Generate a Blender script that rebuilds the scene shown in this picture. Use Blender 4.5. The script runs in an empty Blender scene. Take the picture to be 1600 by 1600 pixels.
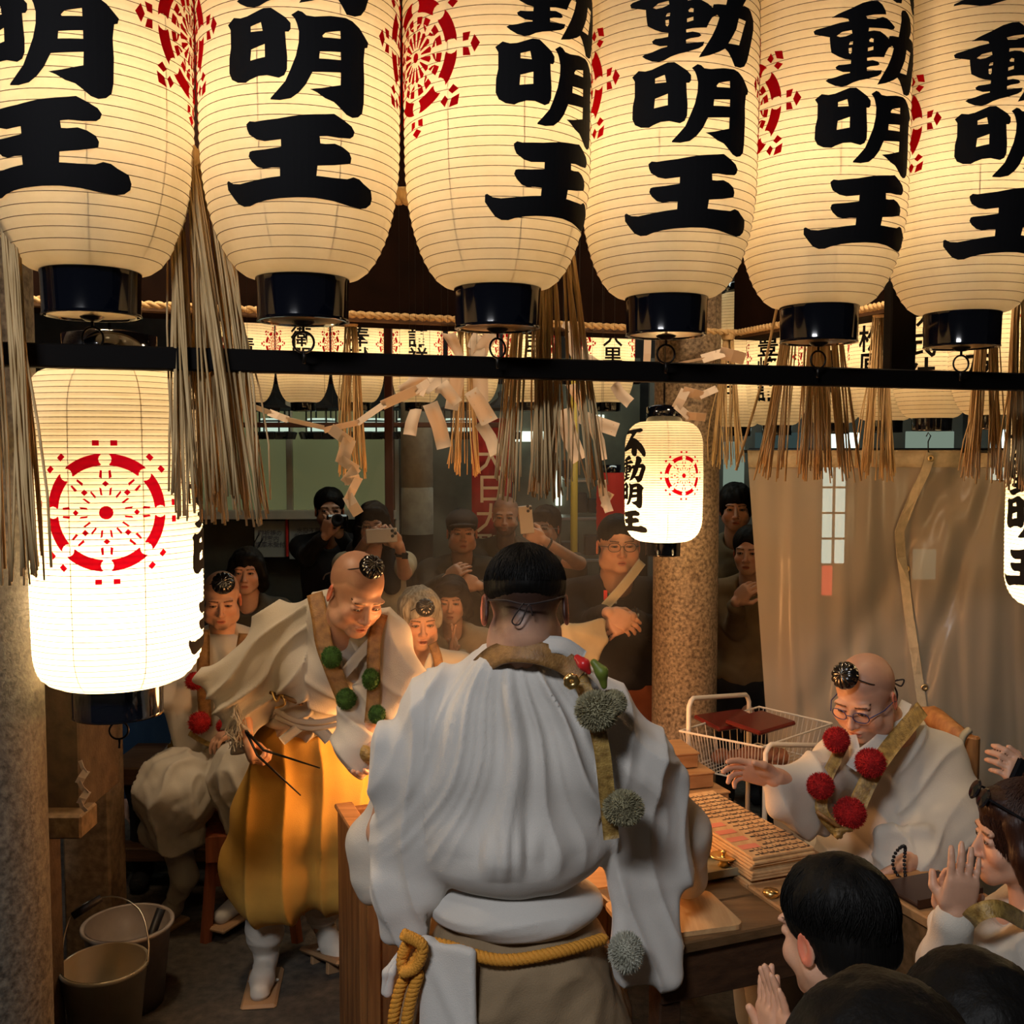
import bpy, bmesh, math, random
import numpy as np
from mathutils import Vector, Matrix
random.seed(11)
rng = np.random.default_rng(5)
scene = bpy.context.scene
COL = scene.collection
# ------------------------------------------------------------------ camera
CAM = Vector((0, 0, 1.95)); TH = math.radians(3.54); F = 1600.0
cam_d = bpy.data.cameras.new('camera'); cam_d.sensor_fit = 'HORIZONTAL'
cam_d.sensor_width = 36.0; cam_d.lens = 36.0; cam_d.clip_start = 0.05
cam = bpy.data.objects.new('camera', cam_d); COL.objects.link(cam)
cam.location = CAM; cam.rotation_euler = (math.pi / 2 - TH, 0, 0)
scene.camera = cam
# ------------------------------------------------------------------ world, exposure
w = bpy.data.worlds.new('night'); scene.world = w; w.use_nodes = True
w.node_tree.nodes['Background'].inputs[0].default_value = (0.55, 0.50, 0.45, 1)
w.node_tree.nodes['Background'].inputs[1].default_value = 0.035
scene.view_settings.view_transform = 'Standard'; scene.view_settings.look = 'None'
scene.view_settings.gamma = 1; scene.view_settings.exposure = 0.0
scene.view_settings.use_curve_mapping = False
scene.cycles.max_bounces = 6; scene.cycles.diffuse_bounces = 3; scene.cycles.glossy_bounces = 3
scene.cycles.transmission_bounces = 5; scene.cycles.transparent_max_bounces = 10
scene.cycles.caustics_reflective = False; scene.cycles.caustics_refractive = False
scene.cycles.sample_clamp_indirect = 3.0
def point(name, loc, e, col, r=0.05, parent=None):
    l = bpy.data.lights.new(name, 'POINT'); l.energy = e; l.color = col; l.shadow_soft_size = r
    o = bpy.data.objects.new(name, l); COL.objects.link(o); o.location = loc; o.parent = parent
    return o
def area(name, loc, target, sx, sy, e, col):
    l = bpy.data.lights.new(name, 'AREA'); l.shape = 'RECTANGLE'; l.size = sx; l.size_y = sy
    l.energy = e; l.color = col
    o = bpy.data.objects.new(name, l); COL.objects.link(o); o.location = loc
    o.rotation_euler = (Vector(target) - Vector(loc)).to_track_quat('-Z', 'Y').to_euler()
    return o
def P(px, py, d):
    x = (px - 800) / F; y = (py - 800) / F
    Y = math.cos(TH) - y * math.sin(TH); Z = -math.sin(TH) - y * math.cos(TH)
    s = d / Y
    return Vector((x * s, d, 1.95 + Z * s))
def M(px, d): return px / F * d
FIRE = Vector((-.04, 3.30, 1.0))
point('fire_light', FIRE, 38, (1.0, 0.44, 0.15), 0.16)
# white street lamps behind the photographer, lighting the backs
area('street_lamp_light', (-1.1, -0.9, 3.9), (0.0, 2.3, 1.1), 0.9, 0.5, 100, (0.97, 0.97, 1.0))
# unseen warm fill lights, added under the roof to brighten what is below
point('warm_fill_light', (1.0, 3.15, 3.0), 40, (1.0, 0.70, 0.42), 0.12)
point('warm_fill_light', (-1.25, 3.0, 3.15), 75, (1.0, 0.72, 0.45), 0.12)  # added fill for the dark left side, out of the frame
area('courtyard_light', (0.5, 6.0, 3.6), (0.3, 7.5, 1.0), 3.0, 0.6, 40, (0.85, 0.95, 0.85))
# ------------------------------------------------------------------ materials
MATS = {}
def nt(name):
    m = bpy.data.materials.new(name); m.use_nodes = True; n = m.node_tree
    n.nodes.clear(); out = n.nodes.new('ShaderNodeOutputMaterial')
    return m, n, out
def mat(name, col, rough=0.7, metal=0.0, noise=0.0, nscale=20.0, bump=0.0, bscale=60.0, stretch=(1, 1, 1), col2=None,
        spec=0.4, attr=False, sss=0.0, trans=0.0, sheen=0.0, coat=0.0, detail=4.0, emit=0.0):
    if name in MATS: return MATS[name]
    m, n, out = nt(name); L = n.links
    b = n.nodes.new('ShaderNodeBsdfPrincipled')
    b.inputs['Roughness'].default_value = rough; b.inputs['Metallic'].default_value = metal
    b.inputs['Specular IOR Level'].default_value = spec
    b.inputs['Sheen Weight'].default_value = sheen; b.inputs['Coat Weight'].default_value = coat
    if sss: 
        b.inputs['Subsurface Weight'].default_value = sss
        b.inputs['Subsurface Radius'].default_value = (0.012, 0.004, 0.002)
    if emit:
        b.inputs['Emission Color'].default_value = (*col, 1); b.inputs['Emission Strength'].default_value = emit
    c4 = (*col, 1); src = None
    tc = n.nodes.new('ShaderNodeTexCoord'); mp = n.nodes.new('ShaderNodeMapping')
    mp.inputs['Scale'].default_value = stretch; L.new(tc.outputs['Object'], mp.inputs[0])
    if noise or col2:
        t = n.nodes.new('ShaderNodeTexNoise'); t.inputs['Scale'].default_value = nscale; t.inputs['Detail'].default_value = detail
        L.new(mp.outputs[0], t.inputs['Vector'])
        r = n.nodes.new('ShaderNodeValToRGB'); r.color_ramp.elements[0].position = 0.32; r.color_ramp.elements[1].position = 0.68
        c2 = col2 if col2 else tuple(max(0, c * (1 - noise)) for c in col)
        r.color_ramp.elements[0].color = (*c2, 1); r.color_ramp.elements[1].color = c4
        L.new(t.outputs[0], r.inputs[0]); src = r.outputs[0]
    if attr:
        a = n.nodes.new('ShaderNodeVertexColor'); a.layer_name = 'Col'
        mx = n.nodes.new('ShaderNodeMix'); mx.data_type = 'RGBA'; mx.blend_type = 'MULTIPLY'; mx.inputs[0].default_value = 1
        if src: L.new(src, mx.inputs[6])
        else: mx.inputs[6].default_value = c4
        L.new(a.outputs[0], mx.inputs[7]); src = mx.outputs[2]
    if src: L.new(src, b.inputs['Base Color'])
    else: b.inputs['Base Color'].default_value = c4
    if bump:
        t = n.nodes.new('ShaderNodeTexNoise'); t.inputs['Scale'].default_value = bscale; t.inputs['Detail'].default_value = 5
        L.new(mp.outputs[0], t.inputs['Vector'])
        bp = n.nodes.new('ShaderNodeBump'); bp.inputs['Strength'].default_value = min(1, bump); bp.inputs['Distance'].default_value = 0.004 * max(1, bump)
        L.new(t.outputs[0], bp.inputs['Height']); L.new(bp.outputs[0], b.inputs['Normal'])
    last = b.outputs[0]
    if trans:
        tr = n.nodes.new('ShaderNodeBsdfTranslucent'); ms = n.nodes.new('ShaderNodeMixShader'); ms.inputs[0].default_value = trans
        if src: L.new(src, tr.inputs[0])
        else: tr.inputs[0].default_value = c4
        L.new(last, ms.inputs[1]); L.new(tr.outputs[0], ms.inputs[2]); last = ms.outputs[0]
    L.new(last, out.inputs[0]); MATS[name] = m
    return m
def mat_emit(name, col, s):
    if name in MATS: return MATS[name]
    m, n, out = nt(name); e = n.nodes.new('ShaderNodeEmission'); e.inputs[0].default_value = (*col, 1); e.inputs[1].default_value = s
    n.links.new(e.outputs[0], out.inputs[0]); MATS[name] = m; return m
def mat_paper(name, col, clear=0.12, diff=0.35, rough=0.5):
    if name in MATS: return MATS[name]
    m, n, out = nt(name); L = n.links
    tc = n.nodes.new('ShaderNodeTexCoord')
    t = n.nodes.new('ShaderNodeTexNoise'); t.inputs['Scale'].default_value = 9; t.inputs['Detail'].default_value = 8; t.inputs['Roughness'].default_value = 0.7
    L.new(tc.outputs['Object'], t.inputs['Vector'])
    r = n.nodes.new('ShaderNodeValToRGB'); r.color_ramp.elements[0].position = 0.3; r.color_ramp.elements[1].position = 0.7
    r.color_ramp.elements[0].color = (col[0] * .9, col[1] * .87, col[2] * .8, 1); r.color_ramp.elements[1].color = (*col, 1)
    L.new(t.outputs[0], r.inputs[0])
    d = n.nodes.new('ShaderNodeBsdfDiffuse'); tr = n.nodes.new('ShaderNodeBsdfTranslucent'); tp = n.nodes.new('ShaderNodeBsdfTransparent')
    L.new(r.outputs[0], d.inputs[0]); L.new(r.outputs[0], tr.inputs[0]); tp.inputs[0].default_value = (1, .93, .8, 1)
    a = n.nodes.new('ShaderNodeMixShader'); a.inputs[0].default_value = diff
    L.new(tr.outputs[0], a.inputs[1]); L.new(d.outputs[0], a.inputs[2])
    b = n.nodes.new('ShaderNodeMixShader'); b.inputs[0].default_value = clear
    L.new(a.outputs[0], b.inputs[1]); L.new(tp.outputs[0], b.inputs[2]); L.new(b.outputs[0], out.inputs[0])
    MATS[name] = m; return m
def mat_wood(name, c1, c2, rough=0.55, scale=6.0, axis=0, spec=0.35):
    st = [14.0, 14.0, 14.0]; st[axis] = 1.2
    return mat(name, c1, rough=rough, col2=c2, nscale=scale * .5, stretch=tuple(st), bump=0.25, bscale=scale * 2, spec=spec)
# ------------------------------------------------------------------ objects
def empty(name, loc=(0, 0, 0), rz=0.0, label=None, cat=None, group=None):
    o = bpy.data.objects.new(name, None); COL.objects.link(o); o.location = loc; o.rotation_euler[2] = rz
    o.empty_display_size = 0.05
    tag(o, label, cat, group); return o
def tag(o, label=None, cat=None, group=None, kind=None):
    if label: o['label'] = label
    if cat: o['category'] = cat
    if group: o['group'] = group
    if kind: o['kind'] = kind
    return o
def mesh_obj(name, V, Fc, m, parent=None, smooth=True, loc=None):
    me = bpy.data.meshes.new(name)
    if isinstance(V, np.ndarray) and isinstance(Fc, np.ndarray):
        nf, k = Fc.shape
        me.vertices.add(len(V)); me.vertices.foreach_set('co', V.astype(np.float32).ravel())
        me.loops.add(nf * k); me.loops.foreach_set('vertex_index', Fc.astype(np.int32).ravel())
        me.polygons.add(nf); me.polygons.foreach_set('loop_start', np.arange(0, nf * k, k, dtype=np.int32))
        me.polygons.foreach_set('loop_total', np.full(nf, k, dtype=np.int32))
        me.update(calc_edges=True)
    else:
        me.from_pydata([tuple(v) for v in V], [], [tuple(f) for f in Fc]); me.update()
    for x in (m if isinstance(m, (list, tuple)) else [m]): me.materials.append(x)
    if smooth: me.polygons.foreach_set('use_smooth', [True] * len(me.polygons))
    return link(name, me, parent, loc)
def link(name, me, parent=None, loc=None):
    o = bpy.data.objects.new(name, me); COL.objects.link(o)
    if parent is not None:
        o.parent = parent
        if loc is None: o.matrix_parent_inverse = WINV.get(parent.name, Matrix())
    if loc is not None: o.location = loc
    return o
WINV = {}
def world_root(name, loc, label, cat, group=None):
    """an empty at the thing's base whose parts are given in world coordinates"""
    e = empty(name, loc, 0, label, cat, group); WINV[e.name] = Matrix.Translation(-Vector(loc)); return e
class MB:
    """collects simple solids into one mesh"""
    def __init__(s): s.v = []; s.f = []
    def add(s, V, Fc):
        n = len(s.v); s.v += [tuple(x) for x in V]; s.f += [tuple(i + n for i in f) for f in Fc]; return s
    def box(s, c, size, R=None, bev=0.0):
        c = Vector(c); hx, hy, hz = [x / 2 for x in size]; b = min(bev, hx * .9, hy * .9, hz * .9)
        R = R or Matrix.Identity(3)
        if b <= 0:
            V = [c + R @ Vector((x * hx, y * hy, z * hz)) for x in (-1, 1) for y in (-1, 1) for z in (-1, 1)]
            return s.add(V, [(0, 1, 3, 2), (4, 6, 7, 5), (0, 4, 5, 1), (2, 3, 7, 6), (0, 2, 6, 4), (1, 5, 7, 3)])
        V = []; idx = {}
        for x in (-1, 1):
            for y in (-1, 1):
                for z in (-1, 1):
                    for a, q in enumerate(((hx, hy - b, hz - b), (hx - b, hy, hz - b), (hx - b, hy - b, hz))):
                        idx[(x, y, z, a)] = len(V); V.append(c + R @ Vector((x * q[0], y * q[1], z * q[2])))
        Fs = []
        for a in range(3):
            for sg in (-1, 1):
                o = [i for i in range(3) if i != a]; cyc = [(-1, -1), (1, -1), (1, 1), (-1, 1)]; f = []
                for u, v in cyc:
                    k = [0, 0, 0]; k[a] = sg; k[o[0]] = u; k[o[1]] = v; f.append(idx[(*k, a)])
                Fs.append(f if (sg > 0) ^ (a == 1) else f[::-1])
        for a in range(3):
            o = [i for i in range(3) if i != a]
            for u in (-1, 1):
                for v in (-1, 1):
                    k1 = [0, 0, 0]; k1[a] = -1; k1[o[0]] = u; k1[o[1]] = v; k2 = list(k1); k2[a] = 1
                    Fs.append((idx[(*k1, o[0])], idx[(*k2, o[0])], idx[(*k2, o[1])], idx[(*k1, o[1])]))
        for x in (-1, 1):
            for y in (-1, 1):
                for z in (-1, 1): Fs.append([idx[(x, y, z, a)] for a in range(3)])
        return s.add(V, Fs)
    def tube(s, pts, r, n=8, cap=True, closed=False):
        pts = [Vector(p) for p in pts]; N = len(pts); rr = r if isinstance(r, (list, tuple)) else [r] * N
        V = []; Fs = []; up = None
        for i, p in enumerate(pts):
            a = pts[(i - 1) % N] if (i > 0 or closed) else p; b = pts[(i + 1) % N] if (i < N - 1 or closed) else p
            t = (b - a).normalized()
            if up is None: up = t.orthogonal().normalized()
            else:
                up = (up - t * up.dot(t)); up = up.normalized() if up.length > 1e-6 else t.orthogonal().normalized()
            w_ = t.cross(up)
            for k in range(n):
                an = 2 * math.pi * k / n; V.append(p + (up * math.cos(an) + w_ * math.sin(an)) * rr[i])
        for i in range(N if closed else N - 1):
            j = (i + 1) % N
            for k in range(n): Fs.append((i * n + k, i * n + (k + 1) % n, j * n + (k + 1) % n, j * n + k))
        if cap and not closed: Fs.append(tuple(range(n))[::-1]); Fs.append(tuple((N - 1) * n + k for k in range(n)))
        return s.add(V, Fs)
    def lathe(s, prof, c=(0, 0, 0), n=48, R=None, a0=0.0, a1=None):
        c = Vector(c); R = R or Matrix.Identity(3); V = []; Fs = []; full = a1 is None; a1 = a1 if a1 is not None else 2 * math.pi
        m = n if full else n + 1
        for r, z in prof:
            for k in range(m):
                an = a0 + (a1 - a0) * k / n; V.append(c + R @ Vector((r * math.cos(an), r * math.sin(an), z)))
        for i in range(len(prof) - 1):
            for k in range(n):
                q = (k + 1) % m; Fs.append((i * m + k, i * m + q, (i + 1) * m + q, (i + 1) * m + k))
        return s.add(V, Fs)
    def sheet(s, grid, th):
        """thin solid from a grid of points"""
        g = [[Vector(p) for p in row] for row in grid]; a = len(g); b = len(g[0]); V = []; Fs = []
        nr = lambda i, j: ((g[min(i + 1, a - 1)][j] - g[max(i - 1, 0)][j]).cross(g[i][min(j + 1, b - 1)] - g[i][max(j - 1, 0)])).normalized()
        for sg in (0, 1):
            for i in range(a):
                for j in range(b): V.append(g[i][j] + nr(i, j) * th * (sg - .5))
        o = a * b
        for i in range(a - 1):
            for j in range(b - 1):
                q = (i * b + j, i * b + j + 1, (i + 1) * b + j + 1, (i + 1) * b + j)
                Fs.append(q[::-1]); Fs.append(tuple(x + o for x in q))
        for i in range(a - 1):
            for j in (0, b - 1): Fs.append((i * b + j, (i + 1) * b + j, (i + 1) * b + j + o, i * b + j + o))
        for j in range(b - 1):
            for i in (0, a - 1): Fs.append((i * b + j, i * b + j + 1, i * b + j + 1 + o, i * b + j + o))
        return s.add(V, Fs)
    def prism(s, poly, h, R=None, c=(0, 0, 0)):
        R = R or Matrix.Identity(3); c = Vector(c); n = len(poly)
        V = [c + R @ Vector((x, y, 0)) for x, y in poly] + [c + R @ Vector((x, y, h)) for x, y in poly]
        Fs = [tuple(range(n))[::-1], tuple(range(n, 2 * n))] + [(i, (i + 1) % n, (i + 1) % n + n, i + n) for i in range(n)]
        return s.add(V, Fs)
    def build(s, name, m, parent=None, smooth=False, loc=None): return mesh_obj(name, s.v, s.f, m, parent, smooth, loc)
def rot(rx=0, ry=0, rz=0):
    return (Matrix.Rotation(math.radians(rz), 3, 'Z') @ Matrix.Rotation(math.radians(ry), 3, 'Y') @ Matrix.Rotation(math.radians(rx), 3, 'X'))
def frame(z, x=None):
    z = Vector(z).normalized(); x = Vector(x) if x is not None else z.orthogonal()
    x = (x - z * x.dot(z)).normalized(); y = z.cross(x); return Matrix((x, y, z)).transposed()
def bez(pts, n):
    """Catmull-Rom through pts"""
    pts = [Vector(p) for p in pts]; q = [pts[0]] + pts + [pts[-1]]; out = []
    for i in range(len(pts) - 1):
        a, b, c, d = q[i:i + 4]
        for k in range(n):
            t = k / n; out.append(.5 * ((2 * b) + (c - a) * t + (2 * a - 5 * b + 4 * c - d) * t * t + (3 * b - 3 * c + d - a) * t ** 3))
    out.append(pts[-1]); return out
def copy_tree(o, parent=None):
    c = o.copy(); COL.objects.link(c); c.parent = parent
    if o.name in WINV: WINV[c.name] = WINV[o.name]
    for ch in list(o.children): copy_tree(ch, c)
    return c
# ------------------------------------------------------------------ signed distance sculpting, meshed by surface nets
class SDF:
    def __init__(s): s.p = []
    def _a(s, fn, lo, hi, k, sub): s.p.append((fn, np.array(lo, float), np.array(hi, float), k, sub)); return s
    def cap(s, a, b, ra, rb=None, k=0.02, sub=False):
        a = np.array(a, float); b = np.array(b, float); rb = ra if rb is None else rb; r = max(ra, rb)
        ab = b - a; L2 = max(ab @ ab, 1e-12)
        def fn(X, Y, Z):
            px, py, pz = X - a[0], Y - a[1], Z - a[2]
            t = np.clip((px * ab[0] + py * ab[1] + pz * ab[2]) / L2, 0, 1)
            return np.sqrt((px - t * ab[0]) ** 2 + (py - t * ab[1]) ** 2 + (pz - t * ab[2]) ** 2) - (ra + (rb - ra) * t)
        return s._a(fn, np.minimum(a, b) - r, np.maximum(a, b) + r, k, sub)
    def chain(s, pts, rs, k=0.02, sub=False):
        if not isinstance(rs, (list, tuple)): rs = [rs] * len(pts)
        for i in range(len(pts) - 1): s.cap(pts[i], pts[i + 1], rs[i], rs[i + 1], k, sub)
        return s
    def ell(s, c, r, R=None, k=0.02, sub=False):
        c = np.array(c, float); r = np.array(r, float); Rm = np.array(R) if R is not None else np.eye(3)
        ext = np.sqrt((Rm ** 2) @ (r ** 2))
        def fn(X, Y, Z):
            px, py, pz = X - c[0], Y - c[1], Z - c[2]
            q = [(px * Rm[0, i] + py * Rm[1, i] + pz * Rm[2, i]) / r[i] for i in range(3)]
            k0 = np.sqrt(q[0] ** 2 + q[1] ** 2 + q[2] ** 2) + 1e-9
            k1 = np.sqrt((q[0] / r[0]) ** 2 + (q[1] / r[1]) ** 2 + (q[2] / r[2]) ** 2) + 1e-9
            return k0 * (k0 - 1) / k1
        return s._a(fn, c - ext, c + ext, k, sub)
    def tri(s, a, b, c, r, k=0.02, sub=False):
        a, b, c = [np.array(x, float) for x in (a, b, c)]; ba, cb, ac = b - a, c - b, a - c; n = np.cross(ba, ac); n2 = n @ n + 1e-14
        def fn(X, Y, Z):
            P3 = [(X - q[0], Y - q[1], Z - q[2]) for q in (a, b, c)]; E3 = (ba, cb, ac); ins = None; dm = None
            for p, e in zip(P3, E3):
                m = np.cross(e, n); sgn = np.sign(m[0] * p[0] + m[1] * p[1] + m[2] * p[2]); ins = sgn if ins is None else ins + sgn
                t = np.clip((p[0] * e[0] + p[1] * e[1] + p[2] * e[2]) / (e @ e + 1e-14), 0, 1)
                d = (p[0] - t * e[0]) ** 2 + (p[1] - t * e[1]) ** 2 + (p[2] - t * e[2]) ** 2
                dm = d if dm is None else np.minimum(dm, d)
            pl = (P3[0][0] * n[0] + P3[0][1] * n[1] + P3[0][2] * n[2]) ** 2 / n2
            return np.sqrt(np.where(np.abs(ins) > 2.5, pl, dm)) - r
        return s._a(fn, np.minimum(np.minimum(a, b), c) - r, np.maximum(np.maximum(a, b), c) + r, k, sub)
    def quad(s, a, b, c, d, r, k=0.02): return s.tri(a, b, c, r, k).tri(a, c, d, r, k)
    def box(s, c, h, R=None, r=0.01, k=0.02, sub=False):
        c = np.array(c, float); h = np.array(h, float) - r; Rm = np.array(R) if R is not None else np.eye(3)
        ext = np.abs(Rm) @ (h + r)
        def fn(X, Y, Z):
            px, py, pz = X - c[0], Y - c[1], Z - c[2]
            q = [np.abs(px * Rm[0, i] + py * Rm[1, i] + pz * Rm[2, i]) - h[i] for i in range(3)]
            return np.sqrt(sum(np.maximum(t, 0) ** 2 for t in q)) + np.minimum(np.maximum(np.maximum(q[0], q[1]), q[2]), 0) - r
        return s._a(fn, c - ext, c + ext, k, sub)
    def verts(s, h):
        lo = np.min([p[1] for p in s.p if not p[4]], axis=0) - 3 * h; hi = np.max([p[2] for p in s.p if not p[4]], axis=0) + 3 * h
        # blending can swell the surface a little past the bounds
        lo -= 0.012; hi += 0.012
        n = np.ceil((hi - lo) / h).astype(int) + 1
        g = np.full(n, 1.0, np.float32); ax = [(lo[i] + h * np.arange(n[i])).astype(np.float32) for i in range(3)]
        for fn, a, b, k, sub in s.p:
            pad = k + 2.5 * h
            i0 = np.clip(np.floor((a - pad - lo) / h).astype(int), 0, n - 1); i1 = np.clip(np.ceil((b + pad - lo) / h).astype(int) + 1, 1, n)
            if np.any(i1 <= i0): continue
            sl = tuple(slice(i0[i], i1[i]) for i in range(3)); X = ax[0][sl[0]][:, None, None]; Y = ax[1][sl[1]][None, :, None]; Z = ax[2][sl[2]][None, None, :]
            d = fn(X, Y, Z).astype(np.float32); q = g[sl]
            if not sub:
                if k > 0:
                    t = np.clip(.5 + .5 * (q - d) / k, 0, 1); g[sl] = np.where(q > .99, np.minimum(q, d), q * (1 - t) + d * t - k * t * (1 - t))
                else: g[sl] = np.minimum(q, d)
            else:
                kk = max(k, 1e-5); t = np.clip(.5 - .5 * (q + d) / kk, 0, 1); g[sl] = q * (1 - t) - d * t + kk * t * (1 - t)
        return nets(g, lo, h)
def nets(g, lo, h):
    S = g < 0; a = S[:-1, :-1, :-1]; cnt = np.zeros(a.shape, np.int8)
    offs = [(i, j, k) for i in (0, 1) for j in (0, 1) for k in (0, 1)]; nx, ny, nz = a.shape
    for i, j, k in offs: cnt += S[i:i + nx, j:j + ny, k:k + nz]
    act = (cnt > 0) & (cnt < 8); I = np.argwhere(act); idx = np.full(a.shape, -1, np.int32); idx[act] = np.arange(len(I))
    val = {o: g[I[:, 0] + o[0], I[:, 1] + o[1], I[:, 2] + o[2]] for o in offs}
    acc = np.zeros((len(I), 3)); c = np.zeros(len(I))
    for o in offs:
        for ax in range(3):
            if o[ax] == 0:
                o2 = list(o); o2[ax] = 1; v0 = val[o]; v1 = val[tuple(o2)]; m = (v0 < 0) != (v1 < 0)
                t = np.where(m, v0 / np.where(m, v0 - v1, 1), 0); t = np.clip(t, 0, 1); p = np.zeros((len(I), 3)); p[:] = o; p[:, ax] += t
                acc += p * m[:, None]; c += m
    V = (I + acc / c[:, None]) * h + lo; Fs = []
    for ax in range(3):
        sl0 = [slice(1, None)] * 3; sl1 = [slice(1, None)] * 3
        sl0 = [slice(0, -1) if i == ax else slice(1, -1) for i in range(3)]; sl1 = [slice(1, None) if i == ax else slice(1, -1) for i in range(3)]
        A = S[tuple(sl0)]; B = S[tuple(sl1)]; E = np.argwhere(A != B)
        if not len(E): continue
        for i in range(3):
            if i != ax: E[:, i] += 1
        u, v = [(1, 2), (2, 0), (0, 1)][ax]; q = []
        for du, dv in ((-1, -1), (0, -1), (0, 0), (-1, 0)):
            T = E.copy(); T[:, u] += du; T[:, v] += dv; q.append(idx[T[:, 0], T[:, 1], T[:, 2]])
        q = np.stack(q, 1); fl = ~S[E[:, 0], E[:, 1], E[:, 2]]; q[fl] = q[fl][:, ::-1]; q = q[(q >= 0).all(1)]; Fs.append(q)
    return V, np.concatenate(Fs)
def normals(V, Fc):
    n = np.cross(V[Fc[:, 2]] - V[Fc[:, 0]], V[Fc[:, 3]] - V[Fc[:, 1]]); N = np.zeros_like(V)
    for i in range(4): np.add.at(N, Fc[:, i], n)
    return N / (np.linalg.norm(N, axis=1, keepdims=True) + 1e-12)
def smoothv(V, Fc, it=2, lam=0.5):
    for _ in range(it):
        A = np.zeros_like(V); c = np.zeros(len(V))
        for i in range(4):
            np.add.at(A, Fc[:, i], V[Fc[:, (i + 1) % 4]]); np.add.at(c, Fc[:, i], 1)
        V = V + lam * (A / np.maximum(c, 1)[:, None] - V)
    return V
def wav(V, s, seed):
    """cheap smooth noise, -1..1, s = (sx, sy, sz) frequencies in rad/m"""
    r = np.random.default_rng(seed); o = np.zeros(len(V)); q = V * np.array(s)
    q = q + .9 * np.sin(q[:, [1, 2, 0]] * .63 + r.uniform(0, 6, 3))
    for i in range(5):
        d = r.normal(size=3); d /= np.linalg.norm(d); o += np.sin(q @ d * (1 + .45 * i) + r.uniform(0, 6)) / (1 + .45 * i)
    return o / 2.6
def sdf_obj(name, S, h, m, parent=None, fold=None, smooth=1, colfn=None, extra=None):
    V, Fc = S.verts(h)
    if smooth: V = smoothv(V, Fc, smooth)
    if fold is not None:
        N = normals(V, Fc); V = V + N * fold(V)[:, None]
    if colfn is not None: C = colfn(V)
    o = mesh_obj(name, V, Fc, m, parent)
    if colfn is not None: set_col(o, C)
    return o
def set_col(o, C):
    me = o.data; a = me.color_attributes.new('Col', 'FLOAT_COLOR', 'POINT'); c4 = np.ones((len(me.vertices), 4), np.float32); c4[:, :3] = C; a.data.foreach_set('color', c4.ravel())
# ------------------------------------------------------------------ brush writing and crests, as flat outlines
def dewarp(poly, ox, oy, sc, cx, R, a, b):
    out = []
    for x, y in poly:
        px, py = ox + x / sc, oy + y / sc; s = max(-.97, min(.97, (px - cx) / R)); ph = math.asin(s)
        out.append((ph * R, -(py - a * s - b * (1 - math.cos(ph)))))
    return out
def fit(polys, w, h):
    xs = [x for p in polys for x, y in p]; ys = [y for p in polys for x, y in p]
    cx, cy = (min(xs) + max(xs)) / 2, (min(ys) + max(ys)) / 2; sx, sy = w / (max(xs) - min(xs)), h / (max(ys) - min(ys))
    return [[((x - cx) * sx, (y - cy) * sy) for x, y in p] for p in polys]
D1 = lambda p: dewarp(p, 340, 40, 5.333, 473, 158, 5.6, 34)
D6 = lambda p: dewarp(p, 1250, 0, 8.0, 1290, 150, -12.6, 46)
_OU = [(285,905),(310,880),(350,885),(520,860),(700,825),(880,812),(945,805),(1010,845),(1080,895),(1105,940),(1095,975),(1070,995),(980,995),(890,985),(833,990),(838,1045),(880,1048),(950,1042),(1010,1065),(1065,1105),(1085,1150),(1080,1190),(1060,1198),(950,1212),(818,1220),(810,1298),(940,1310),(1060,1318),(1110,1300),(1160,1315),(1200,1350),(1270,1400),(1290,1470),(1285,1515),(1250,1545),(1200,1550),(1100,1530),(950,1490),(800,1468),(660,1465),(500,1475),(400,1490),(310,1515),(255,1540),(205,1545),(160,1525),(130,1480),(95,1415),(97,1355),(110,1345),(145,1368),(200,1370),(300,1345),(420,1320),(523,1305),(525,1240),(460,1240),(400,1250),(350,1235),(310,1195),(290,1155),(300,1120),(320,1112),(420,1100),(540,1080),(540,1022),(480,1030),(420,1038),(360,1025),(305,985),(290,945)]
_MEI = [[(193,182),(240,132),(290,140),(340,128),(400,100),(460,72),(515,70),(560,100),(620,140),(655,180),(655,225),(640,245),(615,245),(620,330),(628,430),(625,520),(605,565),(565,585),(520,575),(480,565),(410,572),(350,598),(320,618),(260,615),(215,590),(195,540),(198,430),(212,350),(212,220)],
 [(365,205),(440,175),(452,238),(365,245)], [(365,375),(465,335),(465,430),(358,455)],
 [(660,120),(710,87),(740,95),(770,120),(830,125),(950,110),(1060,112),(1110,130),(1165,175),(1210,240),(1233,275),(1225,312),(1205,318),(1195,420),(1200,560),(1195,740),(1182,820),(1150,852),(1105,860),(1060,840),(1010,790),(965,750),(900,725),(840,685),(790,662),(880,650),(1018,620),(1022,525),(920,530),(810,535),(760,630),(710,690),(650,735),(570,750),(500,745),(502,733),(545,685),(610,610),(650,520),(690,420),(712,320),(715,240),(700,180),(685,145)],
 [(885,262),(910,235),(1018,215),(1020,272),(890,273)], [(865,380),(1022,372),(1022,432),(860,432)]]
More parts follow.
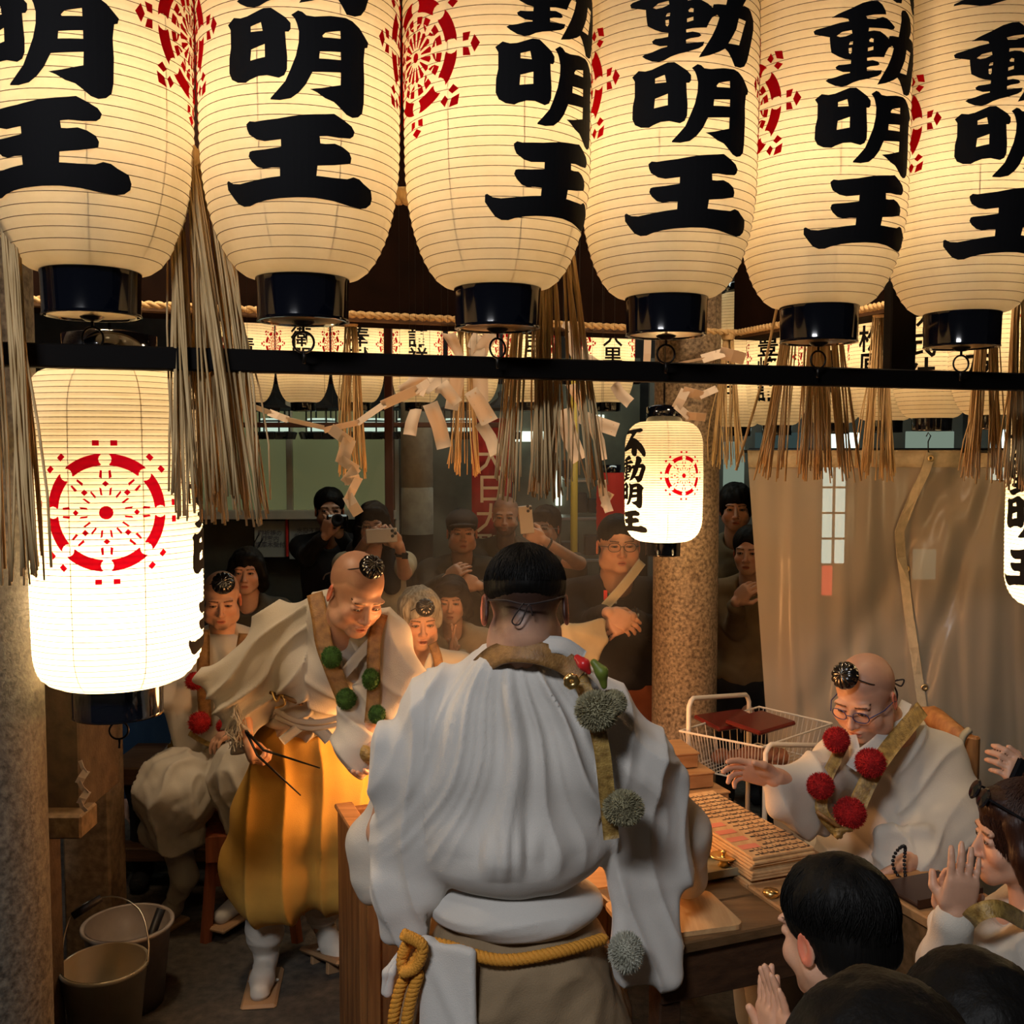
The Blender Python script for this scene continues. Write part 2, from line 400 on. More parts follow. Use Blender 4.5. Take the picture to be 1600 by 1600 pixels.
_DOU = [[(445,445),(520,400),(650,340),(780,270),(880,240),(950,240),(1000,280),(1040,350),(1048,398),(1000,400),(900,410),(820,430),(835,458),(920,460),(1010,430),(1060,445),(1120,500),(1155,540),(1140,572),(1090,572),(960,568),(855,568),(850,610),(910,598),(980,605),(1040,645),(1083,690),(1090,655),(1130,650),(1205,655),(1215,600),(1240,450),(1235,360),(1250,325),(1290,318),(1330,350),(1370,410),(1390,520),(1385,580),(1355,655),(1400,665),(1425,700),(1450,800),(1452,900),(1440,1000),(1420,1150),(1400,1280),(1375,1345),(1340,1362),(1290,1350),(1260,1260),(1230,1190),(1200,1150),(1150,1185),(1060,1225),(960,1248),(975,1215),(1020,1130),(1080,1010),(1120,900),(1145,800),(1125,772),(1080,800),(1050,860),(1030,915),(970,915),(900,918),(838,930),(840,965),(900,955),(960,970),(983,1000),(960,1018),(880,1030),(838,1045),(840,1083),(900,1080),(1010,1072),(1000,1115),(960,1145),(850,1180),(760,1200),(690,1225),(620,1265),(570,1275),(500,1265),(430,1230),(392,1200),(420,1180),(500,1160),(590,1125),(655,1110),(655,1100),(580,1100),(510,1070),(497,1040),(530,1015),(600,1010),(662,1000),(665,955),(600,945),(530,915),(450,865),(440,800),(430,700),(430,680),(350,660),(265,640),(252,600),(280,580),(400,550),(530,510),(635,490),(625,465),(560,448)],
 [(505,665),(560,620),(665,598),(672,640),(600,672),(540,680)], [(640,765),(650,740),(682,735),(678,768),(640,775)], [(635,815),(668,810),(670,860),(655,885),(638,870)],
 [(858,715),(880,692),(907,700),(905,740),(862,735)], [(845,810),(905,790),(905,830),(845,850)], [(1320,800),(1382,825),(1365,900),(1325,1105),(1230,1090),(1270,1000),(1300,920)]]
_FU = [(320,-690),(400,-730),(800,-770),(1230,-810),(1340,-760),(1345,-690),(1260,-640),(1120,-640),(1060,-520),(1000,-420),(1080,-400),(1200,-350),(1400,-150),(1500,40),(1540,200),(1530,330),(1480,365),(1420,310),(1380,230),(1300,130),(1215,40),(1215,200),(1190,330),(1110,350),(1060,335),(990,270),(940,160),(960,100),(962,15),(700,110),(580,150),(480,150),(320,95),(240,95),(245,70),(430,0),(640,-150),(780,-330),(880,-560),(760,-600),(560,-570),(400,-560),(330,-620)]
GLY = {'ou': fit([D1(_OU)], .32, .166), 'mei': fit([D1(p) for p in _MEI], .275, .180), 'dou': fit([D6(p) for p in _DOU], .30, .188),
       'fu': fit([[(x / 8, -y / 8) for x, y in _FU]], .30, .20)}
def circ(cx, cy, r, n=14, a0=0): return [(cx + r * math.cos(a0 + 2 * math.pi * i / n), cy + r * math.sin(a0 + 2 * math.pi * i / n)) for i in range(n)]
def radial(pts, ang): # pts (radial, lateral) turned to the spoke's angle
    c, s = math.cos(ang), math.sin(ang); return [(r * c - t * s, r * s + t * c) for r, t in pts]
def ringseg(ri, ro, a, b, n=8):
    A = [a + (b - a) * i / n for i in range(n + 1)]
    return [(ro * math.cos(x), ro * math.sin(x)) for x in A] + [(ri * math.cos(x), ri * math.sin(x)) for x in A[::-1]]
def bitten(ri, ro, rm, rc, a, d=.02, n=10):
    b = a + math.pi / 4; A = [a + d + (math.pi / 4 - 2 * d) * i / n for i in range(n + 1)]
    e = lambda c, q: (rm * math.cos(c) + rc * math.cos(c + math.radians(q)), rm * math.sin(c) + rc * math.sin(c + math.radians(q)))
    A = [x for x in A if a + rc / ro * .75 < x < b - rc / ro * .75]
    return [(ro * math.cos(x), ro * math.sin(x)) for x in A] + [e(b, q) for q in (-35, -60, -90, -120, -145)] + [(ri * math.cos(x), ri * math.sin(x)) for x in A[::-1]] + [e(a, q) for q in (145, 120, 90, 60, 35)]
def crest_filled(S):
    o = []; 
    for k in range(8):
        a = math.pi / 4 * k; d = .17
        o.append(bitten(.76, 1, .88, .13, a))
        for h in ([(1.1, -.05), (1.1, -.19), (1.24, -.2), (1.2, -.06)], [(1.1, .05), (1.1, .19), (1.24, .2), (1.2, .06)], [(1.24, 0), (1.31, -.15), (1.41, 0), (1.31, .15)]): o.append(radial([(r * 1.0, t) for r, t in h], a))
        o.append(ringseg(.57, .69, a + .1, a + .34, 3)); o.append(ringseg(.57, .69, a + .44, a + .68, 3))
        o.append(radial([(.5, -.14), (.55, -.2), (.53, -.06), (.46, -.05)], a)); o.append(radial([(.5, .14), (.55, .2), (.53, .06), (.46, .05)], a))
    for k in range(16): o.append(radial([(.17, -.012), (.42, -.055), (.45, 0), (.42, .055), (.17, .012)], math.pi / 8 * k + .1))
    o.append(circ(0, 0, .085)); return [[(x * S, y * S) for x, y in p] for p in o]
def crest_wheel(S):
    o = []
    for k in range(8):
        a = math.pi / 4 * k; seg = bitten(.8, 1, .9, .105, a)
        o.append(seg)
        for sg in (-1, 1):
            o.append(radial([(1.13, sg * .09), (1.13, sg * .2), (1.22, sg * .2), (1.22, sg * .09)], a))
            o.append(radial([(.58, sg * .055), (.60, sg * .1), (.72, sg * .085), (.71, sg * .05)], a))
            o.append(radial([(.29, sg * .05), (.30, sg * .085), (.43, sg * .10), (.41, sg * .065)], a))
        o.append(radial([(.44, 0), (.49, -.055), (.54, 0), (.49, .055)], a)) if k % 2 == 0 else o.append(radial([(.44, -.04), (.44, .04), (.52, .04), (.52, -.04)], a))
    o.append(circ(0, 0, .115)); return [[(x * S, y * S) for x, y in p] for p in o]
def flat_mesh(polys):
    """fill outlines (holes handled by triangle_fill), cut into small cells so that it can be wrapped"""
    bm = bmesh.new()
    for p in polys:
        vs = [bm.verts.new((x, y, 0)) for x, y in p]
        for i in range(len(vs)): bm.edges.new((vs[i], vs[(i + 1) % len(vs)]))
    bmesh.ops.triangle_fill(bm, use_beauty=True, edges=bm.edges[:]); return bm
def text_bm(s, size, bold=0.0):
    cu = bpy.data.curves.new('t', 'FONT'); cu.body = s; cu.size = size; cu.align_x = 'CENTER'; cu.align_y = 'CENTER'; cu.offset = bold; cu.space_line = .95; cu.resolution_u = 2
    o = bpy.data.objects.new('t', cu); COL.objects.link(o); dg = bpy.context.evaluated_depsgraph_get(); me = bpy.data.meshes.new_from_object(o.evaluated_get(dg))
    bm = bmesh.new(); bm.from_mesh(me); bpy.data.objects.remove(o); bpy.data.meshes.remove(me); bpy.data.curves.remove(cu); return bm
def cut(bm, du, dv):
    for ax, st in ((0, du), (1, dv)):
        vs = [v.co[ax] for v in bm.verts]
        if not vs: return bm
        k = math.floor(min(vs) / st) + 1
        while k * st < max(vs):
            no = [0, 0, 0]; no[ax] = 1; co = [0, 0, 0]; co[ax] = k * st
            bmesh.ops.bisect_plane(bm, geom=bm.verts[:] + bm.edges[:] + bm.faces[:], plane_co=co, plane_no=no, dist=1e-6); k += 1
    return bm
_flat = {}
def flat(key, mk, du=.014, dv=.0095):
    if key not in _flat:
        bm = cut(mk(), du, dv); bm.verts.index_update(); _flat[key] = ([v.co.copy() for v in bm.verts], [[v.index for v in f.verts] for f in bm.faces]); bm.free()
    return _flat[key]
INK = mat('ink', (.008, .008, .009), rough=.75, spec=.1); RED = mat_paper('red_ink', (.62, .004, .02), clear=.0, diff=.6)
RED2 = mat_paper('red_ink_dark', (.42, .004, .008), clear=.0, diff=.75)
LACQ = mat('black_lacquer', (.0015, .0025, .006), rough=.10, spec=.6, coat=.5)
BRASS = mat('brass_plate', (.75, .62, .42), rough=.28, metal=.9, bump=.1, bscale=90)
RIB = mat('bamboo_rib', (.16, .10, .05), rough=.8); THR = mat('paper_seam', (.35, .30, .22), rough=.9)
IRON = mat('black_iron', (.02, .018, .016), rough=.35, metal=.7)
class LanternKind:
    def __init__(k, R, H, rc, hb, n, paper, pitch, ex=2.0, key=''):
        k.R, k.H, k.rc, k.hb, k.n, k.pitch, k.ex, k.key, k.paper = R, H, rc, hb, n, pitch, ex, key, paper
        k.parts = {}
        prof = []; N = int(H / pitch)
        for i in range(N * 3 + 1):
            z = H * i / (N * 3); r = k.rad(z); prof.append((r - (0.0014 if i % 3 else 0), z))
        m = MB().lathe(prof, n=n); k.body = mesh_me('paper', m, paper)
        m = MB()
        for i in range(1, N): z = H * i / N; ring(m, k.rad(z) + .0002, z, .00085 if R > .18 else .0009, 64 if R > .18 else 40)
        k.rib = mesh_me('rib', m, RIB)
        m = MB()
        for j in range(8):
            a = math.pi / 4 * j + .39; m.tube([((k.rad(z) - .0026) * math.cos(a), (k.rad(z) - .0026) * math.sin(a), z) for z in [H * t / 24 for t in range(25)]], .0011, 3)
        k.thread = mesh_me('thread', m, THR)
    def rad(k, z):
        t = min(z, k.H - z) / k.hb
        if t >= 1: return k.R * (1 - .012 * (1 - min(1, (t - 1))) )
        t = max(t, 0); return (k.rc + (k.R * .988 - k.rc) * (1 - (1 - t) ** k.ex) ** (1 / k.ex))
    def wrap(k, fl, phi0, v0, eps=.0014):
        V, Fc = fl; out = []
        for c in V:
            z = v0 + c.y; r = k.rad(z) + eps; a = phi0 + c.x / k.R; out.append((r * math.sin(a), -r * math.cos(a), z))
        return out, Fc
def mesh_me(name, mb, m):
    me = bpy.data.meshes.new(name); me.from_pydata(mb.v, [], mb.f); me.materials.append(m); me.polygons.foreach_set('use_smooth', [True] * len(me.polygons)); me.update(); return me
def ring(m, R, z, r, n):
    V = []; Fs = []
    for k in range(n):
        a = 2 * math.pi * k / n
        for q in range(3): t = 2 * math.pi * q / 3; V.append(((R + r * math.cos(t)) * math.cos(a), (R + r * math.cos(t)) * math.sin(a), z + r * math.sin(t)))
    for k in range(n):
        j = (k + 1) % n
        for q in range(3): Fs.append((k * 3 + q, k * 3 + (q + 1) % 3, j * 3 + (q + 1) % 3, j * 3 + q))
    m.add(V, Fs)
PAP = mat_paper('lantern_paper', (.93, .82, .60), clear=.10)
PAPW = mat_paper('lantern_paper_white', (.95, .86, .66), clear=.16)
KA = LanternKind(.2, 1.06, .094, .27, 96, PAP, .0188, 2.0)
KB = LanternKind(.2, .74, .105, .12, 80, PAPW, .0132, 2.3)
KC = LanternKind(.155, .72, .075, .2, 56, PAP, .0160, 2.0)
KD = LanternKind(.155, .475, .07, .10, 56, PAPW, .0095, 2.3)
def big_lantern(kind, loc, yaw, label, marks, bulb_v, e, group=None, cap=True, hook=True, bulb_col=(1, .73, .42), light=True, caph=.085, roof=False):
    t = empty('paper_lantern', loc, math.radians(yaw), label, 'lantern', group); k = kind
    pap = link('paper', k.body, t, (0, 0, 0)); tag(link('rib', k.rib, t, (0, 0, 0)), kind='stuff'); tag(link('thread', k.thread, t, (0, 0, 0)), kind='stuff')
    rc = k.rc
    if 'ring' not in k.parts:
        k.parts['ring'] = mesh_me('lower_ring', MB().lathe([(rc * .93, .004), (rc * .99, .006), (rc * 1.0, -.002), (rc * .985, -.01), (rc * .97, -caph + .006), (rc * .99, -caph), (rc * .90, -caph), (rc * .88, -.01)], n=56), LACQ)
        k.parts['plate'] = mesh_me('base_plate', MB().lathe([(rc * .9, -caph + .004), (rc * .5, -caph + .001), (rc * .2, -caph), (.0001, -caph)], n=40), BRASS)
        k.parts['top'] = mesh_me('upper_ring', MB().lathe([(rc * .9, k.H), (rc * 1.0, k.H), (rc * 1.0, k.H + caph), (rc * .5, k.H + caph + .01), (.0001, k.H + caph + .01)], n=40), LACQ)
        m = MB().lathe([(.0001, -caph - .010), (.012, -caph - .009), (.020, -caph - .004), (.024, -caph + .001)], n=16)
        m.tube([(0, 0, -caph - .008), (0, 0, -caph - .02)], .003, 6)
        hr = .021; m.tube([(hr * math.cos(a), 0, -caph - .041 + hr * math.sin(a)) for a in [2 * math.pi * i / 20 for i in range(20)]], .0025, 6, closed=True)
        m.tube([(0, 0, -caph - .060), (.001, .002, -caph - .072), (0, 0, -caph - .084)], .0035, 5)
        k.parts['hook'] = mesh_me('ring_hook', m, IRON)
        k.parts['socket'] = mesh_me('lamp_socket', MB().lathe([(.0001, 0), (.030, 0), (.030, bulb_v * .45), (.022, bulb_v * .5), (.018, bulb_v - .045), (.0001, bulb_v - .04)], n=16), THR)
    link('lower_ring', k.parts['ring'], t, (0, 0, 0)); link('base_plate', k.parts['plate'], t, (0, 0, 0)); link('upper_ring', k.parts['top'], t, (0, 0, 0))
    if hook: link('ring_hook', k.parts['hook'], t, (0, 0, 0))
    link('lamp_socket', k.parts['socket'], t, (0, 0, 0)); MB().tube([(0, 0, k.H + caph), (0, 0, 3.705 - loc[2])], .004, 6).build('cord', IRON, t, True, (0, 0, 0))
    for mk in marks:
        fl, ph, v, m, nm = mk[:5]; V, Fc = k.wrap(fl, math.radians(ph), v); mesh_obj(nm, V, Fc, m, pap, False, (0, 0, 0))
    if light: point('bulb_light', (0, 0, bulb_v), e, bulb_col, .03, t)
    return t
G = lambda key, sc=1.0: flat((key, sc), lambda: flat_mesh([[(x * sc, y * sc) for x, y in p] for p in GLY[key]]))
CF = flat('cf', lambda: flat_mesh(crest_filled(.112))); CW = flat('cw', lambda: flat_mesh(crest_wheel(.128)))
CFs = flat('cfs', lambda: flat_mesh(crest_filled(.075)), .016, .02); CWs = flat('cws', lambda: flat_mesh(crest_wheel(.076)), .02, .02)
def T(s, size, bold=.002): return flat(('t', s, size), lambda: text_bm(s, size, bold), .02, .03)
# ------------------------------------------------------------------ the near row of six big lanterns
yaws = [-1, 11, 39, 9, 18, 8]
marks = [(G('ou'), 0, .190, INK, 'character'), (G('mei'), 0, .362, INK, 'character'), (G('dou'), 2, .548, INK, 'character'), (G('fu'), 1, .745, INK, 'character'),
         (CF, -93, .44, RED2, 'crest'), (CF, 93, .44, RED2, 'crest')]
lab = ['big cream paper lantern at the left end of the top row', 'big cream paper lantern of the top row, second from the left end',
       'big cream paper lantern of the top row, third from left, red crest turned forward',
       'big cream paper lantern of the top row, hanging above the small wheel-crest lantern', 'big cream paper lantern of the top row, hanging in front of the black upright post',
       'big cream paper lantern at the right end of the top row']
# (world places of the row; it runs away to the right)
LROW = [(-.820, 2.02), (-.424, 2.10), (-.031, 2.225), (.352, 2.36), (.745, 2.51), (1.145, 2.63)]
for i, (x, d) in enumerate(LROW):
    big_lantern(KA, (x, d, 2.292), yaws[i], lab[i], marks, .33, 3.1, 'big lanterns of the top row')
# black rail below them, with the upright post
t = world_root('lantern_rail', (0, 2.3, 2.13), 'black painted rail running across the frame just under the big lanterns', 'rail')
m = MB(); a = Vector((-1.5, 2.3 - 1.5 * .335, 2.13)); b = Vector((1.9, 2.3 + 1.9 * .335, 2.127)); R = frame(b - a, (0, 0, 1))
PAINT = mat('black_paint', (.003, .0022, .002), rough=.7, spec=.1)
m.box((a + b) / 2, (.046, .04, (b - a).length), R, .003); m.build('rail', PAINT, t)
pp = P(1406, 500, 2.86); MB().box((pp.x, pp.y, 2.85), (.07, .06, 1.40), None, .004).build('post', PAINT, t)
for x, d in LROW:
    pass
# ------------------------------------------------------------------ floor, ceiling, beams, pillars
def struct(name, mb, m, loc=None, smooth=False, parent=None):
    o = mb.build(name, m, parent, smooth, loc)
    if parent is None: o['kind'] = 'structure'
    return o
FLOOR = mat('dark_stone_floor', (.085, .070, .052), rough=.75, col2=(.035, .030, .025), nscale=26, bump=.6, bscale=120, detail=8)
def grid_plane(x0, x1, y0, y1, nx, ny, zf, m, name):
    V = []; Fs = []
    for i in range(nx + 1):
        for j in range(ny + 1):
            x = x0 + (x1 - x0) * i / nx; y = y0 + (y1 - y0) * j / ny; V.append((x, y, zf(x, y)))
    for i in range(nx):
        for j in range(ny): q = i * (ny + 1) + j; Fs.append((q, q + ny + 1, q + ny + 2, q + 1))
    return mesh_obj(name, V, Fs, m)
fl = grid_plane(-5, 6, -3, 10, 44, 52, lambda x, y: 0.0, FLOOR, 'floor'); fl['kind'] = 'structure'
DWOOD = mat('dark_roof_wood', (.009, .0035, .002), rough=.8, noise=.4, nscale=12, spec=.05)
DWOOD2 = mat('roof_edge_wood', (.10, .05, .022), rough=.5, noise=.4, nscale=14)
struct('ceiling', MB().box((.4, 3.4, 3.75), (8, 7.5, .1)), DWOOD)
ang = 21.0; U = Vector((math.cos(math.radians(ang)), math.sin(math.radians(ang)), 0)); W = Vector((-U.y, U.x, 0))
GR = mat('granite', (.36, .27, .18), rough=.55, col2=(.085, .058, .036), nscale=75, bump=.3, bscale=140, detail=3)
GRL = mat('granite_grey', (.17, .145, .11), rough=.6, col2=(.045, .036, .028), nscale=70, bump=.35, bscale=140, detail=3)
def pillar(x, y, r, label, m, h=3.7):
    t = empty('stone_pillar', (x, y, 0), 0, label, 'pillar')
    MB().lathe([(r * 1.0, .06), (r, h)], n=48).build('shaft', m, t, True, (0, 0, 0))
    MB().lathe([(r * 1.35, 0), (r * 1.35, .05), (r * 1.2, .08), (r, .085)], n=48).build('footing', m, t, True, (0, 0, 0)); return t
pillar(.758, 4.45, .141, 'round speckled granite pillar behind the small wheel-crest lantern', GR)
pillar(-1.235, 2.28, .165, 'rough grey granite pillar at the left edge behind the hanging straw', GRL)
# far beam of the roof and its side beam: the pillar's top carries their corner
b0 = P(1075, 520, 4.35); zb = 2.40
def beam(a, b, h, wd, m, z0, name):
    a = Vector(a); b = Vector(b); d = b - a; R = frame((0, 0, 1), d); c = (a + b) / 2; c.z = z0 + h / 2
    return struct(name, MB().box(c, (d.length, wd, h), R, .006), m)
c0 = Vector((.62, 4.22, 0)); fa = c0 - U * 3.2; fb = c0 + U * .1
beam(fa, fb, .95, .16, DWOOD, zb, 'trim_1'); beam(fa - W * .083, fb - W * .083, .03, .012, DWOOD2, zb, 'trim_2')
c1 = Vector((.98, 4.30, 0)); sb = c1 - W * 1.25
beam(c1, sb, .95, .14, DWOOD, zb, 'trim_3'); beam(c1 + Vector((-.062, -.04, 0)), sb + Vector((-.062, -.04, 0)), .03, .012, DWOOD2, zb, 'trim_4')
# ------------------------------------------------------------------ other lanterns
sc_t = lambda k, s: G(k, s)
wm = [(CW, 0, .43, RED, 'crest')]
def col4(ph, v0, s, st): return [(G('ou', s), ph, v0, INK, 'character'), (G('mei', s), ph, v0 + st, INK, 'character'), (G('dou', s), ph, v0 + 2 * st, INK, 'character'), (G('fu', s), ph, v0 + 3 * st, INK, 'character')]
A = P(184, 1066, 2.40)
big_lantern(KB, (A.x, A.y, A.z), 17, 'bright cylindrical paper lantern with a red wheel crest beside the left granite pillar', [(CW, 0, .415, RED, 'crest')] + col4(93, .14, .82, .152), .19, 19, bulb_col=(1, .76, .46), hook=True, caph=.075)
B = P(1672, 950, 3.3)
big_lantern(KB, (B.x, B.y, B.z), 22, 'bright cylindrical paper lantern with black characters cut by the right frame edge', [(CW, 0, .415, RED, 'crest')] + col4(-88, .14, .82, .152), .19, 15, bulb_col=(1, .76, .46), hook=True, caph=.075)
C = P(1036, 846, 4.05)
big_lantern(KD, (C.x, C.y, C.z), 21, 'small glowing paper lantern with a red wheel crest in front of the granite pillar', [(CWs, 0, .265, RED, 'crest')] + col4(-86, .085, .55, .102), .11, 8.5, bulb_col=(1, .76, .46), hook=False, caph=.055)
far_txt = ['清', '衛\n門', '奉\n献', '講\n祥', '吉\n田', '福\n徳', '大\n黒']
fr = [(388, 6.0, 0), (474, 6.02, 1), (560, 6.04, 2), (652, 6.1, 3), (740, 6.15, 5), (826, 6.2, 4), (950, 6.0, 6)]
flab = ['leftmost small cream lantern of the far row, one character', 'second small lantern from the left in the far row', 'third small lantern from the left of the far row beside the dark post', 'small lantern of the far row just right of the dark post',
        'small far-row lantern hidden behind the paper slips', 'small far-row lantern behind the middle straw fringe', 'small far-row lantern above and left of the granite pillar']
for (px, d, ti), lb in zip(fr, flab):
    p = P(px, 629, d)
    big_lantern(KC, (p.x, p.y, p.z), 8 + random.uniform(-6, 6), lb, [(T(far_txt[ti], .12), 0, .30, INK, 'character'), (CFs, -75, .33, RED2, 'crest'), (CFs, 75, .33, RED2, 'crest')], .3, 3.0, 'small lanterns of the far row', hook=False, caph=.05)
rt = [(1152, 666, 5.6, '善\n男'), (1214, 664, 5.2, '豊\n峰\n講'), (1300, 661, 4.75, '南\n無\n家'), (1382, 657, 4.35, '松\n原'), (1456, 654, 4.0, '株\n式\n社'), (1552, 650, 3.65, '吉\n村\n友')]
rlab = ['half-hidden small cream lantern nearest the granite pillar in the right row', 'small cream lantern with vertical name in the right row, beside the slanting straw', 'small cream lantern behind the wide straw fringe of the right row',
        'small cream lantern of the right row left of the black post', 'small cream lantern of the right row just right of the black post', 'small cream lantern of the right row nearest the right frame edge']
for (px, py, d, s), lb in zip(rt, rlab):
    p = P(px, py, d)
    big_lantern(KC, (p.x, p.y, 2.068), -14 + random.uniform(-8, 8), lb, [(T(s, .115), -22, .27, INK, 'character'), (CFs, -95, .33, RED2, 'crest'), (CFs, 62, .33, RED2, 'crest')], .3, 2.6, 'small lanterns of the right row', hook=False, caph=.05)
t = world_root('roof_post', P(607, 600, 5.75), 'thin dark red post between two small lanterns of the far row', 'post')
p = P(607, 600, 5.75); MB().box((p.x, p.y, 1.85), (.045, .045, 3.7), None, .004).build('post', mat('red_brown_paint', (.06, .010, .006), rough=.5), t)
# ------------------------------------------------------------------ straw: ropes and tassels
STRAW = mat('rice_straw', (.72, .52, .27), rough=.7, col2=(.48, .32, .14), nscale=30, stretch=(3, 3, .4), spec=.25, trans=.15)
def rope(name, pts, r, m, label, cat, strands=3, turns=14, n=6, parent=None, root=True):
    t = parent or world_root(name, pts[0], label, cat); c = bez(pts, 10); L = [0]
    for i in range(1, len(c)): L.append(L[-1] + (c[i] - c[i - 1]).length)
    N = max(40, int(turns * 8)); mb = MB()
    def at(s):
        for i in range(1, len(L)):
            if s <= L[i]: return c[i - 1].lerp(c[i], (s - L[i - 1]) / max(1e-9, L[i] - L[i - 1])), (c[i] - c[i - 1]).normalized()
        return c[-1], (c[-1] - c[-2]).normalized()
    for k in range(strands):
        pts2 = []
        for i in range(N + 1):
            p, tg = at(L[-1] * i / N); x = tg.orthogonal().normalized() if abs(tg.z) > .99 else tg.cross(Vector((0, 0, 1))).normalized(); y = tg.cross(x)
            a = 2 * math.pi * (turns * i / N + k / strands); pts2.append(p + (x * math.cos(a) + y * math.sin(a)) * r * .55)
        mb.tube(pts2, r * .62, n)
    mb.build('strand', m, t, True); return t
rp0, rp1 = Vector((-1.35, 2.00, 2.56)), Vector((1.75, 3.24, 2.56))
rope('straw_rope', [rp0, rp0.lerp(rp1, .5) + Vector((0, .06, -.01)), rp1], .02, STRAW, 'twisted straw rope hidden behind the big lanterns, carrying the tassels', 'rope', 3, 46)
rq0, rq1 = c0 - U * 2.9 - W * .13, c0 + U * .3 - W * .13; rq0.z = rq1.z = 2.42
rope('straw_rope', [rq0, rq0.lerp(rq1, .5), rq1], .012, STRAW, 'thin straw rope along the foot of the far roof beam', 'rope', 2, 50)
rs0, rs1 = c1 - U * .10, sb - U * .10; rs0.z = rs1.z = 2.42
rope('straw_rope', [rs0, rs0.lerp(rs1, .5), rs1], .012, STRAW, 'thin straw rope below the right-hand roof beam', 'rope', 2, 30)
def tassel(top, zb, spread, n, r, label, group, seed, lean=(0, 0), tip=.02, w0=.03):
    rd = random.Random(seed); t = world_root('straw_tassel', top, label, 'straw tassel', group); m = MB(); H = top.z - zb
    for i in range(n):
        a = rd.uniform(-1, 1); b = rd.uniform(-1, 1) * .5; stray = rd.random() < .08
        sp = spread * (1.35 if stray else 1) * (rd.random() ** .6) * (1 if a > 0 else -1); e = Vector((top.x + lean[0] + sp, top.y + lean[1] + b * spread * .9, zb + rd.uniform(-tip, tip * 2.2)))
        s = top + Vector((a * w0, b * w0, -.01)); k = rd.uniform(-1, 1) * .012; pts = []
        for j in range(7):
            u = j / 6; p = s.lerp(e, u ** .85 if not stray else u); p.z = s.z + (e.z - s.z) * u; p.x += math.sin(u * 4.5 + i) * k * (1 + (stray) * 2) * u; pts.append(p)
        m.tube(pts, [r * rd.uniform(.7, 1.25)] * 7, 4)
    tag(m.build('straw', STRAW, t, True), kind='stuff')
    MB().lathe([(w0 * 1.0, -.03), (w0 * 1.25, -.02), (w0 * 1.25, .0), (w0 * 1.0, .01)], c=top, n=14).build('binding', STRAW, t, True); return t
def tas(px, d, zt, ytip, sp, n, r, label, group, seed, lean=0, w0=.03, dx0=0):
    tp = P(px, 500, d); tp.z = zt; bt = P(px, ytip, d); return tassel(tp, bt.z, M(sp, d), n, r, label, group, seed, (M(lean, d), 0), w0=w0)
g1 = 'straw tassels behind the big lanterns'
tas(2, 1.93, 2.54, 900, 45, 60, .0028, 'long straw tassel over the left granite pillar at the frame edge', g1, 1, 6, .03)
tas(288, 2.07, 2.54, 800, 60, 52, .0026, 'straw tassel hanging past the wheel-crest lantern, left of its twin', g1, 2, 28, .028)
tas(322, 2.12, 2.54, 808, 48, 58, .0026, 'straw tassel right of its twin beside the wheel-crest lantern', g1, 3, 38, .028)
tas(838, 2.42, 2.55, 772, 48, 60, .0026, 'straw tassel in the middle, beside the third big lantern, left of its twin', g1, 4, -18, .03)
tas(866, 2.44, 2.55, 770, 58, 46, .0024, 'straw tassel in the middle, right of its twin, with one long stray stalk', g1, 5, 22, .028)
tas(1262, 2.98, 2.55, 742, 56, 52, .0027, 'straw tassel below the big lantern in front of the black post', g1, 6, -16, .035)
tas(1280, 3.0, 2.55, 744, 50, 30, .0027, 'straw tassel close right of the one below the fifth big lantern', g1, 7, 24, .03)
g2 = 'small straw tassels under the far roof beams'
for px, yt, d, sp, lb in ((1376, 744, 3.5, 26, 'left of the black post foot in front of the vinyl curtain'), (1545, 747, 3.06, 30, 'in front of the vinyl curtain near the right lantern'),
                          (1138, 726, 4.2, 22, 'right of the granite pillar'), (548, 741, 3.75, 22, 'in front of the far row of lanterns, left'), (726, 738, 3.85, 22, 'below the bunch of white paper slips'),
                          (1594, 762, 3.0, 18, 'at the right frame edge in front of the bright lantern')):
    tas(px, d, 2.42, yt, sp, 46, .0024, 'small straw tassel ' + lb, g2, px, 0, .022)
s0 = P(1214, 480, 2.95); s1 = P(1150, 735, 2.95)
tag(MB().tube([s0, s0.lerp(s1, .5) + Vector((.01, 0, 0)), s1], .0038, 6).build('straw_stalk', STRAW), 'single thick straw stalk slanting down below the fourth and fifth big lanterns', 'straw stalk')
# ------------------------------------------------------------------ white paper slips and zigzag streamers
WP = mat('white_paper', (.80, .70, .60), rough=.8, trans=.3)
def slip(name, pts, wdt, label, group, tw=0.0, m=WP, fold=.0):
    """a paper strip along pts, of width wdt, turned by tw"""
    pts = [Vector(p) for p in pts]; G2 = []; cx = sum((p for p in pts), Vector()) / len(pts)
    for i, p in enumerate(pts):
        a = pts[max(0, i - 1)]; b = pts[min(len(pts) - 1, i + 1)]; tg = (b - a).normalized(); side = tg.cross(Vector((0, 1, 0)));
        side = (side.normalized() if side.length > .05 else Vector((1, 0, 0))); side = Matrix.Rotation(tw + fold * i, 3, tg) @ side; mid = tg.cross(side) * wdt * .12
        G2.append([p - side * wdt / 2, p + mid * .8, p + side * wdt / 2])
    o = MB().sheet(G2, .0012).build(name, m, None, True)
    # local origin at the strip's own place
    c = pts[0]; o.data.transform(Matrix.Translation(-c)); o.location = c; MB().tube([(0, 0, 0), (0, 0, 3.70 - c.z)], .0006, 3).build('thread', IRON, o, False, (0, 0, 0)); return tag(o, label, 'paper slip', group)
rd = random.Random(4); gs = 'white paper slips hanging under the roof beam'
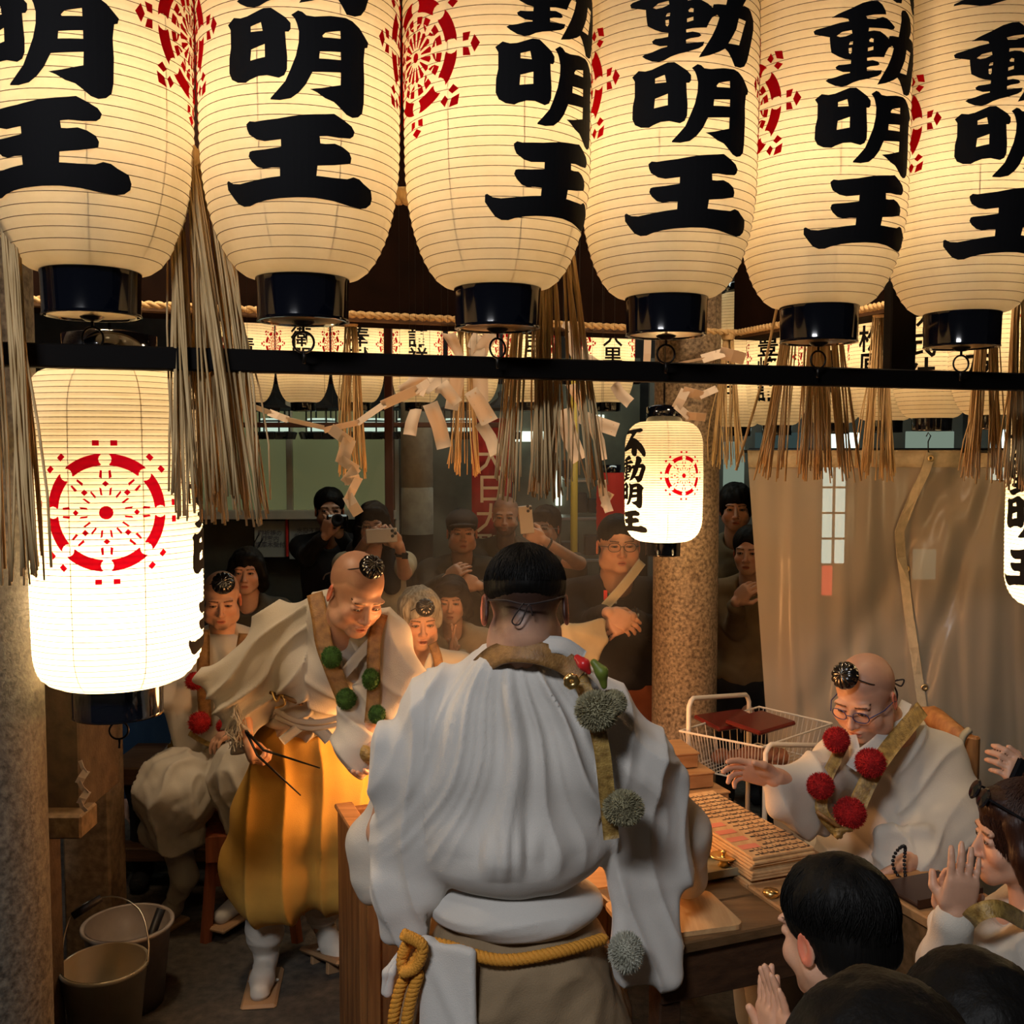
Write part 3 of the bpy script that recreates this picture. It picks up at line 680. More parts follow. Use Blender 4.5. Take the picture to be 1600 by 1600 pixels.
SL = [(650, 640, 640, 680, 20, .4, 'left-hand pale slip hanging lowest left of the bunch'), (672, 630, 694, 700, 24, 0, 'large straight pale slip left of the small tassel'), (700, 575, 690, 615, 22, .5, ''), (716, 560, 705, 640, 24, -.3, ''),
      (745, 545, 752, 642, 26, .2, 'bright slip turned flat in front of the small tassel'), (735, 610, 765, 660, 34, .9, ''), (750, 660, 775, 710, 20, .2, 'bright slip at a slant right of the small tassel'), (700, 520, 720, 560, 28, .8, ''),
      (735, 530, 762, 548, 26, .5, ''), (770, 520, 745, 570, 24, -.6, ''), (690, 600, 715, 630, 22, .2, ''), (625, 610, 668, 590, 18, .7, ''), (662, 612, 690, 590, 18, -.5, ''), (880, 640, 905, 720, 26, .3, 'large dull pink slip right of the middle straw tassels'),
      (905, 650, 965, 672, 22, .3, 'long slip pointing right above the red lantern'), (892, 600, 915, 660, 22, .8, ''), (925, 660, 940, 720, 20, .7, ''), (868, 652, 850, 740, 20, .2, ''), (880, 505, 912, 522, 12, .3, ''), (890, 520, 905, 560, 24, .9, ''),
      (900, 555, 935, 575, 20, .5, ''), (960, 600, 985, 630, 18, .6, ''), (940, 750, 952, 800, 14, .2, ''), (942, 795, 955, 770, 14, .6, ''), (640, 590, 668, 606, 30, .2, '')]
NAMES = {2: 'narrow slip above the small tassel', 3: 'broad slip crossing behind the brightest flat one', 5: 'dull square of paper folded over the small tassel', 7: 'topmost dark slip left, under the third big lantern', 8: 'upper slip lying almost flat below the third lantern', 9: 'upper slip slanting left below the third lantern', 10: 'slip just left of the brightest flat one', 11: 'leftmost slip, slanting up', 12: 'slip crossing the leftmost one', 15: 'grey slip over the right straw tassel', 16: 'narrow slip under the long right-pointing one', 17: 'slip leaning left between the straw tassels', 18: 'thin slip sticking out above the rail, right', 19: 'wide dull slip above the rail, right', 20: 'wide slip just below the rail, right', 21: 'short slip beside the small wheel-crest lantern top', 22: 'small slip in front of the red lantern', 23: 'small slip slanting over the red lantern', 24: 'broad short slip left, just below the rail'}
for i, (x0, y0, x1, y1, wd, tw, lb) in enumerate(SL):
    d = 3.45 + .3 * rd.random(); a = P(x0, y0, d); b = P(x1, y1, d + rd.uniform(-.06, .06)); mid = a.lerp(b, .5) + Vector((rd.uniform(-.01, .01), rd.uniform(-.02, .02), 0))
    slip('paper_slip', [a, a.lerp(mid, .5), mid, mid.lerp(b, .5), b], M(wd, d), (lb or NAMES[i]) + (', hung in the bunch of slips' if not lb else ''), gs, tw, fold=rd.uniform(-.12, .12))
def streamer(pts, d, wd, label, dd=None, hang=True):
    t = world_root('paper_streamer', P(*pts[0], d), label, 'paper streamer')
    for i in range(len(pts) - 1):
        a = P(*pts[i], d + (dd or 0) * i); b = P(*pts[i + 1], d + (dd or 0) * (i + 1)); tg = (b - a).normalized(); side = tg.cross(Vector((0, 1, 0))).normalized(); side = Matrix.Rotation(.5 * (-1) ** i, 3, tg) @ side; w2 = M(wd[i], d)
        a = a - tg * w2 * .2; b = b + tg * w2 * .2
        MB().sheet([[p - side * w2 / 2, p + side * w2 / 2] for p in (a, a.lerp(b, .5) + Vector((0, -.006, 0)), b)], .001).build('panel', WP, t)
    if hang: p = P(*pts[0], d); MB().tube([p, (p.x, p.y, 3.70)], .0006, 3).build('thread', IRON, t)
streamer([(388, 632), (422, 645), (448, 655), (505, 668)], 3.3, [9, 12, 8], 'thin white paper streamer running left from the zigzag paper')
streamer([(520, 672), (545, 690), (535, 720), (556, 733), (540, 752), (560, 748), (545, 778), (558, 800)], 3.3, [20, 22, 18, 16, 14, 14, 22], 'zigzag white paper streamer hanging above the two people taking photographs')
streamer([(508, 672), (560, 660), (600, 632), (650, 610), (668, 598)], 3.35, [10, 12, 16, 14], 'white paper streamer rising right toward the bunch of slips')
streamer([(1040, 572), (1100, 560), (1128, 552), (1160, 560)], 3.6, [4, 16, 20], 'white knotted paper streamer crossing above the rail beside the granite pillar')
streamer([(1118, 608), (1095, 618), (1070, 612), (1058, 635), (1075, 650), (1100, 652)], 3.6, [12, 16, 16, 14, 14], 'zigzag white paper streamer just above the small wheel-crest lantern')
streamer([(1012, 530), (1010, 575)], 3.7, [12], 'short white paper strip above the rail left of the granite pillar')
# ------------------------------------------------------------------ buildings behind the court
BW = 7.6
WALLC = mat('shop_wall', (.045, .040, .035), rough=.8, noise=.3, nscale=8)
PW = lambda px, py, d=BW: P(px, py, d)
def pane(px0, py0, px1, py1, d, th, mb=None):
    a = P(px0, py1, d); b = P(px1, py0, d); mb = mb or MB(); return mb.box(((a.x + b.x) / 2, d, (a.z + b.z) / 2), (b.x - a.x, th, b.z - a.z), None, .004)
struct('wall_back', MB().box((.5, 9.3, 2.0), (14, .2, 4.0)), WALLC); struct('wall_left', MB().box((-4.9, 4.5, 2.0), (.2, 10, 4.0)), WALLC); struct('wall_right', MB().box((5.9, 4.5, 2.0), (.2, 10, 4.0)), WALLC)
WOODF = mat_wood('window_wood', (.16, .075, .03), (.08, .035, .015), axis=2)
CREAMP = mat('cream_paint', (.50, .44, .33), rough=.6, noise=.15, nscale=12)
# shop front at the left: low wall, sliding glass, cream sill
wall_l = struct('wall_left.001', pane(-150, 640, 626, 1400, BW + .12, .1), mat('shop_front', (.055, .055, .040), rough=.7, noise=.3, nscale=6))
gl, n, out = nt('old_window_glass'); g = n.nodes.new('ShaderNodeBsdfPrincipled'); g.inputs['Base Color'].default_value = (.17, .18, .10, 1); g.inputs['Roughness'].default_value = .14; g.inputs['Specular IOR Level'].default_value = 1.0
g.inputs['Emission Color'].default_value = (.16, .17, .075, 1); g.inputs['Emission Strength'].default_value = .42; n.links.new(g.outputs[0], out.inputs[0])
wn = world_root('window_1', P(450, 800, BW - .02), None, None); wn['kind'] = 'structure'
for x0, x1 in ((300, 449), (456, 604)): pane(x0, 640, x1, 797, BW, .02).build('pane', gl, wn)
pane(449, 600, 456, 797, BW - .02, .05).build('window_frame', CREAMP, wn); pane(604, 600, 619, 812, BW - .03, .07).build('window_frame', WOODF, wn); pane(618, 590, 622, 860, BW - .05, .05).build('window_frame', CREAMP, wn)
pane(300, 797, 620, 811, BW - .05, .12).build('sill', CREAMP, wn)
pane(240, 590, 1000, 600, BW - .1, .08).build('lintel', DWOOD, wn); pane(240, 660, 780, 668, 6.6, .05).build('rail', mat('dark_red_wood', (.05, .014, .008), rough=.5), wn)
NOT = mat('notice_sheet', (.42, .42, .36), rough=.22, col2=(.25, .27, .25), nscale=3, spec=.7)
def notice(px0, py0, px1, py1, d, label, lines, m=NOT, ink=INK, sz=.03, edge=None):
    t = world_root('notice', P((px0 + px1) / 2, py1, d), label, 'notice'); pane(px0, py0, px1, py1, d, .008).build('sheet', m, t)
    c = P((px0 + px1) / 2, (py0 + py1) / 2, d - .008); bm = text_bm(lines, sz, .0006)
    V = [(c.x + v.co.x, c.y, c.z + v.co.y) for v in bm.verts]; bm.verts.index_update(); Fs = [[v.index for v in f.verts] for f in bm.faces]; bm.free(); mesh_obj('lettering', V, Fs, ink, t, False); return t
GREYI = mat('grey_ink', (.10, .10, .12), rough=.8)
notice(398, 814, 446, 871, BW - .03, 'pale notice sheet under the cream sill, left one with a shiny reflection', '御祈祷の\n御案内\n護摩木受付', ink=GREYI, sz=.045)
notice(452, 812, 523, 874, BW - .03, 'grey notice sheet under the cream sill behind the man in black', '水掛不動尊\n参拝のしおり\n一、御守\n一、御札', ink=GREYI, sz=.045)
tag(pane(447, 812, 450, 870, BW - .05, .02).build('red_strip', mat('red_trim', (.5, .02, .015), rough=.5)), 'thin red strip between the two notice sheets', 'strip')
notice(586, 812, 620, 870, BW - .03, 'plain cream notice sheet left of the round concrete column', '開所\n時間', mat('cream_sheet', (.55, .50, .38), rough=.7), GREYI, .05)
t = world_root('concrete_column', P(652, 1200, 6.8), 'round grey concrete column behind the crowd, right of the window', 'column')
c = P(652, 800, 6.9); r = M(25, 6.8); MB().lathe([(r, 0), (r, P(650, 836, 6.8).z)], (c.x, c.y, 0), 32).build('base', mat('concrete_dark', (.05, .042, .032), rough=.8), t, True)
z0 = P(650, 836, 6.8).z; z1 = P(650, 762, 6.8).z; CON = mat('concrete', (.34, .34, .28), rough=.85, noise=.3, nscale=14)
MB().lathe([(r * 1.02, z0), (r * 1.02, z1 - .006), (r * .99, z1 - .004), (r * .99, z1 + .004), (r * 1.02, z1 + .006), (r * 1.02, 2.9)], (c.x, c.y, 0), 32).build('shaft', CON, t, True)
# red banner and the lit shop to its right
REDB = mat('red_cloth', (.42, .012, .012), rough=.7, noise=.3, nscale=10); GOLDT = mat('gold_lettering', (.75, .52, .30), rough=.6)
t = world_root('red_banner', P(755, 870, 6.9), 'long red cloth banner with pale characters behind the bearded man', 'banner')
a, b = P(737, 700, 6.9), P(800, 870, 6.9)
MB().sheet([[Vector((a.x + (b.x - a.x) * u / 8, 6.9 + .015 * math.sin(u * 1.9), a.z + .2 + (b.z - a.z - .2) * v)) for v in (0, .25, .5, .75, 1)] for u in range(9)], .003).build('cloth', REDB, t, True)
MB().tube([(a.x, 6.9, a.z + .2), (a.x, 6.9, 3.7)], .004, 5).build('cord', IRON, t); bm = text_bm('大\n日\n大\n聖', .21, .002); bm.verts.index_update(); c = P(767, 790, 6.86); mesh_obj('lettering', [(c.x + v.co.x, c.y, c.z + v.co.y) for v in bm.verts], [[v.index for v in f.verts] for f in bm.faces], GOLDT, t, False); bm.free()
LW = mat_emit('fluorescent_panel', (.86, 1, .80), 1.5); TEAL = mat('teal_wall', (.14, .17, .15), rough=.8, noise=.2, nscale=9); STEEL = mat('steel', (.45, .45, .42), rough=.3, metal=.8)
struct('wall_shop', pane(676, 560, 1000, 900, 8.6, .06), mat('shop_interior', (.16, .165, .12), rough=.8, noise=.4, nscale=5))
for i, (x0, y0, x1, y1, d, lb) in enumerate([(762, 674, 850, 690, 8.55, 'long fluorescent lamp on the shop ceiling'), (838, 716, 858, 737, 8.55, 'small square lit lamp in the shop behind the straw'), (914, 648, 944, 655, 8.55, 'thin lit lamp near the small wheel-crest lantern'),
                                         (868, 735, 878, 790, 8.55, 'narrow upright lit strip beside the yellow pole'), (988, 725, 999, 760, 8.55, 'dim lit strip behind the glasses man')]):
    tag(pane(x0, y0, x1, y1, d, .03).build('fluorescent_lamp', LW), lb, 'lamp')
t = world_root('yellow_pole', P(897, 900, 7.2), 'yellow painted pole in the lit shop behind the paper slips', 'pole'); c = P(897, 800, 7.2); MB().tube([(c.x, c.y, 0), (c.x, c.y, 2.6)], .026, 12).build('pole', mat('yellow_paint', (.62, .36, .04), rough=.45), t, True)
t = world_root('shop_shelf', P(880, 900, 8.0), 'steel shelf with dark goods in the lit shop right of the crowd', 'shelf')
for y, xx in ((806, (868, 940)), (870, (840, 980)), (748, (880, 925))): pane(*(xx[0], y, xx[1], y + 5), 7.9, .35).build('shelf_board', STEEL, t)
for x in (872, 936): pane(x, 640, x + 4, 1097, 7.9, .05).build('upright', STEEL, t)
DK = mat('dark_goods', (.03, .028, .026), rough=.5, noise=.4, nscale=20)
for i, (x, y, w_, h_) in enumerate([(905, 800, 22, 30), (925, 800, 14, 22), (888, 745, 20, 26), (855, 866, 20, 26), (890, 866, 26, 20), (925, 866, 24, 30), (955, 866, 18, 18)]):
    tag(pane(x - w_ / 2, y - h_, x + w_ / 2, y, 7.85, .16).build('goods_box', DK), ('left box on the middle board', 'right box on the middle board', 'single box on the top board', 'leftmost box on the lowest board', 'second box on the lowest board', 'third box on the lowest board', 'rightmost box on the lowest board')[i] + ' of the shop shelf, dark', 'box', 'dark boxes on the shop shelf')
# red paper lantern in the shop
t = world_root('red_lantern', P(957, 850, 6.6), 'red paper lantern with black cap behind the man in glasses', 'lantern'); c = P(955, 850, 6.6); r = M(24, 6.6); h = M(112, 6.6)
MB().lathe([(r * (.60 + .40 * min(1, 1.25 * math.sin(math.pi * (.06 + .88 * i / 20))) ** .6) - (.003 if i % 2 else 0), h * i / 20) for i in range(21)], c, 28).build('paper', mat('red_paper', (.62, .05, .03), rough=.5, trans=.4, emit=.18), t, True)
MB().lathe([(r * .62, h), (r * .62, h + .05), (.0001, h + .05)], c, 24).build('cap', LACQ, t, True)
# four-sided iron lanterns with lit windows hanging in front of the shop
IR = mat('black_iron_rough', (.012, .011, .010), rough=.6)
WINL = mat_emit('lit_lantern_window', (.78, 1, .80), .7)
def iron_lantern(px, py, d, label):
    d = 7.25; c = P(px, py, d); t = world_root('iron_lantern', c, label, 'lantern', 'black iron lanterns with lit windows'); r = .105
    MB().lathe([(.0001, .30), (.02, .28), (.014, .25), (.03, .235), (.09, .19), (.145, .17), (.135, .155)], c, 6).build('roof', IR, t)
    m = MB(); 
    for k in range(6): a = math.pi / 3 * k; m.tube([c + Vector((r * math.cos(a), r * math.sin(a), 0)), c + Vector((r * math.cos(a), r * math.sin(a), .16))], .007, 4)
    for z in (0, .08, .16): m.tube([c + Vector((r * math.cos(a), r * math.sin(a), z)) for a in [math.pi / 3 * k for k in range(6)]], .006, 4, closed=True)
    m.build('lattice', IR, t); 
    MB().lathe([(r * .93, .01), (r * .93, .10)], c, 6).build('window', WINL, t)
    m = MB()
    for k in range(12): a = math.pi / 6 * k; rr = .14 if k % 2 else .10; m.box(c + Vector((rr * math.cos(a), rr * math.sin(a), -.02)), (.055, .02, .05), rot(20, 0, math.degrees(a) + 90))
    m.lathe([(.0001, -.04), (.12, -.02), (.13, 0), (.0001, 0)], c, 6); m.build('skirt', IR, t)
    MB().tube([c + Vector((0, 0, .28)), Vector((c.x, c.y, 3.70))], .004, 4).build('chain', IR, t)
for px, lb in ((429, 'leftmost'), (502, 'second from left'), (579, 'third from left, behind the small straw tassel'), (643, 'fourth, above the round column'), (718, 'fifth, behind the paper slips'), (782, 'sixth, behind the middle straw tassels')): iron_lantern(px, 676, 6.7, 'black iron lantern, ' + lb + ' in its row')
# behind the pillar and the vinyl curtain
struct('wall_court', pane(1010, 560, 1800, 1100, 7.9, .06), mat('court_wall', (.12, .115, .095), rough=.8, noise=.4, nscale=3))
wt = world_root('window_2', P(1300, 900, 7.7), None, None); wt['kind'] = 'structure'
LW2 = mat_emit('lit_window_white', (.80, 1, .92), 1.6); LW3 = mat_emit('lit_window_dim', (.62, .80, .62), .28); LR = mat_emit('red_sign_light', (1, .10, .06), 1.3)
for q in ((1284, 726, 1301, 880), (1304, 726, 1321, 880)): pane(*q, 7.6, .03).build('pane', LW2, wt)
pane(1301, 700, 1304, 885, 7.55, .04).build('window_frame', IR, wt)
for y in (760, 800, 840): pane(1284, y, 1321, y + 3, 7.55, .03).build('window_frame', IR, wt)
pane(1284, 884, 1300, 930, 7.6, .03).build('pane', LR, wt)
for q, m_ in (((1288, 676, 1342, 702), LW2), ((1415, 674, 1490, 702), LW3), ((1548, 668, 1576, 706), LW2), ((1548, 722, 1574, 750), LW2), ((1130, 690, 1163, 770), LW3), ((1426, 858, 1462, 905), LW3), ((1180, 676, 1275, 706), mat_emit('dim_teal', (.10, .16, .15), .3))): pane(*q, 7.6, .03).build('pane', m_, wt)
struct('trim_5', pane(1494, 560, 1514, 1200, 7.3, .1), IR); struct('trim_6', pane(1170, 700, 1620, 707, 7.2, .05), IR)
# ------------------------------------------------------------------ clear vinyl curtain
m_, n, out = nt('clear_vinyl'); L = n.links; b = n.nodes.new('ShaderNodeBsdfPrincipled'); b.inputs['Base Color'].default_value = (.66, .56, .42, 1); b.inputs['Roughness'].default_value = .28; b.inputs['Specular IOR Level'].default_value = .6
tp = n.nodes.new('ShaderNodeBsdfTransparent'); tp.inputs[0].default_value = (.95, .9, .8, 1); tl = n.nodes.new('ShaderNodeBsdfTranslucent'); tl.inputs[0].default_value = (.72, .62, .48, 1)
s1_ = n.nodes.new('ShaderNodeMixShader'); s1_.inputs[0].default_value = .35; s2_ = n.nodes.new('ShaderNodeMixShader'); s2_.inputs[0].default_value = .30
tc = n.nodes.new('ShaderNodeTexCoord'); tx = n.nodes.new('ShaderNodeTexNoise'); tx.inputs['Scale'].default_value = 4; L.new(tc.outputs['Object'], tx.inputs['Vector']); bp = n.nodes.new('ShaderNodeBump'); bp.inputs['Strength'].default_value = .5; bp.inputs['Distance'].default_value = .03; L.new(tx.outputs[0], bp.inputs['Height']); L.new(bp.outputs[0], b.inputs['Normal'])
L.new(b.outputs[0], s1_.inputs[1]); L.new(tl.outputs[0], s1_.inputs[2]); L.new(s1_.outputs[0], s2_.inputs[1]); L.new(tp.outputs[0], s2_.inputs[2]); L.new(s2_.outputs[0], out.inputs[0]); VIN = m_
CT = world_root('vinyl_curtain', P(1400, 1300, 4.2), 'hanging clear vinyl curtain with beige hem and seam strap behind the seated priest', 'curtain')
def cur_d(u, v):  # u 0..1 along, v 0 top..1 bottom
    x = u * 22; dd = 4.30 - .25 * u
    dd += .030 * math.sin(x * .8 + 1.2 * math.sin(v * 3)) * (.3 + v) + .018 * math.sin(x * 1.5 + v * 3.2) * (.2 + v) + .016 * math.exp(-(math.sin(x * .9 + v * 1.3 + .5 * math.sin(v * 5)) / .22) ** 2) * v + .004 * math.sin(x * 3.9 + v * 7)
    r = ((u - .55) + (v - .1) * .9); dd += .05 * math.exp(-(r / .05) ** 2) * (1 - v) + .04 * math.exp(-((u - .62 + (v - .2) * .5) / .03) ** 2) * math.exp(-((v - .3) / .3) ** 2) - .05 * math.exp(-((u - .75 - v * .35) / .05) ** 2) * v * 1.3
    return dd
def cur(u, v):
    xl = 1168 + 50 * v; xr = 1720; p = P(xl + (xr - xl) * u, 712 + 700 * v, cur_d(u, v)); return p
NU, NV = 120, 70; G3 = [[cur(i / NU, j / NV) for j in range(NV + 1)] for i in range(NU + 1)]
o = mesh_obj('sheet', [p for r_ in G3 for p in r_], [(i * (NV + 1) + j, i * (NV + 1) + j + 1, (i + 1) * (NV + 1) + j + 1, (i + 1) * (NV + 1) + j) for i in range(NU) for j in range(NV)], VIN, CT)
HEM = mat('beige_webbing', (.50, .43, .30), rough=.7, noise=.2, nscale=40, bump=.3, bscale=200)
MB().sheet([[cur(i / 60, v) + Vector((0, -.006, 0)) for v in (-.012, .006, .026)] for i in range(61)], .004).build('hem', HEM, CT, True)
def cur_px(px, py): 
    v = (py - 712) / 700; xl = 1168 + 50 * v; u = (px - xl) / (1720 - xl); return cur(u, v) + Vector((0, -.008, 0))
sp = [(1452, 708), (1444, 735), (1425, 775), (1410, 812), (1403, 830), (1406, 870), (1412, 910), (1418, 960), (1426, 1010), (1433, 1060), (1441, 1120), (1446, 1170), (1450, 1230)]
g = []
for i, (x, y) in enumerate(sp):
    a = sp[max(0, i - 1)]; b_ = sp[min(len(sp) - 1, i + 1)]; tx_, ty_ = b_[0] - a[0], b_[1] - a[1]; l = math.hypot(tx_, ty_); nx_, ny_ = -ty_ / l, tx_ / l; g.append([cur_px(x + nx_ * q, y + ny_ * q) + Vector((0, -.008, 0)) for q in (-7, 7)])
MB().sheet(g, .004).build('strap', HEM, CT)
for x, y in ((1413, 888), (1451, 716), (1441, 1072)):
    c = cur_px(x, y); MB().lathe([(.006, 0), (.006, .004), (.0135, .004), (.0135, 0)], c + Vector((0, -.014, 0)), 20, rot(90, 0, 0)).build('grommet', mat('brass', (.8, .6, .3), rough=.3, metal=1), CT, True)
MB().tube([cur_px(1452, 712) + Vector((0, -.01, -.01)), cur_px(1449, 704), cur_px(1449, 690), cur_px(1453, 681), cur_px(1449, 676), cur_px(1446, 682)], .0025, 6).build('hook', IRON, CT, True)
MB().tube([P(1160, 705, 4.34), P(1600, 705, 4.12), P(1760, 705, 4.0)], .008, 6).build('curtain_rail', IRON, CT, True)
# ------------------------------------------------------------------ people: skin, heads, hands, hair
SKIN = mat('skin', (.60, .335, .215), rough=.46, noise=.10, nscale=30, bump=.12, bscale=260, attr=True, spec=.4, sss=.08)
EYEW = mat('eye_white', (.62, .58, .52), rough=.25); EYEI = mat('iris', (.012, .007, .005), rough=.15)
HAIRB = mat('black_hair', (.0045, .004, .0035), rough=.55, bump=.3, bscale=22, stretch=(9, 9, 1.0), spec=.12)
HAIRG = mat('grey_hair', (.40, .38, .32), rough=.5, col2=(.16, .13, .09), nscale=22, stretch=(5, 5, 1), bump=.9, bscale=22)
HAIRR = mat('brown_hair', (.030, .010, .005), rough=.45, bump=.3, bscale=24, stretch=(8, 8, .7), spec=.25)
def head_sdf(p):
    w = p.get('w', 1.0); fat = p.get('fat', 0.0); S = SDF()
    S.ell((0, .014, .036), (.0765 * w, .094, .083), k=.0)
    S.ell((0, -.028, -.035), (.060 * w, .060, .068), k=.03)
    for s in (-1, 1):
        S.cap((s * .054 * w, -.002, -.052), (s * .016, -.068, -.094), .020, .017, k=.025)
        S.ell((s * .040 * w, -.060, -.034), (.024 + fat * .01, .019 + fat * .006, .022 + fat * .012), k=.022)
        if fat: S.ell((s * .047 * w, -.030, -.070), (.024 + .012 * fat, .032, .026 + .008 * fat), k=.02)
        S.ell((s * .029, -.077, .020), (.026, .012, .009), k=.014)
    S.ell((0, -.072, -.097), (.021, .017, .015), k=.016)
    S.ell((0, -.076, -.068), (.027, .016, .020), k=.018)
    for s in (-1, 1): S.ell((s * .031, -.096, .001), (.018, .012, .0105), k=.012, sub=True)
    S.cap((0, -.086, .004), (0, -.104, -.034), .0065, .0095, k=.012)
    S.ell((0, -.106, -.038), (.0118, .0105, .0095), k=.006)
    op = p.get('eye', .0035)
    for s in (-1, 1):
        S.ell((s * .0125, -.095, -.0405), (.0078, .0095, .0072), k=.005)
        S.ell((s * .031, -.0755, -.001), (.0185, .0150, .0118), k=.005)
        S.ell((s * .031, -.0905, -.0015), (.0128, .0075, op), k=.0012, sub=True)
        S.ell((s * .0065, -.1035, -.0475), (.0034, .005, .0026), k=.002, sub=True)
    mo = p.get('mouth', .0)
    S.ell((0, -.0925, -.0645), (.0205, .0065, .0050), k=.006); S.ell((0, -.0905, -.0765 - mo), (.0175, .0070, .0058), k=.006)
    S.ell((0, -.0975, -.0705 - mo / 2), (.0195, .0085, .0013 + mo * .7), k=.003, sub=True)
    for s in (-1, 1):
        R = rot(0, 0, s * 18)
        q = p.get('ear', 1.0); S.ell((s * (.079 * w + .006 * (q - 1) * 4), .012, -.010), (.0065 * q, .0165 * q, .030 * q), R, k=.006); S.ell((s * (.0835 * w + .006 * (q - 1) * 4), .009, -.008), (.0035, .0095 * q, .0195 * q), R, k=.003, sub=True)
    nk = p.get('neck', (0, .035, -.15)); S.cap((0, .022, -.055), nk, .053 * w + .006 * fat, .060 * w + .01 * fat, k=.028)
    return S
def face_col(p):
    def fn(V):
        x, y, z = np.abs(V[:, 0]), V[:, 1], V[:, 2]; C = np.ones((len(V), 3)); fr = y < -.05
        def mix(m, c): 
            m = np.clip(m, 0, 1)[:, None]; C[:] = C * (1 - m) + C * np.array(c) * m
        mix(np.exp(-(((x - .042) / .022) ** 2 + ((z + .035) / .02) ** 2)) * fr * .6, (1.02, .78, .72))
        mix(np.exp(-((x / .02) ** 2 + ((z + .04) / .014) ** 2)) * fr * .5, (1.02, .80, .74)); mix((x - .077 * p.get('w', 1)) / .004 * (np.abs(z + .01) < .04), (1.15, .60, .52))  # nose flush; then the red light in the ears, painted into the skin colour
        mix((1 - ((x / .021) ** 2 + ((z + .0705) / .0105) ** 2)) * 3 * (y < -.083), (.82, .50, .46))
        zz = .0205 + (x - .031) * .12 - ((x - .03) / .03) ** 2 * .004
        mix((1 - (np.abs(z - zz) / .0034) ** 2) * 2.4 * (x > .012) * (x < .050) * (y < -.06) * p.get('brow', .8), (.13, .10, .09))
        op = p.get('eye', .0035) + .0022
        e = ((x - .031) / .0155) ** 2 + ((z + .001) / op) ** 2; mix((1.25 - e) * 3 * (y < -.078), (.16, .11, .10))
        mix((1 - (x / .016) ** 2) * (np.abs(z + .0705) < .0014 + p.get('mouth', 0)) * (y < -.08) * 2, (.3, .14, .12))
        st = p.get('stubble', 0)
        if st:
            hl = .050 - np.clip((y + .03) / .10, 0, 1) * .085 ; m = np.clip((z - hl) / .012, 0, 1) * np.clip((y + .085 + (z - .05) * .0) / .02, 0, 1); m = np.where(x > .071 * p.get('w', 1) + .002, m * (z > .02), m); mix(m * st, (.50, .47, .47))
        if p.get('nape'): mix(np.clip((z + .085) / .05, 0, 1) * np.clip((y - .005) / .02, 0, 1), (.10, .08, .075))
        bd = p.get('beard', 0)
        if bd: mix(np.clip((-.050 - z) / .012, 0, 1) * (y < .01) * bd * (1 - np.exp(-((x / .02) ** 2 + ((z + .0705) / .008) ** 2))), (.16, .12, .10))
        return C
    return fn
_heads = {}
def head_mesh(h=.003, **p):
    key = (h, tuple(sorted(p.items())))
    if key not in _heads:
        V, Fc = head_sdf(p).verts(h); V = smoothv(V, Fc, 1, .4); _heads[key] = (V, Fc, face_col(p)(V))
    return _heads[key]
def HM(c, yaw=0, pitch=0, roll=0, s=1.0): return Matrix.Translation(Vector(c)) @ (rot(0, 0, yaw) @ rot(pitch, 0, 0) @ rot(0, roll, 0)).to_4x4() @ Matrix.Scale(s, 4)
def xf(Mx, V): A = np.array(Mx); return V @ A[:3, :3].T + A[:3, 3]
def strands(f, c, r, a0, a1, t0, t1, n, m, seed=1, drop=0.0, rad=.0011, name='hair_strand', ln=7, jit=.03):
    """single hairs combed down from the crown over the skull, in head space"""
    rd_ = random.Random(seed); mb = MB(); Mx = f.Mh; crown = rot(-18, 0, 0)
    for i in range(n):
        a = rd_.uniform(a0, a1); s0 = rd_.uniform(0, t1 * .8) if rd_.random() < .8 else 0; s1 = min(t1, s0 + rd_.uniform(.5, 1.1)) if drop == 0 else t1 + rd_.uniform(-.1, .1); off = 1 + rd_.uniform(-.005, jit); pts = []; w_ = rd_.uniform(-.25, .25); q = rd_.uniform(-.12, .12)
        for k in range(ln):
            t = s0 + (s1 - s0) * k / (ln - 1); aa = a + w_ * (t - s0) + q * math.sin(t * 5 + i); tt = min(t, 1.62); d = crown @ Vector((math.sin(tt) * math.sin(aa), math.sin(tt) * math.cos(aa), math.cos(tt)))
            p = Vector((c[0] + d.x * r[0] * off, c[1] + d.y * r[1] * off, c[2] + d.z * r[2] * off))
            if t > 1.62: p.z -= (t - 1.62) * .11
            pts.append(Mx @ p)
        mb.tube(pts, [rad, rad, rad, rad, rad * .8, rad * .7, rad * .3][:ln], 3, False)
    return tag(mb.build(name, m, f.root, True), kind='stuff')
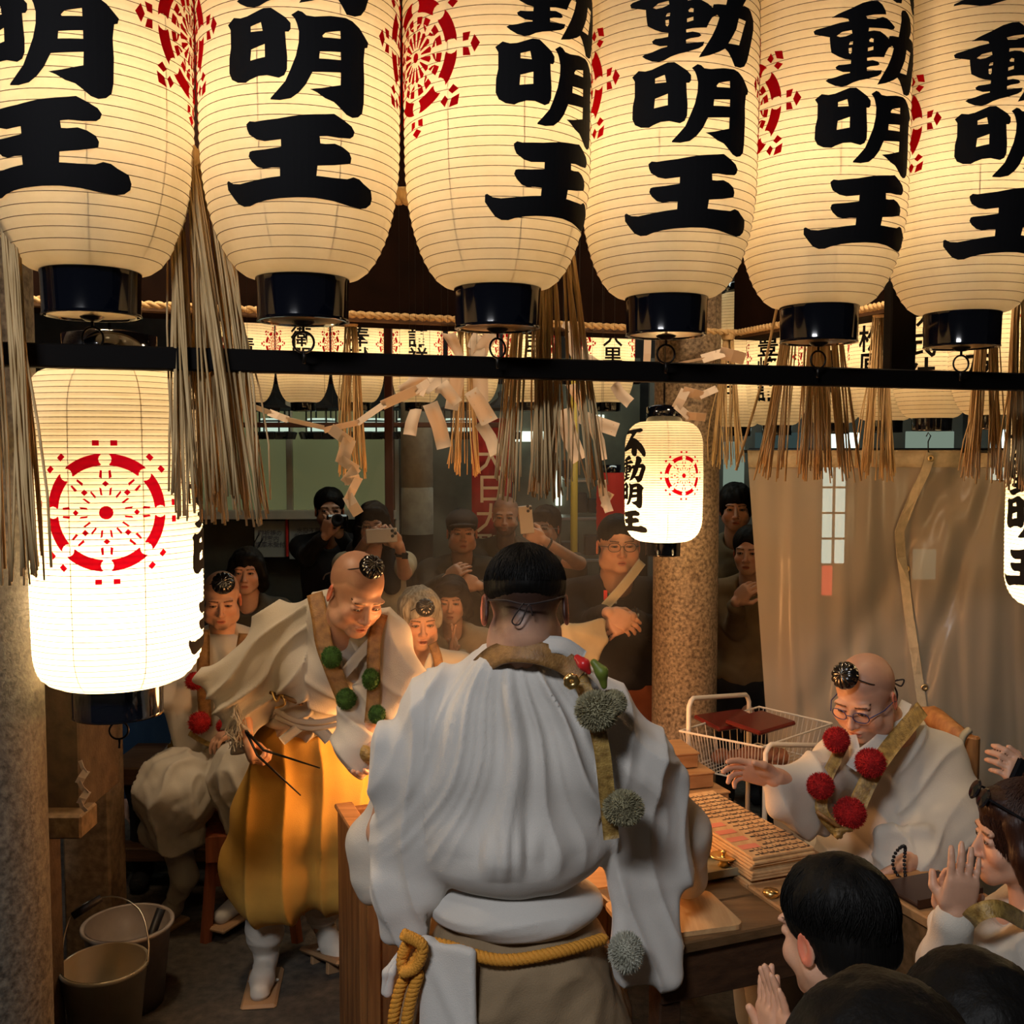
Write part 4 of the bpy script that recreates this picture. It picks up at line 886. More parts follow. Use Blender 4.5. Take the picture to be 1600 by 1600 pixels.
class Fig:
    def __init__(s, label, base, name='person', cat='person', group=None):
        s.root = world_root(name, base, label, cat, group); s.V = []; s.F = []; s.C = []; s.n = 0
    def add(s, V, Fc, C=None):
        s.V.append(V); s.F.append(Fc + s.n); s.n += len(V); s.C.append(np.ones((len(V), 3)) if C is None else C)
    def head(s, Mx, h=.003, eyes=True, look=(0, 0), neck=None, **p):
        if neck is not None: p['neck'] = tuple(round(x, 3) for x in (Mx.inverted() @ Vector(neck)))
        V, Fc, C = head_mesh(h, **p); s.add(xf(Mx, V), Fc, C); s.Mh = Mx
        if eyes:
            for sg in (-1, 1):
                bm = bmesh.new(); bmesh.ops.create_uvsphere(bm, u_segments=14, v_segments=12, radius=.0128)
                q = rot(90 - look[1], 0, look[0]); Me = Mx @ Matrix.Translation((sg * .031, -.0757, -.001)) @ q.to_4x4(); V = [Me @ v.co for v in bm.verts]; bm.verts.index_update()
                Fs = [[v.index for v in f.verts] for f in bm.faces]; zs = [f.calc_center_median().z for f in bm.faces]; bm.free()
                o = mesh_obj('eye', V, Fs, [EYEW, EYEI], s.root); 
                for f, z in zip(o.data.polygons, zs): f.material_index = 1 if z > .0107 else 0
    def skin(s, S, h=.003, col=None):
        V, Fc = S.verts(h); V = smoothv(V, Fc, 1); s.add(V, Fc, None if col is None else np.tile(np.array(col, float), (len(V), 1)))
    def done(s, m=None, name='body'):
        o = mesh_obj(name, np.concatenate(s.V), np.concatenate(s.F), m or SKIN, s.root); set_col(o, np.concatenate(s.C)); return o
    def cloth(s, name, S, h, m, fold=None, smooth=1, **k): return sdf_obj(name, S, h, m, s.root, fold, smooth, **k)
def hand(S, wr, d, n, side=1, curl=(.35, .4, .45, .5), spread=.05, sc=1.0, thumb=.5, k=.006, joint=(1, 1, .7)):
    """wrist, direction of the fingers, direction the palm faces, side of the thumb"""
    wr = Vector(wr); d = Vector(d).normalized(); n = Vector(n); n = (n - d * n.dot(d)).normalized(); l = d.cross(n) * side
    R = Matrix((l, d, n)).transposed()
    S.ell(wr + d * .048 * sc, (.040 * sc, .052 * sc, .0155 * sc), R, k=.012)
    S.box(wr + d * .055 * sc, (.039 * sc, .036 * sc, .012 * sc), R, r=.010 * sc, k=.01)
    S.ell(wr + d * .030 * sc + l * .022 * sc + n * .008 * sc, (.018 * sc, .030 * sc, .015 * sc), R, k=.01)
    off = (.0290, .0098, -.0095, -.0280); ln = (.071, .079, .073, .057); rd_ = (.0088, .0090, .0086, .0076)
    for i in range(4):
        p = wr + (d * (.086 - abs(i - 1.2) * .004) + l * off[i]) * sc; a = 0.0; dd = (d + l * spread * (1.3 - i)).normalized(); L = ln[i] * sc; pts = [p - d * .02 * sc, p]
        for q, fr in enumerate((.45, .30, .25)):
            a += curl[i] * joint[q]; dv = dd * math.cos(a) + n * math.sin(a); p = p + dv * L * fr; pts.append(p)
        r = rd_[i] * sc; S.chain(pts, [r * 1.05, r * 1.05, r, r * .92, r * .78], k=.0025)
    t0 = wr + (d * .022 + l * .026 + n * .004) * sc; t1 = t0 + (d * .55 + l * (.75 - .5 * thumb) + n * (.15 + .6 * thumb)).normalized() * .042 * sc; t2 = t1 + (d * .85 + l * (.35 - .5 * thumb) + n * (.1 + .5 * thumb)).normalized() * .030 * sc
    S.chain([t0, t1, t2], [.014 * sc, .0105 * sc, .0085 * sc], k=.006); return S
def arm(S, sh, el, wr, r0=.048, r1=.040, r2=.027, k=.02):
    S.chain([sh, el, wr], [r0, r1, r2], k); return S
def hairdo(f, kind, m, h=.005, sc=1.0, seed=1, name='hair'):
    S = SDF(); Mx = f.Mh
    if kind in ('short', 'bob', 'long', 'fade', 'thick', 'curly', 'tail'):
        t = {'fade': .012, 'thick': .020, 'curly': .018}.get(kind, .012)
        S.ell((0, .020, .045), (.080 + t * .7, .094 + t * .7, .078 + t), k=0)
        if kind != 'fade': S.ell((0, .045, -.01), (.074 + t * .5, .066 + t * .4, .075), k=.02)
        if kind in ('thick', 'curly'):
            for s in (-1, 1): S.ell((s * .070, -.005, .005), (.020, .030, .045), k=.02)
        if kind in ('bob', 'long', 'tail'):
            for s in (-1, 1):
                zz = -.16 if kind == 'long' else -.10
                if kind != 'tail': S.chain([(s * .072, -.030, .05), (s * .086, -.020, -.02), (s * .084, .0, zz * .7), (s * .078, .01, zz)], [.022, .024, .026, .018], .03)
            if kind != 'tail': S.chain([(0, .09, .02), (0, .095, -.06), (0, .09, -.12 if kind == 'bob' else -.22)], [.05, .055, .04], .04); S.chain([(-.05, .07, -.06), (.05, .07, -.06)], .045, .04)
            else: S.chain([(0, .10, .03), (0, .125, -.01), (0, .12, -.12)], [.03, .022, .012], .02)
            S.ell((0, -.055, .082), (.060, .035, .030), k=.02)
        zc = {'fade': .03, 'thick': .0, 'short': .0, 'curly': -.02}.get(kind, -.06)
        S.ell((0, -.105, zc - .02), (.064, .075, .075 if kind != 'bob' else .070), k=.012, sub=True)
        if kind in ('short', 'thick', 'fade'):
            for s in (-1, 1): S.ell((s * .088, .000, -.035), (.022, .045, .050), k=.01, sub=True)
            S.box((0, .03, -.135 if kind != 'fade' else -.075), (.15, .15, .075), k=.02, sub=True)
    V, Fc = S.verts(h); V = smoothv(V, Fc, 1); N = normals(V, Fc)
    an = np.arctan2(V[:, 0], V[:, 1] + .02); st = np.sin(an * 70 + V[:, 2] * 30 + 3 * wav(V, (40, 40, 40), seed)) * .0007 + wav(V, (90, 90, 30), seed + 1) * (.003 if kind != 'curly' else .008)
    V = V + N * st[:, None]; return mesh_obj(name, xf(Mx, V), Fc, m, f.root)
def folds(sx, sz, amp, seed, amp2=.0, s2=(60, 60, 60)):
    def fn(V):
        q = wav(V, (sx, sx, sz), seed); a = (1 - np.abs(q)) ** 2 * amp - amp * .35
        if amp2: a = a + wav(V, s2, seed + 3) * amp2
        return a
    return fn
def pompom(f, c, r, m, seed=1, squash=1.0, n=900, L=.22):
    c = Vector(c); rd_ = random.Random(seed); mb = MB(); bm = bmesh.new(); bmesh.ops.create_icosphere(bm, subdivisions=3, radius=r * .9)
    V = [(c.x + v.co.x, c.y + v.co.y, c.z + v.co.z * squash) for v in bm.verts]; bm.verts.index_update(); mb.add(V, [[v.index for v in q.verts] for q in bm.faces]); bm.free()
    for i in range(n):
        z = 1 - 2 * (i + .5) / n; a = i * 2.39996; q = math.sqrt(1 - z * z); d = Vector((q * math.cos(a), q * math.sin(a), z)); o = d.orthogonal().normalized(); o = Matrix.Rotation(rd_.random() * 3, 3, d) @ o
        t = d * r * (1 + L * rd_.uniform(.1, .7)) + Vector([rd_.uniform(-1, 1) * r * .07 for _ in range(3)]); b = d * r * .86; wd = r * .055
        mb.add([c + Vector((p.x, p.y, p.z * squash)) for p in (b - o * wd, b + o * wd, t)], [(0, 1, 2)])
    o = mb.build('pompom', m, f.root, True); return o
def tokin(f, c, nrm, r, cordpts=None):
    """small black lacquered box cap tied on the forehead"""
    n = Vector(nrm).normalized(); R = frame(n); V = []; mb = MB(); prof = [(1.0, 0), (1.02, .25), (.98, .5), (.80, .78), (.5, .95), (.15, 1.02), (.0001, 1.03)]; N = 72
    Vs = []; Fs = []
    for q, (pr, pz) in enumerate(prof):
        for k in range(N): a = 2 * math.pi * k / N; g = 1 - .09 * abs(math.cos(a * 6)) ** 6 * (1 if 0 < q < 6 else 0); Vs.append(Vector(c) + R @ Vector((r * pr * g * math.cos(a), r * pr * g * math.sin(a), r * .75 * pz * (.5 + .5 * g))))
    for q in range(len(prof) - 1):
        for k in range(N): Fs.append((q * N + k, q * N + (k + 1) % N, (q + 1) * N + (k + 1) % N, (q + 1) * N + k))
    mb.add(Vs, Fs); t = mb.build('forehead_cap', mat('cap_lacquer', (.006, .005, .004), rough=.18, spec=.6, coat=.5), f.root, True)
    if cordpts: MB().tube(bez(cordpts, 5), .0022, 6).build('cap_cord', mat('dark_cord', (.02, .012, .012), rough=.7), f.root, True)
def band(f, name, pts, width, m, normal=(0, -1, 0), th=.006, n=6, taper=None):
    c = bez(pts, n); g = []
    for i, p in enumerate(c):
        a = c[max(0, i - 1)]; b = c[min(len(c) - 1, i + 1)]; tg = (b - a).normalized(); nn = Vector(normal(i / (len(c) - 1))) if callable(normal) else Vector(normal); side = tg.cross(nn).normalized(); w2 = width / 2
        g.append([p - side * w2, p - side * w2 * .5 + nn.normalized() * th * .3, p + side * w2 * .5 + nn.normalized() * th * .3, p + side * w2])
    return MB().sheet(g, th).build(name, m, f.root, True)
WHITE = mat('white_cotton', (.60, .575, .53), rough=.85, noise=.10, nscale=5, bump=.35, bscale=420, sheen=.2)
WHITE2 = mat('white_hemp', (.66, .61, .52), rough=.9, noise=.12, nscale=6, bump=.4, bscale=380, sheen=.1, trans=.12)
BROC = mat('brocade_brown', (.33, .17, .05), rough=.55, col2=(.16, .075, .02), nscale=38, bump=.5, bscale=200, spec=.5)
GOLDB = mat('brocade_gold', (.42, .27, .07), rough=.45, col2=(.16, .09, .02), nscale=55, bump=.6, bscale=220, spec=.6)
YEL = mat('yellow_hakama', (.70, .39, .07), rough=.85, noise=.16, nscale=7, bump=.3, bscale=400)
GREENP = mat('green_wool', (.055, .14, .025), rough=.95, col2=(.02, .06, .01), nscale=60); REDP = mat('red_wool', (.42, .010, .010), rough=.95, col2=(.24, .005, .006), nscale=60); GREYP = mat('grey_green_wool', (.36, .33, .20), rough=.95, col2=(.21, .19, .11), nscale=26)
GOLD = mat('gold_metal', (.85, .58, .22), rough=.28, metal=1)

BLK = mat('black_cloth', (.012, .011, .012), rough=.9, noise=.3, nscale=8, bump=.3, bscale=200)
def crowd(label, px, py, d, yaw=0, pitch=0, s=1.0, by=None, hair='short', hm=None, shirt=None, pants=None, arms=(None, None), sleeve='long', seat=None, h=.0095, hh=.0042, roll=0, group=None, face=None, shw=1.0, shoes=True, legs=True, hsc=1.0):
    """a bystander: arms are (elbow, wrist, finger direction, palm direction[, curls]) with pixel+depth places, or None to hang down"""
    c = P(px, py, d); by = yaw * .5 if by is None else by; B = rot(0, 0, by); lat = B @ Vector((1, 0, 0)); fw = B @ Vector((0, -1, 0))
    f = Fig(label, (c.x, c.y, 0), group=group); Mh = HM(c, yaw, pitch, roll, s * .98)
    nb = c + Vector((0, 0, -.188 * s)) - fw * .045 * s; f.head(Mh, hh, look=(0, 0), neck=nb, **(face or {}))
    if hair: hairdo(f, hair, hm or HAIRB, .0055, seed=int(px))
    z0 = 0.0; hipz = seat if seat is not None else min(.52 * (c.z + .12), .95); shz = nb.z - .030 * s; base = Vector((nb.x, nb.y, 0)) - fw * .01
    hip = base + Vector((0, 0, hipz)); up = SDF(); up.chain([nb, base + Vector((0, 0, shz - .15)), hip], [.055, .06, .07], .03)
    S = SDF(); shoulders = []
    for sd in (-1, 1): shoulders.append(base + lat * sd * .165 * s * shw + Vector((0, 0, shz)))
    S.chain([shoulders[0], base + Vector((0, 0, shz + .028 * s)) , shoulders[1]], [.062 * s, .072 * s, .062 * s], .05)
    mid = hip.z * .45 + shz * .55; Rb = B
    S.ell((base.x, base.y, shz - .13 * s), (.175 * s * shw, .118 * s, .17 * s), Rb, k=.06); S.ell((base.x, base.y, mid - .06), (.160 * s * shw, .118 * s * (1.0 + .25 * (shw - 1)), (shz - hip.z) * .42), Rb, k=.06); S.ell((base.x, base.y, hip.z + .03), (.170 * s * shw, .125 * s, .11), Rb, k=.05)
    for i, sd in enumerate((-1, 1)):
        sh = shoulders[i]; a = arms[i]
        if a is None:
            el = sh + lat * sd * .05 - Vector((0, 0, .28 * s)); wr = el + fw * .06 - Vector((0, 0, .24 * s)); dv = Vector((0, 0, -1)) + fw * .2; n = -lat * sd; cu = (.3, .35, .4, .45)
        else:
            el = P(*a[0]); wr = P(*a[1]); dv, n = Vector(a[2]), Vector(a[3]); cu = a[4] if len(a) > 4 else (.5, .5, .55, .6)
        q = SDF(); arm(q, sh, el, wr, .040 * s, .037 * s, .025 * s); l = dv.normalized().cross(n); side = 1 if (l.dot(lat) * -sd) > 0 else -1
        if a is not None and len(a) > 5: side = a[5]
        hand(q, wr, dv, n, side, cu, sc=.98 * s * hsc); f.skin(q, .0045 if a is not None else .007)
        r0, r1 = .060 * s, .050 * s; S.chain([sh, el if sleeve == 'long' else sh.lerp(el, .6)], [r0, r1 + (.004 if sleeve == 'half' else 0)], .03)
        if sleeve == 'long': S.chain([el, el.lerp(wr, .86)], [r1, .038 * s], .02)
    S.cap(c + Vector((0, 0, -.10 * s)) + fw * .01, c + Vector((0, 0, -.16 * s)) + fw * .01, .060 * s, .062 * s, k=.015, sub=True)
    if legs:
        L_ = SDF(); L_.ell((hip.x, hip.y, hip.z - .02), (.165 * s * shw, .12 * s, .11), Rb, k=0)
        for sd in (-1, 1):
            h0 = hip + lat * sd * .085 * shw - Vector((0, 0, .04))
            if seat is not None: kn = h0 + fw * .40 + Vector((0, 0, .02)); an = kn + Vector((0, 0, -hipz + .10)) + fw * .02
            else: an = Vector((h0.x, h0.y, .09)) + lat * sd * .04; kn = h0.lerp(an, .5) + fw * .02
            L_.chain([h0, kn, an], [.085 * shw, .066, .052], .04); up.chain([hip, kn, an], [.06, .045, .035], .03)
            if shoes: ft = SDF(); ft.chain([Vector((an.x, an.y, .045)) - fw * .05, Vector((an.x, an.y, .04)) + fw * .14], [.042, .040], .02); ft.chain([Vector((an.x, an.y, .05)), an], .038, .02); sdf_obj('shoe', ft, .012, BLK, f.root)
        f.cloth('trousers', L_, .013, pants or BLK, folds(16, 12, .008, int(px) + 1))
    f.skin(up, .013); f.cloth('shirt', S, h, shirt or BLK, folds(15, 9, .011 * s, int(px), .002)); f.done(); f.sh = shoulders; f.base = base; f.fw = fw; f.lat = lat; f.c = c
    return f
# ------------------------------------------------------------------ the priest standing in the middle, seen from behind
f = Fig('person in a white robe seen from behind, standing before the altar fire', (0.0, 2.36, 0))
Mh = HM(P(820, 948, 2.36), 183, 24, 0, 1.06)
f.head(Mh, .0032, eyes=True, w=1.06, fat=.6, stubble=.75, nape=1, ear=1.22, neck=P(812, 1035, 2.37))
hairdo(f, 'fade', HAIRB, .005, seed=3); strands(f, (0, .020, .042), (.0890, .1030, .0905), 0, 6.283, 0, 1.45, 1500, HAIRB, 3)
bodyS = SDF(); bodyS.chain([P(812, 1020, 2.37), P(808, 1090, 2.40), P(800, 1300, 2.42), P(800, 1470, 2.42)], [.062, .07, .09, .09], .03)
for s in (-1, 1): bodyS.chain([(s * .09 + .0, 2.40, .92), (s * .11, 2.40, .5), (s * .11, 2.42, .09)], [.06, .05, .045], .04); bodyS.ell((s * .11, 2.47, .05), (.05, .13, .045))
f.skin(bodyS, .012)
hs = SDF(); wl = P(590, 1330, 2.64); arm(hs, P(640, 1150, 2.42), P(600, 1300, 2.50), wl); hand(hs, wl, (.55, .8, .05), (.8, -.5, 0), 1, (.6, .6, .6, .6)); f.skin(hs, .004)
hs = SDF(); wr_ = P(1080, 1365, 2.66); arm(hs, P(960, 1150, 2.42), P(1035, 1290, 2.53), wr_, .04, .034, .026); hand(hs, wr_, (-.5, .85, -.1), (-.8, -.4, 0), -1, (.6, .6, .6, .6)); f.skin(hs, .004)
f.done()
# robe: back, shoulders, wide sleeves
R_ = SDF(); D = 2.40
R_.ell(P(803, 1190, D), (.262, .165, .24), k=0); R_.ell(P(798, 1310, D), (.238, .175, .135), k=.08)
R_.chain([P(702, 1112, D), P(815, 1078, D - .01), P(918, 1112, D)], [.098, .10, .098], .07)
R_.chain([P(765, 1052, D), P(875, 1052, D)], [.058, .058], .06); R_.chain([P(772, 1050, 2.345), P(868, 1050, 2.345)], [.050, .050], .05)
# upper arms
R_.chain([P(688, 1130, D), P(648, 1200, D), P(640, 1290, D + .04)], [.088, .085, .075], .06)
R_.chain([P(940, 1130, D), P(985, 1190, D), P(1010, 1290, D + .05)], [.090, .090, .080], .06)
# hanging sleeves
def sheetquad(S, a, b, c, d, r, k=.03): return S.quad(a, b, c, d, r, k)
sheetquad(R_, P(612, 1160, D - .03), P(690, 1180, D - .04), P(668, 1400, D - .04), P(606, 1410, D - .02), .030, .04)
sheetquad(R_, P(606, 1380, D - .02), P(668, 1390, D - .04), P(650, 1455, D - .03), P(612, 1460, D), .026, .035)
R_.chain([P(604, 1290, D + .02), P(603, 1390, D + .03), P(612, 1452, D + .02)], [.035, .034, .024], .03)
sheetquad(R_, P(975, 1200, D - .02), P(1050, 1215, D + .02), P(1058, 1360, D + .05), P(972, 1380, D + .0), .032, .04)
sheetquad(R_, P(968, 1340, D - .0), P(1048, 1350, D + .04), P(1046, 1525, D + .0), P(975, 1520, D - .05), .026, .035)
R_.chain([P(1056, 1250, D + .10), P(1066, 1330, D + .15), P(1052, 1385, D + .16)], [.03, .035, .02], .03)
ap = P(808, 940, D)
def backfold(V):
    x = V[:, 0] - ap.x; z = ap.z - V[:, 2]; th = np.arctan2(x, z + .02); rad = np.hypot(x, z)
    wob = .05 * np.sin(z * 9 + 1) + .03 * np.sin(z * 17 + x * 9)
    def ridges(n, ph, sh): q = np.abs(np.sin((th + wob) * n + ph)); return (1 - q) ** sh
    a = ridges(8.5, .4, 1.7) * .026 + ridges(15, 1.3, 1.5) * .015 + ridges(27, .2, 1.4) * .006 - .012
    fade = np.clip((rad - .10) / .12, 0, 1) * np.clip((V[:, 2] - .98) / .05, 0, 1)
    zb = 1.005 + .01 * np.sin(V[:, 0] * 30); puff = np.exp(-((V[:, 2] - zb - .05) / .05) ** 2) * (np.abs(V[:, 0]) < .2) * np.abs(np.sin(V[:, 0] * 55 + 2 * np.sin(V[:, 0] * 20))) * .010
    sl = (np.abs(V[:, 0]) > .20); s2 = (1 - np.abs(np.sin(V[:, 0] * 38 + np.sin(V[:, 2] * 8) * 1.4 + V[:, 2] * 5))) ** 1.6 * .012
    base = a * fade * np.where(sl, .45, 1) + puff + s2 * sl * np.clip((1.50 - V[:, 2]) / .15, 0, 1) + wav(V, (26, 26, 14), 4) * .0035
    return np.where(V[:, 1] < D + .12, base, base * .4) - .004
f.cloth('robe', R_, .0062, WHITE, backfold, 1)
# folded edge of the left shoulder wing and the waist band below the blouse
O_ = SDF(); O_.ell(P(805, 1408, D + .005), (.210, .160, .068), k=0)
f.cloth('waistband', O_, .0062, WHITE, folds(14, 70, .005, 5))
H_ = SDF(); H_.ell(P(802, 1545, D), (.200, .150, .14), k=0)
for s in (-1, 1): H_.chain([(s * .075 + .005, D, .73), (s * .12 + .005, D, .55), (s * .13 + .005, D, .30)], [.14, .145, .13], .08)
HK = mat('worn_hakama', (.29, .205, .115), rough=.9, noise=.25, nscale=5, bump=.4, bscale=300)
f.cloth('hakama', H_, .008, HK, folds(22, 3, .028, 8, .003))
for s in (-1, 1):
    L_ = SDF(); L_.chain([(s * .13, D, .32), (s * .12, D + .02, .1)], [.06, .045]); L_.ell((s * .12, D + .07, .045), (.048, .13, .045), k=.03); f.cloth('legging', L_, .01, WHITE)
# skirt panel of the inner robe at the left hip
S2 = SDF(); S2.quad(P(665, 1475, D - .13), P(735, 1490, D - .172), P(738, 1640, D - .20), P(660, 1640, D - .15), .012, .02); f.cloth('robe_panel', S2, .006, WHITE, folds(30, 8, .007, 9))
# thrown-forward sleeve lit by the fire at the left
S3 = SDF(); S3.chain([P(612, 1250, 2.54), P(580, 1310, 2.58), P(577, 1365, 2.58)], [.028, .050, .045], .05); S3.quad(P(600, 1245, 2.55), P(566, 1320, 2.58), P(580, 1395, 2.58), P(625, 1395, 2.5), .018, .04); f.cloth('sleeve', S3, .006, WHITE2, folds(18, 8, .006, 3))
S3 = SDF(); S3.chain([P(1030, 1215, 2.52), P(1066, 1300, 2.56), P(1072, 1370, 2.62)], [.04, .062, .055], .05); f.cloth('sleeve', S3, .006, WHITE2, folds(18, 8, .006, 13))
# orange twisted rope, its knot and hanging cords
OR = mat('orange_rope', (.62, .27, .03), rough=.75, bump=.5, bscale=300)
dsurf = D - .152
rope('x', [P(640, 1470, D - .08), P(690, 1476, dsurf + .02), P(780, 1500, dsurf - .012), P(870, 1488, dsurf), P(945, 1466, D - .08)], .0125, OR, '', '', 3, 15, 8, parent=f.root)
for i, q in enumerate(([(640, 1468), (628, 1500), (640, 1530), (655, 1490)], [(650, 1500), (625, 1545), (612, 1620), (620, 1680)], [(655, 1520), (640, 1570), (632, 1640), (640, 1690)], [(630, 1460), (660, 1478), (650, 1510), (628, 1520)])):
    rope('x', [P(x, y, D - .14 - .012 * i) for x, y in q], .0125, OR, '', '', 3, 8, 8, parent=f.root)
for k in range(2): S4 = SDF(); S4.chain([P(623, 1490, D - .08), P(612 - k * 8, 1520, D - .1), P(606 - k * 5, 1550, D - .1)], [.006, .009, .013 - k * .004], .01); f.cloth('tie_end', S4, .004, WHITE)
# collar sash, straps, pompoms and charms
band(f, 'sash', [P(745, 1050, 2.34), P(772, 1026, 2.30), P(805, 1018, 2.265), P(845, 1022, 2.255), P(882, 1036, 2.27), P(908, 1056, 2.26)], M(36, 2.28), BROC, (0, -.85, .5), .008)
band(f, 'collar', [P(848, 1008, 2.27), P(880, 1010, 2.28), P(910, 1030, 2.30)], M(28, 2.28), WHITE, (0, -.8, .55), .008)
bk = D - .17
band(f, 'sash_strap', [P(905, 1058, bk + .03), P(925, 1110, bk - .02), P(940, 1170, bk - .028), P(948, 1240, bk - .02), P(955, 1310, bk - .01)], M(25, 2.2), GOLDB, (0.1, -1, 0), .006)
pompom(f, P(932, 1110, bk - .045), M(33, 2.2), GREYP, 3, .92, 3200, .17); pompom(f, P(958, 1098, bk - .02), M(22, 2.2), GREYP, 4, .95, 1600, .17)
pompom(f, P(974, 1262, bk - .03), M(32, 2.2), GREYP, 5, .85, 3200, .15); pompom(f, P(978, 1488, D - .13), M(28, 2.2), mat('white_wool', (.50, .49, .40), rough=.95, col2=(.33, .33, .26), nscale=26), 6, 1.15, 2600, .2)
S5 = SDF(); c = P(893, 1064, bk - .03)
for i in range(7): S5.ell(c + Vector((.011 * math.cos(i * .9), -.004, .011 * math.sin(i * .9))), (.008, .006, .008), k=.003)
f.cloth('charm_bell', S5, .0022, GOLD, smooth=0)
S5 = SDF(); S5.chain([P(902, 1028, bk - .03), P(912, 1038, bk - .04), P(920, 1050, bk - .04)], [.008, .012, .006], .01); f.cloth('red_charm', S5, .0025, mat('red_charm', (.55, .02, .02), rough=.3))
S5 = SDF(); S5.chain([P(928, 1035, bk - .03), P(940, 1050, bk - .035), P(944, 1072, bk - .03)], [.008, .013, .007], .01); f.cloth('green_charm', S5, .0025, mat('green_leaf', (.12, .16, .02), rough=.5))
MB().tube(bez([P(762, 938, 2.29), P(790, 938, 2.25), P(822, 944, 2.235), P(860, 938, 2.25), P(880, 932, 2.29)], 6), .0022, 6).build('cap_cord', mat('dark_cord', (.02, .012, .012), rough=.7), f.root, True)
MB().tube(bez([P(818, 942, 2.232), P(800, 970, 2.238), P(812, 975, 2.236), P(826, 945, 2.232), P(832, 962, 2.235)], 5), .0018, 5).build('cap_cord', MATS['dark_cord'], f.root, True)
# ------------------------------------------------------------------ the bowing priest in yellow trousers
f = Fig('person in white robe and yellow trousers bowing over the fire, with green pompoms', P(445, 1560, 3.66))
Mh = HM(P(556, 925, 3.18), 36, 30, 4, 1.04)
f.head(Mh, .0026, w=1.0, fat=.35, stubble=.8, eye=.0026, look=(5, -18), neck=P(530, 1000, 3.33))
up = SDF(); D = 3.38
up.chain([P(530, 1000, 3.33), P(515, 1040, 3.42), P(480, 1130, 3.53)], [.062, .08, .08], .03)
for s, (kx, ky, kd, ax_, ay, ad) in ((-1, (425, 1290, 3.55, 412, 1500, 3.66)), (1, (535, 1290, 3.6, 500, 1450, 3.80))): up.chain([P(480 + 20 * s, 1160, 3.55), P(kx, ky, kd), P(ax_, ay, ad)], [.06, .045, .028], .05)
f.skin(up, .010)
hs = SDF(); wr = P(382, 1148, 3.30); arm(hs, P(450, 985, 3.38), P(375, 1080, 3.35), wr, .045, .038, .028); hand(hs, wr, (.35, -.25, -.9), (.75, .3, .2), -1, (.9, .95, 1.0, 1.0), sc=1.0, thumb=.9); f.skin(hs, .0032)
hs = SDF(); wr = P(566, 1150, 3.14); arm(hs, P(600, 1000, 3.30), P(600, 1110, 3.22), wr, .045, .038, .028); hand(hs, wr, (.1, -.1, -1), (-.3, -.8, 0), -1, (.8, .8, .8, .8), sc=1.0); f.skin(hs, .0032)
f.done()
R_ = SDF()
R_.chain([P(440, 990, 3.40), P(520, 965, 3.36), P(600, 1000, 3.32)], [.088, .085, .085], .06); R_.ell(P(508, 1045, D), (.175, .145, .14), k=.06); R_.ell(P(482, 1110, 3.48), (.150, .14, .10), k=.05)
R_.chain([P(440, 990, 3.40), P(385, 1050, 3.37), P(375, 1100, 3.34)], [.085, .075, .06], .05)
R_.quad(P(440, 985, 3.36), P(318, 1062, 3.30), P(360, 1110, 3.30), P(440, 1090, 3.36), .022, .04); R_.quad(P(360, 1060, 3.32), P(352, 1105, 3.30), P(378, 1165, 3.32), P(415, 1100, 3.36), .022, .035)
R_.chain([P(600, 1000, 3.32), P(625, 1060, 3.25), P(600, 1110, 3.2)], [.085, .07, .06], .05); R_.quad(P(600, 1000, 3.3), P(640, 1068, 3.24), P(600, 1110, 3.18), P(560, 1090, 3.22), .024, .04)
R_.chain([P(545, 1120, 3.19), P(555, 1165, 3.15), P(562, 1192, 3.14)], [.045, .055, .04], .05)
R_.ell(P(552, 968, 3.16), (.055, .07, .075), R=rot(20, 0, 0), k=.02, sub=True)
def f2(V):
    q = V[:, 0] * 24 + V[:, 2] * 20; a = (1 - np.abs(np.sin(q + 1.5 * np.sin(V[:, 2] * 11)))) ** 1.7 * .016; arm_ = V[:, 0] < -.66
    b = (1 - np.abs(np.sin(V[:, 0] * 30 - V[:, 2] * 34 + .8 * np.sin(V[:, 2] * 20)))) ** 1.7 * .020
    return np.where(arm_, b, a) + wav(V, (30, 30, 22), 7) * .003 - .004
f.cloth('robe', R_, .0060, WHITE2, f2)
# crossed collar edges
for q in ([(500, 985, 3.245), (512, 1015, 3.225), (535, 1055, 3.235), (520, 1090, 3.30)], [(583, 1000, 3.19), (560, 1025, 3.20), (530, 1060, 3.235), (490, 1090, 3.31)]): band(f, 'collar', [P(*a) for a in q], .030, WHITE2, (.1, -1, .2), .007)
H_ = SDF(); H_.ell(P(480, 1145, 3.52), (.162, .15, .085), k=0)
H_.chain([P(455, 1170, 3.52), P(440, 1270, 3.54), P(432, 1350, 3.58), P(430, 1372, 3.58)], [.13, .165, .175, .165], .06); H_.chain([P(505, 1170, 3.54), P(535, 1270, 3.58), P(540, 1350, 3.62), P(540, 1366, 3.62)], [.13, .15, .15, .14], .05)
def f3(V): 
    a = (1 - np.abs(np.sin(V[:, 0] * 26 + .8 * np.sin(V[:, 2] * 5) + V[:, 2] * 2))) ** 2 * .020; return a * np.clip((1.12 - V[:, 2]) / .2, 0, 1) + wav(V, (24, 24, 8), 3) * .004 - .008
f.cloth('hakama', H_, .0065, YEL, f3)
O_ = SDF(); O_.ell(P(482, 1116, 3.49), (.166, .158, .040), k=0); f.cloth('waistband', O_, .006, WHITE2, folds(12, 80, .006, 6))
for q, w_ in (([(430, 1108), (460, 1125), (500, 1128), (540, 1118)], .018), ([(478, 1128), (460, 1142), (440, 1158)], .03), ([(480, 1128), (500, 1140), (515, 1156)], .04), ([(430, 1120), (480, 1138), (535, 1130)], .014)): band(f, 'sash_tie', [P(x, y, 3.325 - .01 * i) for i, (x, y) in enumerate(q)], w_, WHITE2, (.0, -1, 0), .006)
